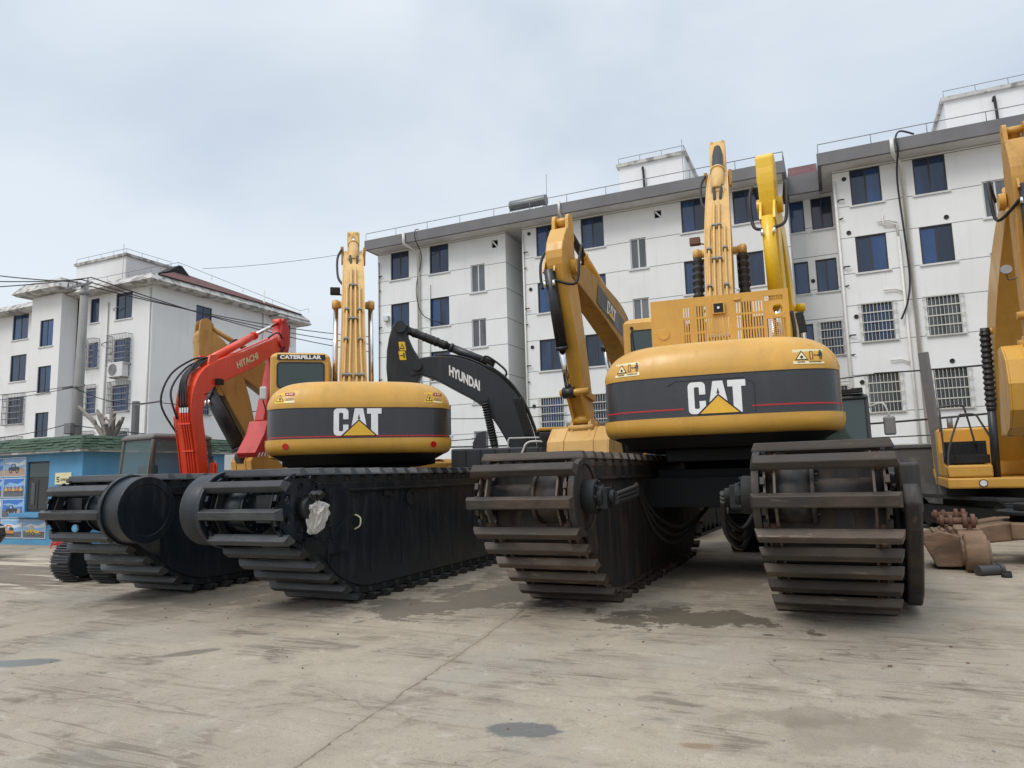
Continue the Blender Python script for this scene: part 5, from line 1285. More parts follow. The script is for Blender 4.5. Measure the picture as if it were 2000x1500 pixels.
def bucket_of(parent, px, py, pz, w, mat, s=1., tilt=0., teeth=5, teethmat='steel', name='bucket', ribs=True, red=False):
    """open bucket: pivot at (py,pz) in the local y-z plane; rounded back towards +y, mouth towards -y"""
    out = [(-.10, .16), (.22, .20), (.50, -.02), (.62, -.38), (.56, -.78), (.34, -1.06), (.0, -1.20), (-.50, -1.24)]
    inn = [(-.48, -1.19), (.0, -1.15), (.30, -1.01), (.51, -.76), (.565, -.38), (.46, -.05), (.20, .15), (-.08, .11)]
    ct, st = math.cos(tilt), math.sin(tilt)
    T = lambda p: (py + s * (p[0] * ct - p[1] * st), pz + s * (p[0] * st + p[1] * ct))
    mb = MB(); mb.prism([T(p) for p in out + inn], px - w / 2, px + w / 2, 'x')
    side = [(-.10, .16), (.22, .20), (.50, -.02), (.62, -.38), (.56, -.78), (.34, -1.06), (.0, -1.20), (-.50, -1.24), (-.46, -.9), (-.2, -.3)]
    for sx in (-1, 1): mb.prism([T(p) for p in side], px + sx * w / 2 - sx * .002, px + sx * (w / 2 + .035), 'x')
    b = mb.build(name, mat, parent, .012)
    if ribs:
        r = MB()
        for fx in (-.25, .25):
            pts = [T((p[0] * 1.012 + .004, p[1])) for p in out[1:7]]
            for a, c in zip(pts[:-1], pts[1:]): bar(r, (px + fx * w, a[0], a[1]), (px + fx * w, c[0], c[1]), .05, .02)
        r.build('wear_strip', mat, b)
    t = MB()
    for i in range(teeth):
        x = px - w / 2 + w * (i + .5) / teeth; p, q = T((-.46, -1.22)), T((-.80, -1.27))
        t.loft([[(x - .05, p[0], p[1] - .04), (x + .05, p[0], p[1] - .04), (x + .05, p[0], p[1] + .05), (x - .05, p[0], p[1] + .05)], [(x - .025, q[0], q[1] - .012), (x + .025, q[0], q[1] - .012), (x + .025, q[0], q[1] + .012), (x - .025, q[0], q[1] + .012)]])
    t.build('tooth', M[teethmat], b)
    e = MB()
    for sx in (-1, 1):
        e.prism([T(p) for p in ((-.16, .05), (.34, .05), (.24, .34), (-.02, .34))], px + sx * .2 - .03, px + sx * .2 + .03, 'x')
    e.cyl((px - .28, *T((.0, .22))), (px + .28, *T((.0, .22))), .07, n=14); e.cyl((px - .28, *T((.26, .20))), (px + .28, *T((.26, .20))), .06, n=14)
    e.build('bucket_ear', mat, b)
    return b

# ---- machine with black pontoons
SH = dict(hull=M['black_hull'], shoe=M['shoe_dark'], edge=M['edge_dark'], chain=M['dark'], roller=M['shoe_dark'], drum=M['black_hull'], sprocket=M['black_hull'], side=side_dark, gearbox=True, pitch=.318, nose_ang=-7, cz=1.27, rr=.39, sec=(.068, .046, .092), end=.05,
          plabel=('black left pontoon with round motor cover', 'black right pontoon with plastic wrapped hub'))
cB = dict(SH, px=(-9.33, -6.37), pw=1.28, py=6.22, w=1.435, R=2.5, zs=(1.985, 2.215, 2.685, 3.11), emb_h=.41, emb_z=.09, emb_x=-.05, stripes=[(-1.41, 1.41)], refl=True,
          labels=[(-1.27, 2.765, .29, .16, 'split'), (.97, 2.765, .29, .16, 'split')])
SB, YB = (-8.03, 10.85), R(37)
rB, cwB, coB = rear_machine(SB, YB, 'yellow amphibious excavator with black pontoons and red striped counterweight, nearer the left', cB)
cab = cab_rear(rB, -1.62, -.55, .1, 1.75, 2.0, 3.98, M['yellow'], (-1.50, -.64, 3.30, 3.79))
mb = MB(); mb.box(-1.49, -.63, .07, .086, 3.83, 3.93); sg = mb.build('name_plate', M['logo_black'], cab)
mb = MB(); vs, fs = fit_text('CATERPILLAR', .74, .075, .05); map2d(mb, vs, fs, lambda x, y: (-1.44 + x, .066, 3.842 + y)); mb.build('lettering', M['white'], sg)
mb = MB(); mb.add([(-1.385, .064, 3.842), (-1.315, .064, 3.842), (-1.35, .064, 3.885)], [(0, 1, 2)]); mb.build('emblem', M['logo_yellow'], sg)
mb = MB(); mb.box(-1.30, -.86, .40, .52, 3.0, 3.42); mb.build('seat', M['rubber'], cab, .05)
mb = MB(); mb.box(-1.78, -1.66, .0, .05, 3.08, 3.32); mb.build('mirror', M['handrail'], rB, .03, 3); MB().tube([(-1.72, .03, 3.07), (-1.68, .1, 2.9), (-1.45, .3, 2.85)], .014, 6).build('mirror_arm', M['dark'], rB)
pB = [(.22, 2.2, .55, .56), (.50, 3.15, .78, .54), (1.1, 4.3, .90, .48), (1.85, 5.3, .95, .47), (2.9, 6.25, .78, .46), (4.05, 7.0, .46, .42)]
XB = -.12
four = [(.12, .62, lambda f: (-.13 - .05 * max(0, .42 - f) * 4)), (.12, .72, lambda f: -.045 - .03 * max(0, .42 - f) * 4), (.12, .72, lambda f: .045 + .03 * max(0, .42 - f) * 4), (.12, .60, lambda f: .13 + .05 * max(0, .42 - f) * 4)]
stB = [(4.42, 7.75, .20, .24), (4.25, 7.2, .50, .30), (4.22, 6.75, .62, .32), (4.6, 5.2, .46, .30), (5.0, 3.9, .34, .28)]
boom_set(rB, XB, pB, four, M['yellow_pale'], (1.75, 5.3), (.75, 2.25), .84, False, ((2.75, 6.55), (4.42, 7.74), .64), stB, lamp=(XB - .36, 2.0, 5.66))
bucket_of(rB, XB, 5.15, 3.65, 1.2, M['yellow_dirty'], 1., R(10))

# ---- machine with rusty pontoons
SH2 = dict(hull=M['hull_rust'], shoe=M['shoe_rust'], edge=M['edge_rust'], chain=M['edge_rust'], roller=M['rust'], drum=M['hull_rust'], sprocket=M['hull_rust'], side=side_rusty, front=.6, pitch=.36, nose_ang=-6, sec=(.070, .050, .090), end=.03, inset=.07,
           plabel=('rust streaked left pontoon with hydraulic motor', 'rusty right pontoon with slab float'))
cC = dict(SH2, px=(-3.16, -.135), pw=1.27, py=7.0, w=1.61, R=2.6, zs=(2.07, 2.31, 2.87, 3.36), emb_h=.43, emb_z=.06, emb_x=.02, stripes=[(-1.585, -.42), (.46, 1.585)], refl=False,
          labels=[(-1.36, 2.93, .36, .20, 'cream'), (1.0, 2.93, .38, .20, 'cream')])
SC, YC = (-1.64, 12.29), R(5)
rC, cwC, coC = rear_machine(SC, YC, 'yellow amphibious excavator with rusty pontoons and raised louvred hood, nearer the right', cC)
mb = MB()        # recessed centre panel outline on the band
for pts in (((-.52, 2.80), (.36, 2.80), (.50, 2.72), (.50, 2.34)), ((-.52, 2.80), (-.62, 2.74))):
    for (xa, za), (xb, zb) in zip(pts[:-1], pts[1:]):
        n = 8
        for i in range(n):
            p = cwC.at(xa + (xb - xa) * i / n, za + (zb - za) * i / n, .002); q = cwC.at(xa + (xb - xa) * (i + 1) / n, za + (zb - za) * (i + 1) / n, .002); bar(mb, p, q, .010, .006)
mb.build('panel_seam', M['logo_black'], coC)
cabC = cab_rear(rC, -1.66, -.6, .0, 1.75, 2.05, 4.30, M['yellow'], (-1.53, -.72, 3.5, 4.08))
mb = MB(); mb.cyl((-1.50, -.03, 4.12), (-1.50, -.0, 4.12), .03, n=10); mb.cyl((-1.5, -.02, 4.12), (-1.47, -.02, 3.72), .008, n=6); mb.build('wiper', M['dark'], cabC)
# raised hood: a sheet with louvre slots, lamp and mesh window
hx0, hx1, hz0, hz1, hy = -.98, 1.06, 3.25, 4.26, -1.25
holes = []
def slots(xa, xb, n, za, zb):
    for i in range(n):
        x = xa + (xb - xa) * (i + .5) / n; holes.append((x - .0075, x + .0075, za, zb))
for (za, zb) in ((3.95, 4.12), (3.72, 3.92), (3.50, 3.69)):
    slots(-.49, -.38, 3, za, zb)
    slots(-.29, -.29 + (.16 if za > 3.9 else .5), 4 if za > 3.9 else 12, za, zb); slots(.30, .70, 10, za, zb)
holes += [(.74, 1.0, 3.48, 3.82), (.72, .98, 4.10, 4.17), (.82, .98, 3.88, 4.04)]
mb = MB()
for yy in (hy, hy + .03): wall_plate(mb, hx0, hx1, hz0, hz1, yy, holes, .0)
for (a, b_, c_, d) in holes: mb.loft([[(a, hy, c_), (b_, hy, c_), (b_, hy, d), (a, hy, d)], [(a, hy + .03, c_), (b_, hy + .03, c_), (b_, hy + .03, d), (a, hy + .03, d)]], True, False)
mb.loft([[(hx0, hy, hz0), (hx1, hy, hz0), (hx1, hy, hz1), (hx0, hy, hz1)], [(hx0, hy + .03, hz0), (hx1, hy + .03, hz0), (hx1, hy + .03, hz1), (hx0, hy + .03, hz1)]], True, False)
mb.box(hx0, hx0 + .03, hy + .03, hy + .40, hz0 + .03, hz1); mb.box(hx0 + .03, hx1, hy + .031, hy + .05, hz1 - .03, hz1 - .001)
hood = mb.build('hood', M['yellow'], rC)
g = MB()
for (a, b_, c_, d) in ((.74, 1.0, 3.48, 3.82), (.72, .98, 4.10, 4.17)):
    n = int((b_ - a) / .03)
    for i in range(1, n): x = a + (b_ - a) * i / n; g.box(x - .004, x + .004, hy + .008, hy + .016, c_, d)
    n = int((d - c_) / .03)
    for i in range(1, n): z = c_ + (d - c_) * i / n; g.box(a, b_, hy + .016, hy + .022, z - .004, z + .004)
g.build('hood_grille', M['yellow_pale'], hood)
r = MB(); r.disc_ring((.90, hy - .004, 3.96), (0, 1, 0), .072, .125, .010, 26); r.build('oval_rim', M['yellow'], hood)
l = MB(); l.box(-.04, .15, hy - .05, hy - .003, 3.96, 4.14, 0); l.box(-.015, .125, hy - .058, hy - .051, 3.98, 4.12, 1); l.cyl((.055, hy - .06, 4.05), (.055, hy - .068, 4.05), .02, n=16, mi=2); l.build('work_lamp', [M['yellow'], M['dark'], M['lamp']], hood, .006)
l = MB(); l.disc_ring((-.79, hy - .012, 3.72), (0, 1, 0), .0, .09, .008, 24)
for x, z in ((-.72, 3.30), (-.38, 3.45), (.35, 3.45), (.28, 4.15)): l.box(x, x + .1, hy - .025, hy - .002, z, z + .035)
pieces(l, 'latch', M['yellow'], hood, .004)
MB().tube(spline([(1.08, -1.1, 3.3), (1.12, -1.1, 3.6), (1.10, -1.0, 3.95)], 5), .03, 8).build('seal', M['rubber'], hood)
mb = MB(); mb.box(1.30, 1.43, .45, .5, 3.55, 3.92); mi_ = mb.build('mirror', M['dark'], rC, .04, 3); mi_.rotation_euler = (0, R(-8), 0); mi_.location = (.48, 0, .16)
MB().tube([(1.36, .48, 3.5), (1.36, .5, 2.7)], .016, 6).build('mirror_arm', M['dark'], rC)
pC = [(.22, 2.3, .60, .50), (.52, 3.4, .85, .48), (1.15, 4.9, .98, .48), (1.95, 5.95, 1.0, .49), (3.0, 7.15, .84, .46), (4.15, 8.2, .50, .43)]
fourC = [(.12, .60, lambda f: -.15), (.12, .74, lambda f: -.06), (.12, .74, lambda f: .04), (.12, .62, lambda f: .14)]
stC = [(4.72, 9.38, .26, .36), (4.45, 8.6, .55, .36), (4.38, 8.0, .66, .36), (4.8, 6.2, .5, .34), (5.2, 4.6, .38, .3)]
boC, _ = boom_set(rC, .0, pC, fourC, M['yellow_pale'], (1.9, 5.88), (.8, 2.4), .98, True, ((2.75, 7.45), (4.7, 9.3), .44), stC, arm_boot=True, lamp=(-.45, 2.1, 6.22))
bucket_of(rC, 0, 5.4, 4.35, 1.3, M['yellow_dirty'], 1., R(10))
# hydraulic hoses slung between the pontoons
hz = thing  # (kept local to the machine: hoses are its parts)
def chose(pts, r=.028): 
    ca, sa = math.cos(-YC), math.sin(-YC)
    P = [((p[0] - SC[0]) * ca - (p[1] - SC[1]) * sa, (p[0] - SC[0]) * sa + (p[1] - SC[1]) * ca, p[2]) for p in pts]
    MB().tube(spline(P, 8), r, 8).build('hose', M['rubber'], rC)
xl, xr = -2.53, -.77
for k in range(3):
    chose([(xl + .32, 7.55, 1.36 - .04 * k), (xl + .36, 8.2, 1.42 - .05 * k), (xl + .14, 9.2, 1.40 - .05 * k), (xl + .18, 9.9, 1.0 - .12 * k), (xl + .35, 10.6, .78 - .10 * k), (xl + .6, 11.2, .95), (xl + .85, 11.5, 1.3)])
    chose([(xr - .32, 7.55, 1.36 - .04 * k), (xr - .38, 8.1, 1.1 - .1 * k), (xr - .30, 8.8, .9 - .1 * k), (xr - .22, 9.6, 1.1), (xr - .35, 11.2, 1.32)])
# ------------------------------------------------------------------ ordinary tracked excavators
CR = (math.cos(HEAD), math.sin(HEAD)); CA = (-CR[1], CR[0])          # yard directions 24 degrees off the block: used to write plan positions
def plan(r_, a): return (CR[0] * r_ + CA[0] * a, CR[1] * r_ + CA[1] * a)
def yaw_of(dr, da):
    d = plan(dr, da); return math.atan2(-d[0], d[1])
def crawler(root, x, y0, y1, w, h, rot=0., mat=None, pivot=None):
    mb = MB(); r = h / 2; n = 9; prof = []
    L = y1 - y0
    pts = []
    m = max(8, int((2 * L + 2 * math.pi * r) / .17)); tot = 2 * (L - 2 * r) + 2 * math.pi * r
    mb2 = MB()
    for k in range(m):
        s = k / m * tot
        a, b_ = L - 2 * r, math.pi * r
        if s < a: c, t = (y0 + r + s, 2 * r), (1, 0)
        elif s < a + b_: q = (s - a) / r; c, t = (y1 - r + r * math.sin(q), r + r * math.cos(q)), (math.cos(q), -math.sin(q))
        elif s < 2 * a + b_: c, t = (y1 - r - (s - a - b_), 0.0), (-1, 0)
        else: q = (s - 2 * a - b_) / r; c, t = (y0 + r - r * math.sin(q), r - r * math.cos(q)), (-math.cos(q), math.sin(q))
        nn = Vector((0, -t[1], t[0])); tt = Vector((0, t[0], t[1])); cc = Vector((x, c[0], c[1])) + nn * .0 + Vector((0, 0, .03))
        mb2.obox(cc, (w / 2, 0, 0), tt * (tot / m * .47), nn * .014)
        for f in (-.3, 0, .3): mb2.obox(cc + tt * (tot / m * f) + nn * .026, (w / 2, 0, 0), tt * .008, nn * .014)
    tr = mb2.build('crawler_track', mat or M['shoe_dark'], root, rotz=rot)
    f = MB(); f.box(x - w * .32, x + w * .32, y0 + r, y1 - r, .14, h - .16)
    for yy in (y0 + r, y1 - r): f.cyl((x - w * .36, yy, r + .03), (x + w * .36, yy, r + .03), r * .86, n=24)
    for i in range(6):
        yy = y0 + r + (L - 2 * r) * (i + .5) / 6; f.cyl((x - w * .38, yy, .14), (x + w * .38, yy, .14), .10, n=12)
    f.build('track_frame', M['dark'], tr, .01)
    return tr
def open_cab(root, x0, x1, y0, y1, z0, z1, mat, glass, bars=False, name='cab'):
    """cab of posts, roof and panes, so one can see through it"""
    t = .07; mb = MB(); sl = .12
    mb.box(x0, x1, y0, y1, z0, z0 + .28)
    for x in (x0, x1 - t):
        mb.prism([(y0, z0 + .28), (y0 + t, z0 + .28), (y0 + t + sl, z1 - .1), (y0 + sl, z1 - .1)], x, x + t, 'x')
        mb.prism([(y1 - t, z0 + .28), (y1, z0 + .28), (y1 - .16, z1 - .1), (y1 - .16 - t, z1 - .1)], x, x + t, 'x')
        mb.box(x, x + t, (y0 + y1) / 2 - .04, (y0 + y1) / 2 + .04, z0 + .28, z1 - .1)
    mb.loft([[(x0, y0 + sl - .02, z1 - .12), (x1, y0 + sl - .02, z1 - .12), (x1, y1 - .14, z1 - .12), (x0, y1 - .14, z1 - .12)], [(x0, y0 + sl - .02, z1 - .05), (x1, y0 + sl - .02, z1 - .05), (x1, y1 - .14, z1 - .05), (x0, y1 - .14, z1 - .05)], [(x0 + .08, y0 + sl + .06, z1), (x1 - .08, y0 + sl + .06, z1), (x1 - .08, y1 - .22, z1), (x0 + .08, y1 - .22, z1)]])
    c = mb.build(name, mat, root, .03, 3)
    g = MB()
    g.add([(x0 + .03, y0 + .03, z0 + .3), (x1 - .03, y0 + .03, z0 + .3), (x1 - .03, y0 + .03 + sl, z1 - .12), (x0 + .03, y0 + .03 + sl, z1 - .12)], [(0, 1, 2, 3)])
    g.build('rear_window', glass, c)
    g = MB(); g.add([(x0 + .03, y1 - .03, z0 + .3), (x1 - .03, y1 - .03, z0 + .3), (x1 - .03, y1 - .19, z1 - .12), (x0 + .03, y1 - .19, z1 - .12)], [(0, 1, 2, 3)]); g.build('windscreen', glass, c)
    for x in (x0 + .03, x1 - .03):
        g = MB(); g.add([(x, y0 + .05, z0 + .3), (x, y1 - .05, z0 + .3), (x, y1 - .2, z1 - .12), (x, y0 + sl + .05, z1 - .12)], [(0, 1, 2, 3)]); g.build('side_window', glass, c)
    if bars:
        b = MB()
        for i in range(5): z = z0 + .42 + i * (z1 - z0 - .65) / 4; b.tube([(x1 + .02, (y0 + y1) / 2, z), (x1 + .02, y1 - .12, z)], .014, 6)
        b.build('guard_bar', M['darkrail'], c)
    s = MB(); s.box(x0 + .25, x1 - .25, y0 + .3, y0 + .42, z0 + .28, z0 + .95); s.box(x0 + .22, x1 - .22, y0 + .42, y0 + .85, z0 + .28, z0 + .45); s.build('seat', M['rubber'], c, .05)
    return c
def front_digger(name, label, S, yaw, c, group=None):
    """tracked excavator built looking along its own +y; c holds the boom, stick and bucket lines in its y-z plane"""
    root = thing(name, label, 'excavator', (S[0], S[1], 0), yaw, group); k = c.get('k', 1.); mt = c['mat']
    tg, tw, tl, th = c.get('tracks', (1.25, .6, 4.2, .95))
    u = c.get('under', 0.)
    ca, sa = math.cos(u), math.sin(u)
    for s in (-1, 1): crawler(root, s * tg, -tl / 2, tl / 2, tw, th, u)
    mb = MB(); mb.box(-tg, tg, -.6, .6, .4, .8); mb.cyl((0, 0, .75), (0, 0, 1.02), .65, n=30); mb.build('carbody', M['dark'], root, .02, rotz=u)
    w = c.get('w', 1.4)
    mb = MB(); mb.box(-w, w, -2.2 * k, 1.7 * k, 1.02, 1.26); mb.build('deck', c.get('deck', mt), root, .04)
    zt = c.get('hood_z', 2.35)
    cw = CW(w, 3.0 * k, .9, (1.06, 1.45, 1.75, zt - .35, zt), sh_x=.3, sh_y=.15); cw.zl = 1.45; cw.zt = zt - .4
    cw.build(root, mt, c.get('band', mt))
    mb = MB(); mb.box(-w * .98, w * .98, -2.15 * k, -.35, 1.27, zt - .08); mb.build('engine_housing', c.get('hood', mt), root, .06, 3)
    mb = MB(); mb.box(.50, w * .98, -.30, .75 * k, 1.27, 2.0 if not c.get('tool') else 1.9); mb.box(.5, w * .98, .8 * k, 1.66 * k, 1.27, 1.55); mb.build('tool_box', c.get('deck', mt), root, .05, 3)
    if c.get('cab'):
        x0, x1, y0, y1, z1, cm = c['cab']; open_cab(root, x0, x1, y0, y1, 1.27, z1, cm, M['glass_cab'])
    # boom
    P = c['boom']; path = dense(P, 5); mb = MB(); beam(mb, path, 0); bo = mb.build('boom', c.get('boom_mat', mt), root, .02)
    for sx in (-1, 1):
        pts = above(path, .03, sx * .1); MB().tube(pts[3:-3], .022, 7).build('hydraulic_pipe', c.get('boom_mat', mt), bo)
    y, z = c['lift'][1]; bw = P[2][3]
    MB().cyl((-bw / 2 - .2, y, z), (bw / 2 + .2, y, z), .07, n=14).build('cross_pin', mt, bo)
    for s in (-1, 1):
        x = s * (bw / 2 + .13); h = hyd(root, (x, *c['lift'][0]), (x, y, z), .5, .085, 'lift_cylinder', c.get('cyl', M['black']))
        if c.get('boots'): bellows(h, Vector((x, *c['lift'][0])).lerp(Vector((x, y, z)), .5), (x, y, z), .12, 14)
    if c.get('arm_cyl'):
        a, b_, fr = c['arm_cyl']; ac = hyd(root, (0, *a), (0, *b_), fr, .1, 'arm_cylinder', c.get('armmat', c.get('cyl', mt)), (c.get('armmat') or M['chrome']) if not c.get('arm_sleeve') else M['rubber'], .062 if not c.get('arm_sleeve') else .085)
    # stick
    st = c['stick']; sp = dense(st, 4); mb = MB()
    if c.get('outline'): mb.prism(c['outline'], -st[0][3] / 2, st[0][3] / 2, 'x')
    else: beam(mb, sp, 0)
    so = mb.build('stick', c.get('stick_mat', mt), root, .02)
    e = MB(); ye, ze = c['ears']
    for s in (-1, 1):
        pr = [(ye - .17, ze - .42), (ye + .17, ze - .42), (ye + .13, ze + .02)] + [(ye + .13 * math.cos(R(20 * i)), ze + .02 + .13 * math.sin(R(20 * i))) for i in range(1, 10)]
        e.prism(pr, s * st[0][3] * .40 - .035, s * st[0][3] * .40 + .035, 'x')
    e.cyl((-st[0][3] * .5, ye, ze + .02), (st[0][3] * .5, ye, ze + .02), .07, n=16)
    e.build('stick_ear', c.get('stick_mat', mt), so)
    yp, zp = P[-1][0], P[-1][1]
    mb = MB()
    for s in (-1, 1): mb.cyl((s * (P[-1][3] / 2 - .02), yp, zp), (s * (P[-1][3] / 2 + .09), yp, zp), .16, n=20)
    pieces(mb, 'pin_boss', mt, so)
    # bucket cylinder along the front of the stick
    b0, b1, fr = c['buck_cyl']; bx = c.get('bx', 0.)
    bc = hyd(root, (bx, *b0), (bx, *b1), fr, c.get('bcr', .10), 'bucket_cylinder', c.get('bcyl', M['black']))
    if c.get('buck_boot'): bellows(bc, Vector((bx, *b0)).lerp(Vector((bx, *b1)), fr), (bx, *b1), .12, 16)
    m2 = MB()
    for s in (-1, 1): m2.prism([(b0[0] - .30, b0[1] - .15), (b0[0] - .30, b0[1] + .55), (b0[0] - .02, b0[1] + .12), (b0[0] + .05, b0[1] - .06)], bx + s * .12 - .02, bx + s * .12 + .02, 'x')
    pieces(m2, 'cylinder_lug', c.get('stick_mat', mt), so)
    # hoses looping either side
    for s in (-1, 1):
        x = s * (P[-1][3] / 2 + .08)
        MB().tube(spline([(x, yp - .3, zp + .1), (x * 1.35, yp - .05, zp + .45), (x * 1.5, yp + .25, zp + .1), (x * 1.3, yp + .35, zp - .45), (bx + s * .1, b0[0] + .02, b0[1] - .25)], 6), .030, 8).build('hose', M['rubber'], so)
        f = MB(); p = Vector((bx + s * .1, b0[0] + .02, b0[1] - .25)); f.cyl(p, p + Vector((0, 0, -.12)), .034, n=8); f.build('hose_fitting', M['chrome'], so)
    # linkage and bucket
    pv = c['pivot']; lk = MB(); wl = st[-1][3]
    for s in (-1, 1):
        bar(lk, (s * (wl / 2 + .04), b1[0], b1[1]), (s * (wl / 2 + .04), pv[0] - .05, pv[1] + .55), .05, .12); bar(lk, (s * .16, b1[0], b1[1]), (s * .16, pv[0] + .26, pv[1] + .10), .06, .14)
    lk.cyl((-wl / 2 - .16, b1[0], b1[1]), (wl / 2 + .16, b1[0], b1[1]), .075, n=16); lk.cyl((-wl / 2 - .12, pv[0], pv[1]), (wl / 2 + .12, pv[0], pv[1]), .075, n=16); lk.cyl((-.2, pv[0] + .26, pv[1] + .1), (.2, pv[0] + .26, pv[1] + .1), .09, n=16)
    lk.build('linkage', c.get('stick_mat', mt), so)
    bk = c['bucket']; bucket_of(root, 0, pv[0], pv[1] - .22 * bk[1], bk[0], bk[2], bk[1], bk[3])
    return root, bo, so

# (1) dusty yellow machine between the black and the rusty pontoons, facing the viewer
PF, QF = (1.22, 14.45), (3.6, 19.1)
dF = (PF[0] - QF[0], PF[1] - QF[1]); yF = yaw_of(*dF); SF = plan(QF[0] + .04, QF[1] + .2)
cF = dict(mat=M['yellow'], boom_mat=M['yellow_brown'], stick_mat=M['yellow'], cab=(-1.35, -.38, .1, 1.75, 3.0, M['yellow']), hood_z=2.45,
          boom=[(.3, 2.0, .55, .5), (.75, 3.0, .85, .48), (2.0, 4.85, 1.0, .46), (3.4, 5.45, .85, .44), (5.42, 5.87, .45, .42)], lift=((.9, 1.5), (2.1, 4.7)),
          arm_cyl=((2.6, 5.75), (5.42, 6.86), .62), arm_sleeve=True, ears=(5.46, 6.86),
          stick=[(5.50, 6.62, .35, .38), (5.62, 6.1, .70, .38), (5.50, 5.6, .66, .35), (5.0, 4.2, .48, .34), (4.58, 2.75, .34, .32)],
          buck_cyl=((5.93, 5.75), (5.12, 3.28), .64), bx=.13, bcr=.12, pivot=(4.52, 2.62), bucket=(1.32, 1.15, M['yellow_pale'], R(-8)))
rF, boF, _ = front_digger('excavator', 'dusty yellow excavator facing the camera with black bucket cylinder, standing between the two amphibious machines', SF, yF, cF)
# emblem plates on both flanks of its boom
for s in (1, -1):
    pl = MB(); a, b_ = Vector((s * .226, 2.35, 5.10)), Vector((s * .226, 4.1, 5.62)); u = (b_ - a).normalized(); nup = Vector((0, -u.z, u.y))
    L = (b_ - a).length
    def P3(x, y, off): return tuple(a + u * x + nup * y + Vector((s * off, 0, 0)))
    for (xa, xb, mi_) in ((0, L, 0), (-.14, -.03, 1)):
        vs = [(xa + .06, -.26), (xb, -.26), (xb, .20), (xa, .20), (xa, -.2)]; map2d(pl, vs, [(0, 1, 2, 3, 4)], lambda x, y: P3(x, y, .006), mi_)
    po = pl.build('name_plate', [M['band'], M['stripe']], boF)
    fl = 1 if s > 0 else -1
    emblem(po, lambda x, y, o: P3(L / 2 + s * x, -.20 + y, .008 + o), .34, cut=1.)

# (2) yellow machine far left, facing left behind the orange one
cE = dict(mat=M['yellow_dirty'], boom_mat=M['yellow_brown'], stick_mat=M['yellow_brown'], hood_z=2.1, tracks=(1.1, .5, 3.6, .8),
          cab=(-1.35, -.38, .1, 1.75, 2.6, M['yellow']),
          boom=[(.3, 1.7, .5, .42), (.8, 2.4, .75, .42), (1.7, 3.35, .85, .40), (2.7, 4.1, .75, .38), (3.72, 4.55, .42, .38)], lift=((.9, 1.4), (1.7, 3.2)),
          arm_cyl=((2.0, 4.25), (4.22, 5.33), .55), armmat=M['yellow_brown'], ears=(4.33, 5.33), outline=[(4.20, 5.22), (4.46, 5.20), (4.50, 5.08), (4.47, 4.40), (4.36, 4.30), (4.12, 4.20), (3.82, 3.63), (3.12, 2.42), (2.92, 2.46), (3.06, 2.9), (3.24, 3.66), (3.48, 4.44), (3.88, 4.98)],
          stick=[(4.3, 4.9, .42, .36), (4.0, 4.55, .86, .36), (3.7, 4.0, .74, .36), (3.3, 3.1, .52, .34), (3.02, 2.5, .38, .34)],
          buck_cyl=((4.16, 3.80), (3.26, 2.20), .86), bcr=.18, pivot=(2.98, 2.48), bucket=(1.1, .85, M['yellow_dirty'], R(-25)))
qe = (-4.20, 19.6); fe = (-.72, -.69); SE = plan(*qe)
rE, boE, _ = front_digger('excavator', 'brownish yellow excavator with raised folded stick behind the orange boom', SE, yaw_of(*fe), cE)

# (3) bright yellow machine behind the hood of the rusty pontoon machine
SG = plan(6.3, 15.6); yG = yaw_of(-.45, -.89)
cG = dict(mat=M['yellow_bright'], band=M['band'], hood_z=1.95, under=-yG, cab=(-1.38, -.45, .2, 1.85, 2.98, M['band']), tracks=(1.05, .6, 4.4, .92), deck=M['band'], hood=M['band'],
          boom=[(.3, 2.0, .5, .40), (.6, 3.2, .76, .34), (1.2, 5.2, .80, .32), (1.9, 6.2, .70, .30), (2.75, 6.6, .42, .28)], lift=((.8, 1.4), (1.1, 4.9)),
          arm_cyl=((1.35, 6.1), (2.75, 7.2), .6), ears=(2.85, 7.0), cyl=M['yellow_bright'], bcyl=M['yellow_bright'],
          stick=[(2.95, 7.35, .44, .30), (2.96, 7.1, .56, .30), (2.88, 6.6, .60, .28), (2.5, 5.2, .52, .27), (2.2, 3.7, .40, .26)],
          buck_cyl=((3.34, 6.22), (2.85, 3.9), .70), bcr=.12, pivot=(2.15, 3.45), bucket=(1.0, .85, M['yellow_bright'], R(-20)))
rG, boG, soG = front_digger('excavator', 'bright lemon yellow excavator arm rising behind the louvred hood, black framed cab to its right', SG, yG, cG)
mb = MB(); mb.prism([(2.70, 6.9), (3.24, 6.9), (3.22, 7.42), (3.1, 7.52), (2.9, 7.52), (2.74, 7.42)], -.16, .16, 'x'); mb.build('stick_head', M['yellow_bright'], soG, .04, 3)
mb = MB(); mb.box(-1.80, -1.60, 1.75, 1.82, 2.15, 2.5); mb.build('mirror', M['steel'], rG, .05, 3); MB().tube(spline([(-1.38, 1.7, 2.7), (-1.62, 1.78, 2.75), (-1.70, 1.78, 2.5)], 4), .018, 6).build('mirror_arm', M['handrail'], rG)
mb = MB(); mb.box(-1.3, -.5, 1.55, 1.75, 2.99, 3.06)
for x in (-1.2, -.6): mb.box(x - .1, x + .1, 1.75, 1.82, 2.985, 3.07)
mb.build('roof_lamp', M['dark'], rG)

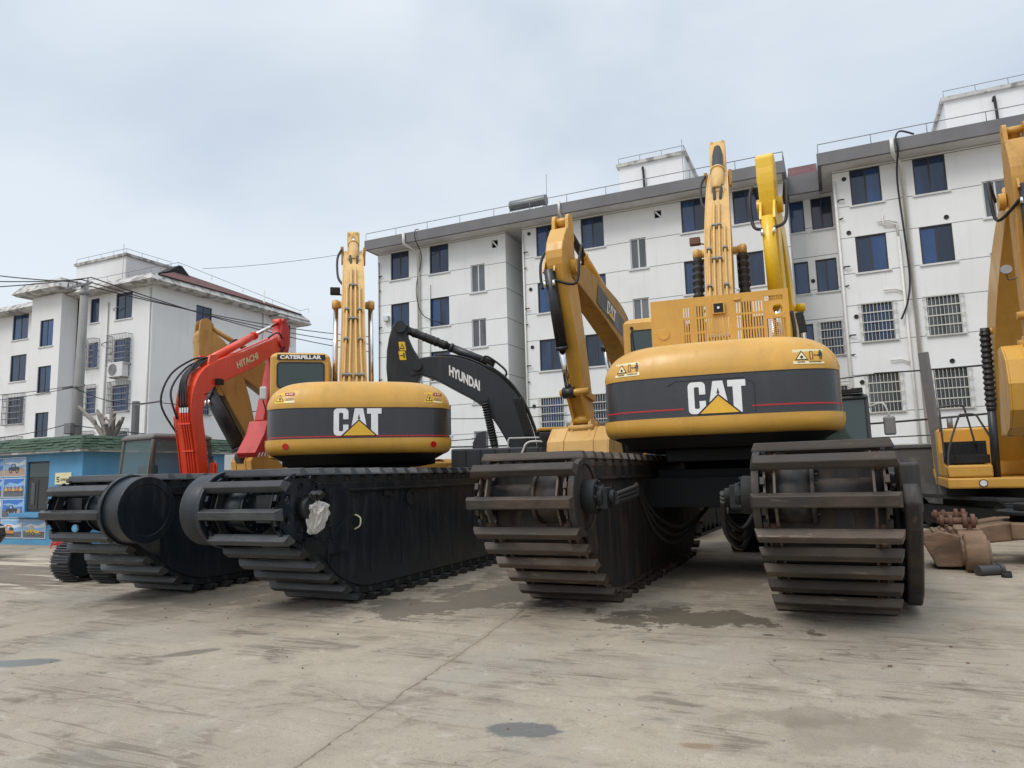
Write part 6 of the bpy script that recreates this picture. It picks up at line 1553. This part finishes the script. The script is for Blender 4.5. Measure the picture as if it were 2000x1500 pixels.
# (4) yellow machine at the right frame edge
PH, QH = (9.5, 12.55), (11.85, 17.2)
dH = (PH[0] - QH[0], PH[1] - QH[1]); yH = yaw_of(*dH); SH_ = plan(*QH)
cH = dict(mat=M['yellow'], boom_mat=M['yellow'], stick_mat=M['yellow_dirty'], hood_z=2.55, boots=True, tool=True, cab=(-1.42, -.45, .1, 1.8, 3.0, M['yellow']), tracks=(1.3, .6, 4.4, .75), under=-yH + HEAD,
          boom=[(.35, 1.75, .6, .60), (.9, 2.8, .95, .60), (1.9, 4.6, 1.0, .56), (3.3, 5.7, .85, .54), (4.85, 6.5, .5, .5)], lift=((1.3, 1.15), (1.95, 4.5)),
          arm_cyl=((2.4, 5.9), (4.95, 7.75), .6), ears=(5.1, 7.75),
          stick=[(5.12, 7.5, .38, .42), (5.2, 6.9, .70, .42), (5.15, 6.2, .66, .40), (5.0, 5.0, .50, .38), (4.9, 3.85, .36, .36)],
          buck_cyl=((5.58, 6.55), (5.35, 4.2), .62), bcr=.12, buck_boot=False, pivot=(4.88, 3.75), bucket=(1.15, 1.18, M['yellow'], R(-6)))
rH, boH, soH = front_digger('excavator', 'yellow excavator at the right frame edge with raised stick and handrailed steps', SH_, yH, cH)
mb = MB()        # handrails and step boxes at the machine's right hand front (image left)
def hr(pts, r=.022): mb.tube(spline(pts, 5), r, 8)
hr([(1.38, 1.2, 1.6), (1.38, 1.15, 2.75), (1.36, 1.0, 2.92), (.95, 1.0, 2.95), (.85, 1.0, 2.8), (.72, 1.0, 2.0)])
hr([(1.36, 1.62, 1.3), (1.30, 1.55, 1.9), (1.05, 1.5, 2.62), (.95, 1.5, 2.70), (.72, 1.5, 2.68), (.62, 1.5, 2.5), (.36, 1.5, 1.9)])
hr([(1.38, 1.2, 2.3), (1.36, .2, 2.75), (1.3, -.3, 2.75), (1.3, -.35, 2.4)])
mb.build('handrail', M['darkrail'], rH)
mb = MB(); mb.box(.50, 1.36, .80, .95, 1.58, 2.1)
for i in range(9): mb.box(.53 + i * .092, .58 + i * .092, .951, .965, 1.6, 2.06)
mb.box(.5, 1.3, 1.05, 1.35, 1.58, 1.78)
for i in range(8): mb.box(.53 + i * .096, .585 + i * .096, 1.351, 1.365, 1.6, 1.76)
mb.build('step_box', M['dark'], rH, .01)
mb = MB(); mb.cyl((.72, 1.70, 1.14), (.72, 1.715, 1.14), .07, n=20, mi=1); mb.disc_ring((.72, 1.70, 1.14), (0, 1, 0), .07, .085, .02, 20); mb.build('front_lamp', [M['dark'], M['lamp']], rH)
mb = MB(); mb.cyl((1.0, -1.2, 2.5), (1.0, -1.2, 2.78), .07, n=12); mb.build('exhaust', M['steel'], rH)
mb = MB(); mb.disc_ring((.36, 4.98, 5.15), (0, 1, .3), .0, .095, .03, 18); mb.tube(spline([(.36, 4.96, 5.12), (.33, 4.9, 4.98), (.2, 4.9, 5.0)], 4), .016, 6); mb.build('round_mirror', M['steel'], soH)

# grey steel beam leaning behind the right hand machine

mb = MB(); p0, p1 = Vector((*plan(11.32, 18.9), .0)), Vector((*plan(11.0, 18.75), 4.55)); mb_d = p1 - p0; bar(mb, p0, p1, .22, .14); bar(mb, p0 + mb_d * .6 + Vector((0, -.08, 0)), p0 + mb_d * .602 + Vector((0, -.08, 0)), .23, .02)
tag(mb.build('steel_beam', M['steel'], None, .01), 'grey steel beam leaning upright beside the handrails of the right hand excavator', 'beam')

# (5) orange excavator on the left
rA = thing('excavator', 'orange red excavator with black cab and curved boom, behind the left black pontoon', 'excavator', (-11.45, 9.95, 0), math.atan2(.18, .98))
yA = math.atan2(.18, .98)
FA = (-11.60, 10.45)
ca, sa = math.cos(-yA), math.sin(-yA); dx, dy = FA[0] + 11.45, FA[1] - 9.95; fx, fy = dx * ca - dy * sa, dx * sa + dy * ca
for s in (-1, 1): crawler(rA, s * .43 - .26, -1.95, 1.1, .42, .62, -yA + R(4), M['shoe_dark'])
mb = MB(); mb.box(-.6, .6, -.5, .5, .35, .6); mb.cyl((0, 0, .55), (0, 0, .75), .42, n=26); mb.build('carbody', M['dark'], rA)
mb = MB(); mb.box(-.9, .85, -1.0, .9, .75, 1.0); mb.box(-.85, .2, -.9, -.3, 1.0, 1.55); mb.build('engine_housing', M['black'], rA, .06, 3)
mb = MB(); mb.box(.35, .85, -.9, .4, 1.0, 1.6); mb.build('tool_box', M['black'], rA, .06, 3)
cA = open_cab(rA, fx - 1.42, fx - .34, fy - .7, fy + .85, 1.05, 2.60, M['cab_grey'], M['glass_thin'], True)
_a = -R(18); _p = Vector((fx - .80, fy + .05, 0)); cA.rotation_euler = (0, 0, _a); cA.location = _p - Matrix.Rotation(_a, 3, 'Z') @ _p   # the boom foot is swung a little against the cab
PA = [(fy - .08, 1.2, .30, .40), (fy - .16, 1.75, .30, .40), (fy - .28, 2.40, .32, .40), (fy - .40, 3.05, .36, .38), (fy - .16, 3.62, .46, .36), (fy + .50, 3.98, .48, .34), (fy + 1.4, 4.33, .42, .32), (fy + 2.5, 4.87, .34, .30)]
path = dense(PA, 5); mb = MB(); beam(mb, path, fx); boA = mb.build('boom', M['orange'], rA, .018)
for k, x in enumerate((-.03, .025, .08, .135)):
    pts = [p + Vector((fx + x, 0, 0)) for p in above(path, .03, 0)]
    MB().tube(pts[3:16], .017, 7).build('hydraulic_pipe', M['orange'], boA)
    a = pts[15]; MB().tube(spline([a, a + Vector((-.02, -.03, .14)), pts[19] + Vector((-.03 - .02 * k, -.08, .05)), pts[23] + Vector((-.05, -.02, .05))], 5), .02, 7).build('hose', M['rubber'], boA)
    f = MB(); f.cyl(a, a + Vector((0, .0, -.1)), .022, n=8); f.cyl(pts[3], pts[4], .022, n=8); pieces(f, 'hose_fitting', M['chrome'], boA)
cl = MB()
for i in (5, 9, 13): cl.obox(above(path, .045, fx + .05)[i], (.13, 0, 0), (0, .012, 0), (0, 0, .014))
pieces(cl, 'pipe_clamp', M['orange'], boA)
t = MB(); pts = [p + Vector((fx - .20, 0, 0)) for p in above(path, .01, 0)]; t.tube(pts[2:15], .014, 6)
t.build('side_pipe', M['orange'], boA)
MB().tube(spline([(fx - .20, fy - .5, 2.6), (fx - .36, fy - .75, 3.15), (fx - .30, fy - .6, 3.72), (fx - .12, fy - .2, 4.08), (fx, fy + .05, 4.15)], 6), .02, 8).build('hose', M['rubber'], boA)
MB().tube(spline([(fx - .12, fy - .58, 2.85), (fx - .22, fy - .66, 3.4), (fx - .16, fy - .32, 3.90), (fx, fy + .05, 4.12)], 6), .02, 8).build('hose', M['rubber'], boA)
MB().tube(spline([(fx + .05, fy - .62, 3.2), (fx + .04, fy - .52, 3.7), (fx + .02, fy - .2, 4.06), (fx + .04, fy + .1, 4.16)], 6), .02, 8).build('hose', M['rubber'], boA)
mb = MB(); mb.box(fx + .185, fx + .265, fy + .12, fy + .30, 3.60, 3.72); mb.build('work_lamp', M['dark'], boA, .01)
MB().tube(spline([(fx + .21, fy + .2, 3.60), (fx + .21, fy + .1, 3.46), (fx + .20, fy - .2, 3.36)], 5), .01, 6).build('hose', M['rubber'], boA)
# lettering on the visible flank
tm = MB(); vs, fs = fit_text('HITACHI', .82, .15, .035)
u = Vector((0, .90, .40)).normalized(); nup = Vector((0, -u.z, u.y)); o0 = Vector((fx + .172, fy + .88, 4.03))
map2d(tm, vs, fs, lambda x, y: tuple(o0 + u * x + nup * y)); tm.build('lettering', M['sticker'], boA)
hyd(rA, (fx, fy + .12, 4.10), (fx, fy + 2.68, 5.43), .62, .085, 'arm_cylinder', M['orange'], None, .042)
mb = MB()
for s in (-1, 1): mb.prism([(fy - .10, 3.86), (fy + .34, 4.08), (fy + .2, 4.22), (fy + .02, 4.20)], fx + s * .12 - .02, fx + s * .12 + .02, 'x')
pieces(mb, 'cylinder_lug', M['orange'], boA)
for dz in (0, .05): MB().tube([(fx + .14, fy + .3, 4.14 - dz), (fx + .14, fy + 2.1, 4.92 - dz * 1.2)], .014, 6).build('hydraulic_pipe', M['orange'], boA)
MB().tube(spline([(fx + .14, fy + 2.05, 4.92), (fx + .18, fy + 2.4, 5.1), (fx + .18, fy + 2.66, 4.85), (fx + .15, fy + 2.55, 4.6)], 5), .02, 7).build('hose', M['rubber'], boA)
sA = [(fy + 2.72, 5.50, .18, .26), (fy + 2.80, 5.22, .36, .26), (fy + 2.72, 4.8, .46, .26), (fy + 2.42, 4.0, .34, .25), (fy + 2.05, 2.95, .24, .24)]
mb = MB(); beam(mb, dense(sA, 4), fx); soA = mb.build('stick', M['red'], rA, .02)
mb = MB(); mb.cyl((fx - .15, fy + 2.71, 5.46), (fx + .15, fy + 2.71, 5.46), .06, n=14); mb.cyl((fx - .2, fy + 2.55, 4.88), (fx + .2, fy + 2.55, 4.88), .10, n=18); pieces(mb, 'pin_boss', M['red'], soA)
bA = MB(); q = (fy + 1.95, 2.98)
bA.prism([(q[0] + .12, q[1]), (q[0] + .40, q[1] - .3), (q[0] + .40, q[1] - .74), (q[0] - .42, q[1] - .84), (q[0] - .48, q[1] - .74), (q[0] - .14, q[1] - .30), (q[0] - .02, q[1])], fx - .24, fx + .24, 'x')
bb = bA.build('bucket', M['red'], rA, .01)
sm = MB()
for i in range(7): x = fx + .243; y = q[0] - .40 + i * .12; zb = q[1] - .835 + .0145 * i; sm.add([(x, y, zb), (x, y + .055, zb + .006), (x, y + .115, zb + .10), (x, y + .06, zb + .095)], [(0, 1, 2, 3)])
sm.build('hazard_stripe', M['white'], bb)
mb = MB(); mb.box(fx + .22, fx + .34, fy - .05, fy + .08, 1.55, 2.0); mb.build('valve_block', M['orange'], rA, .02); MB().tube(spline([(fx + .36, fy, 1.5), (fx + .37, fy, 1.9), (fx + .3, fy, 2.05)], 4), .014, 6).build('hose', M['orange'], rA)

# (6) black excavator whose boom reaches left behind the yellow counterweight
D0 = (-7.63, 18.5); yD = math.atan2(CR[0], -CR[1])
k_ = 1.
SD = (D0[0] + CR[0] * .3, D0[1] + CR[1] * .3)
rD = thing('excavator', 'black boomed excavator reaching left between the two amphibious machines', 'excavator', (SD[0], SD[1], 0), yD)
f0 = .3
for s in (-1, 1): crawler(rD, s * 1.25, -2.1, 2.1, .6, .9, 0)
mb = MB(); mb.box(-1.25, 1.25, -.6, .6, .4, .8); mb.cyl((0, 0, .75), (0, 0, 1.02), .65, n=30); mb.build('carbody', M['dark'], rD, .02)
mb = MB(); mb.box(-1.4, 1.4, -2.6, 1.7, 1.02, 1.25); mb.build('deck', M['band'], rD, .04)
mb = MB(); mb.box(-1.35, 1.35, -2.7, .28, 1.26, 2.72); bod = mb.build('engine_housing', M['black'], rD, .05, 3)
mb = MB(); mb.box(-1.36, 1.36, -2.72, .31, 2.73, 2.82); mb.build('hood', M['yellow'], bod, .03)
mb = MB()
for i in range(16): mb.box(1.351, 1.365, -.72 + i * .06, -.685 + i * .06, 1.5, 2.6)
for i in range(16): mb.box(-1.365, -1.351, -.72 + i * .06, -.685 + i * .06, 1.5, 2.6)
mb.build('side_grille', M['dark'], bod)
MB().cyl((-.6, -.5, 2.9), (-.6, -1.6, 2.9), .09, n=12).build('muffler', M['steel'], bod)
def D(s, z, h, w): return (s + f0, z, h, w)
PD = [D(.30, 1.85, .60, .50), D(.45, 2.6, .78, .50), D(.85, 3.45, .92, .48), D(1.35, 4.02, .95, .46), D(2.1, 4.45, .92, .44), D(2.75, 4.66, .68, .42), D(3.35, 4.74, .42, .40)]
path = dense(PD, 5); mb = MB(); beam(mb, path, 0); boD = mb.build('boom', M['black'], rD, .025)
vs, fs = fit_text('HYUNDAI', .98, .30, .045)
for s in (-1, 1):
    tm = MB(); u = Vector((0, -(2.37 - 1.53), -(4.62 - 4.16))).normalized(); o0 = Vector((-.235, 2.42 + f0, 4.42)); nup = Vector((0, u.z, -u.y)) * 1.
    nup = Vector((0, -.46, .84)).normalized() if False else Vector((0, .48, .88)).normalized()
    if s < 0: map2d(tm, vs, fs, lambda x, y: tuple(o0 + u * x + Vector((0, -.0, 1)) * y))
    else:
        o1 = Vector((.235, 1.58 + f0, 3.96)); map2d(tm, vs, fs, lambda x, y: tuple(o1 - u * x + Vector((0, 0, 1)) * y))
    tm.build('lettering', M['white'], boD)
for s in (-1, 1):
    pts = [p + Vector((s * .12, 0, 0)) for p in above(path, .05, 0)]; MB().tube(pts[4:-4], .024, 7).build('hydraulic_pipe', M['darkrail'], boD)
pts = above(path, .06, -.2); MB().tube([pts[i] + Vector((-.04, 0, .03)) for i in range(2, 18)], .035, 8).build('hose', M['rubber'], boD)
pts2 = [p + Vector((0, 0, 0)) for p in above(path, .10, -.1)]
mb = MB(); mb.tube(spline([pts2[14], pts2[14] + Vector((0, .0, .22)), pts2[17] + Vector((0, 0, .25)), pts2[18]], 6), .03, 8); mb.build('hose', M['rubber'], boD)
for k in range(5): MB().tube(spline([(-.25, .62 + f0 - .06 * k, 3.75), (-.27, .5 + f0 - .05 * k, 3.3), (-.27, .30 + f0 - .03 * k, 2.6)], 5), .028, 7).build('hose', M['rubber'], boD)
for s in (-1, 1):
    h = hyd(rD, (s * .36, 1.02 + f0, 1.45), (s * .36, 1.42 + f0, 3.72), .45, .09, 'lift_cylinder', M['black']); bellows(h, Vector((s * .36, 1.2 + f0, 2.47)), (s * .36, 1.42 + f0, 3.6), .12, 16)
ac = hyd(rD, (0, 1.15 + f0, 4.72), (0, 3.62 + f0, 5.80), .5, .12, 'arm_cylinder', M['black'], M['rubber'], .10)
a, b_ = Vector((0, 2.5 + f0, 5.31)), Vector((0, 3.55 + f0, 5.77)); G = random.Random(8)
MB().tube([a.lerp(b_, i / 22) for i in range(23)], [.125 + G.uniform(-.014, .018) for i in range(23)], 12, smooth=True).build('rod_sleeve', M['rubber'], ac)
st = MB(); outl = [(3.62, 5.98), (3.85, 6.02), (4.02, 5.9), (4.12, 5.55), (4.18, 5.2), (4.2, 4.7), (4.14, 4.0), (4.05, 3.2), (3.95, 2.6), (3.72, 2.6), (3.62, 3.2), (3.4, 4.1), (3.18, 4.55), (3.2, 4.85), (3.45, 5.25), (3.6, 5.6)]
st.prism([(a + f0, b_) for a, b_ in outl], -.2, .2, 'x'); soD = st.build('stick', M['black'], rD, .03)
e = MB()
for s in (-1, 1): e.cyl((s * .2, 3.78 + f0, 5.85), (s * .28, 3.78 + f0, 5.85), .17, n=20); e.prism([(3.25 + f0, 4.5), (3.5 + f0, 4.45), (3.78 + f0, 4.9), (3.95 + f0, 5.4), (3.8 + f0, 5.62), (3.55 + f0, 5.3)], s * .2 - .02, s * .23, 'x'); e.cyl((s * .2, 3.32 + f0, 4.72), (s * .3, 3.32 + f0, 4.72), .14, n=18)
e.build('stick_ear', M['black'], soD)
wl = MB()
for s in (-1, 1):
    xx = s * .236
    for (z0, z1, kk) in ((5.17, 5.42, 0), (4.9, 5.15, 1)):
        wl.add([(xx, 3.62 + f0, z0), (xx, 3.80 + f0, z0), (xx, 3.84 + f0, z1), (xx, 3.66 + f0, z1)], [(0, 1, 2, 3)], 0)
        xo = xx + s * .003
        if kk == 0: wl.add([(xo, 3.66 + f0, z0 + .04), (xo, 3.80 + f0, z0 + .04), (xo, 3.74 + f0, z1 - .04)], [(0, 1, 2)], 1); wl.add([(xo + s * .002, 3.70 + f0, z0 + .065), (xo + s * .002, 3.77 + f0, z0 + .065), (xo + s * .002, 3.74 + f0, z1 - .085)], [(0, 1, 2)], 0)
        else: wl.add([(xo, 3.66 + f0, z0 + .05), (xo, 3.70 + f0, z0 + .05), (xo, 3.71 + f0, z1 - .05), (xo, 3.67 + f0, z1 - .05)], [(0, 1, 2, 3)], 1); wl.add([(xo, 3.72 + f0, z0 + .11), (xo, 3.80 + f0, z0 + .11), (xo, 3.80 + f0, z0 + .14), (xo, 3.72 + f0, z0 + .14)], [(0, 1, 2, 3)], 1)
wl.build('warning_label', [M['sticker_yellow'], M['logo_black']], soD)
bucket_of(rD, 0, 3.85 + f0, 2.3, 1.2, M['black'], .95, R(-15))
mb = MB(); mb.box(.45, 1.36, .55, 1.6, 1.26, 1.95)
mb.box(-1.36, -.55, .1, 2.6, 1.26, 2.32); mb.build('tool_box', M['band'], rD, .05, 3)
mb = MB()
for i in range(6): mb.box(-1.372, -1.361, .3 + i * .38, .33 + i * .38, 1.3, 2.28)
mb.build('box_rib', M['dark'], rD)
mb = MB(); mb.tube(spline([(-1.38, 1.15, 1.3), (-1.38, .75, 2.15), (-1.38, .60, 2.42), (-1.38, .3, 2.45), (-1.2, .0, 2.4)], 5), .03, 8); mb.tube(spline([(-1.2, 1.1, 1.9), (-1.2, 1.1, 2.5), (-1.2, .9, 2.56), (-1.2, .1, 2.56)], 4), .022, 8); mb.build('handrail', M['handrail'], rD)
mb = MB(); mb.prism([(1.7, 1.95), (2.1, 1.95), (2.05, 2.5), (1.9, 2.75), (1.7, 2.8)], -.9, -.88, 'x')
for i in range(6): mb.box(-.902, -.878, 1.72, 2.08, 2.0 + i * .12, 2.01 + i * .12)
mb.build('guard_mesh', M['darkrail'], rD)
mb = MB(); mb.box(-1.39, -1.37, .55, 1.0, 1.06, 1.24, 0); mb.add([(-1.394, .85, 1.21), (-1.394, .98, 1.21), (-1.394, .92, 1.10)], [(0, 1, 2)], 1); mb.build('warning_label', [M['sticker_yellow'], M['logo_black']], rD)

# ------------------------------------------------------------------ bare undercarriage and scraps at the right
tU = thing('bare_undercarriage', 'rusty brown trackless excavator undercarriage with black slewing ring lying at the right', 'undercarriage', (2.85, 14.0, 0), R(-3))
# local: +x right, +y away ; centre at the slewing ring
mb = MB(); mb.box(-.45, .75, -.7, .9, .40, .66)
mb.prism([(-1.0, .30), (-.2, .40), (.6, .42), (2.0, .36), (2.0, .56), (.6, .66), (-.5, .66), (-1.0, .56)], -.55, -.12, 'y'); mb.prism([(-1.0, .30), (-.2, .40), (2.0, .36), (2.0, .56), (-.5, .66), (-1.0, .56)], .5, .85, 'y'); mb.build('carbody', M['rust_light'], tU, .03)
mb = MB(); mb.cyl((.12, -.1, .66), (.12, -.1, .76), .50, n=36); mb.cyl((.12, -.1, .76), (.12, -.1, .82), .68, n=36); mb.cyl((.12, -.1, .82), (.12, -.1, .93), .44, n=30); mb.build('slewing_ring', M['dark'], tU, .01)
for side, xs in ((-1, -1.02), (1, 1.9)):
    f = MB()
    f.prism([(-1.45, .14), (-1.25, .46), (-1.0, .56), (1.6, .58), (1.85, .40), (1.85, .18), (1.4, .10), (-1.2, .08)], xs - .17, xs + .17, 'x')
    f.prism([(-.17, .06), (-.17, .50), (-.40, .60), (-.66, .46), (-.70, .36), (-.56, .03)], -1.40, -.95, 'y') if False else None
    pr = [(xs - .16, .05), (xs - .16, .50), (xs - .42, .58), (xs - .64, .50), (xs - .66, .40), (xs - .50, .04)]
    f.prism(pr, -1.36, -.55, 'y')
    for k in range(3): f.prism([(xs - .30 - .11 * k, .57 - .02 * k), (xs - .24 - .11 * k, .575 - .02 * k), (xs - .24 - .11 * k, .625 - .02 * k), (xs - .30 - .11 * k, .62 - .02 * k)], -1.30, -.60, 'y')
    fr = f.build('track_frame', M['rust_light'], tU, .02)
    w = MB(); w.cyl((xs - .14, -1.48, .28), (xs + .15, -1.48, .28), .28, n=36); w.cyl((xs - .18, -1.48, .28), (xs + .19, -1.48, .28), .19, n=24); w.build('idler_wheel', M['rust_light'], fr, .03, 3)
    w = MB(); w.cyl((xs - .12, 1.85, .34), (xs + .12, 1.85, .34), .32, n=24); w.build('sprocket', M['rust'], fr, .02)
    for yy in (-.9, .6):
        r_ = MB(); r_.cyl((xs - .42, yy, .70), (xs + .12, yy, .70), .055, n=16)
        for q in (-.36, -.24, -.05, .06): r_.cyl((xs + q - .03, yy, .70), (xs + q + .03, yy, .70), .09 + .02 * (q > -.1), n=16)
        r_.box(xs - .03, xs + .05, yy - .05, yy + .05, .5, .66)
        r_.build('carrier_roller', M['rust'], fr)
    r_ = MB()
    for i in range(6): yy = -.95 + i * .42; r_.cyl((xs - .13, yy, .12), (xs + .13, yy, .12), .11, n=16)
    r_.build('track_roller', M['rust'], fr)
mb = MB(); a = plan(6.72, 10.42); mb.cyl((-.17, 0, .07), (.17, 0, .07), .075, n=18); mb.disc_ring((.17, 0, .07), (1, 0, 0), .05, .085, .06, 18)
tag(mb.build('pipe_offcut', M['darkrail'], None, .005, loc=(a[0], a[1], 0), rotz=HEAD + .2), 'short dark metal pipe piece on the concrete beside the rusty idler wheel', 'pipe piece')
for i, (r_, d_, lab) in enumerate(((6.82, 10.18, 'small black rubber disc nearer the camera on the concrete at right'), (6.98, 10.42, 'small black rubber disc farther from the camera on the concrete at right'))):
    a = plan(r_, d_); mb = MB(); mb.cyl((0, 0, 0), (0, 0, .045), .065, n=18); mb.disc_ring((0, 0, .045), (0, 0, 1), .03, .06, .006, 18); tag(mb.build('rubber_disc', M['rubber'], None, .006, loc=(a[0], a[1], 0)), lab, 'rubber disc', 'black discs on the concrete')
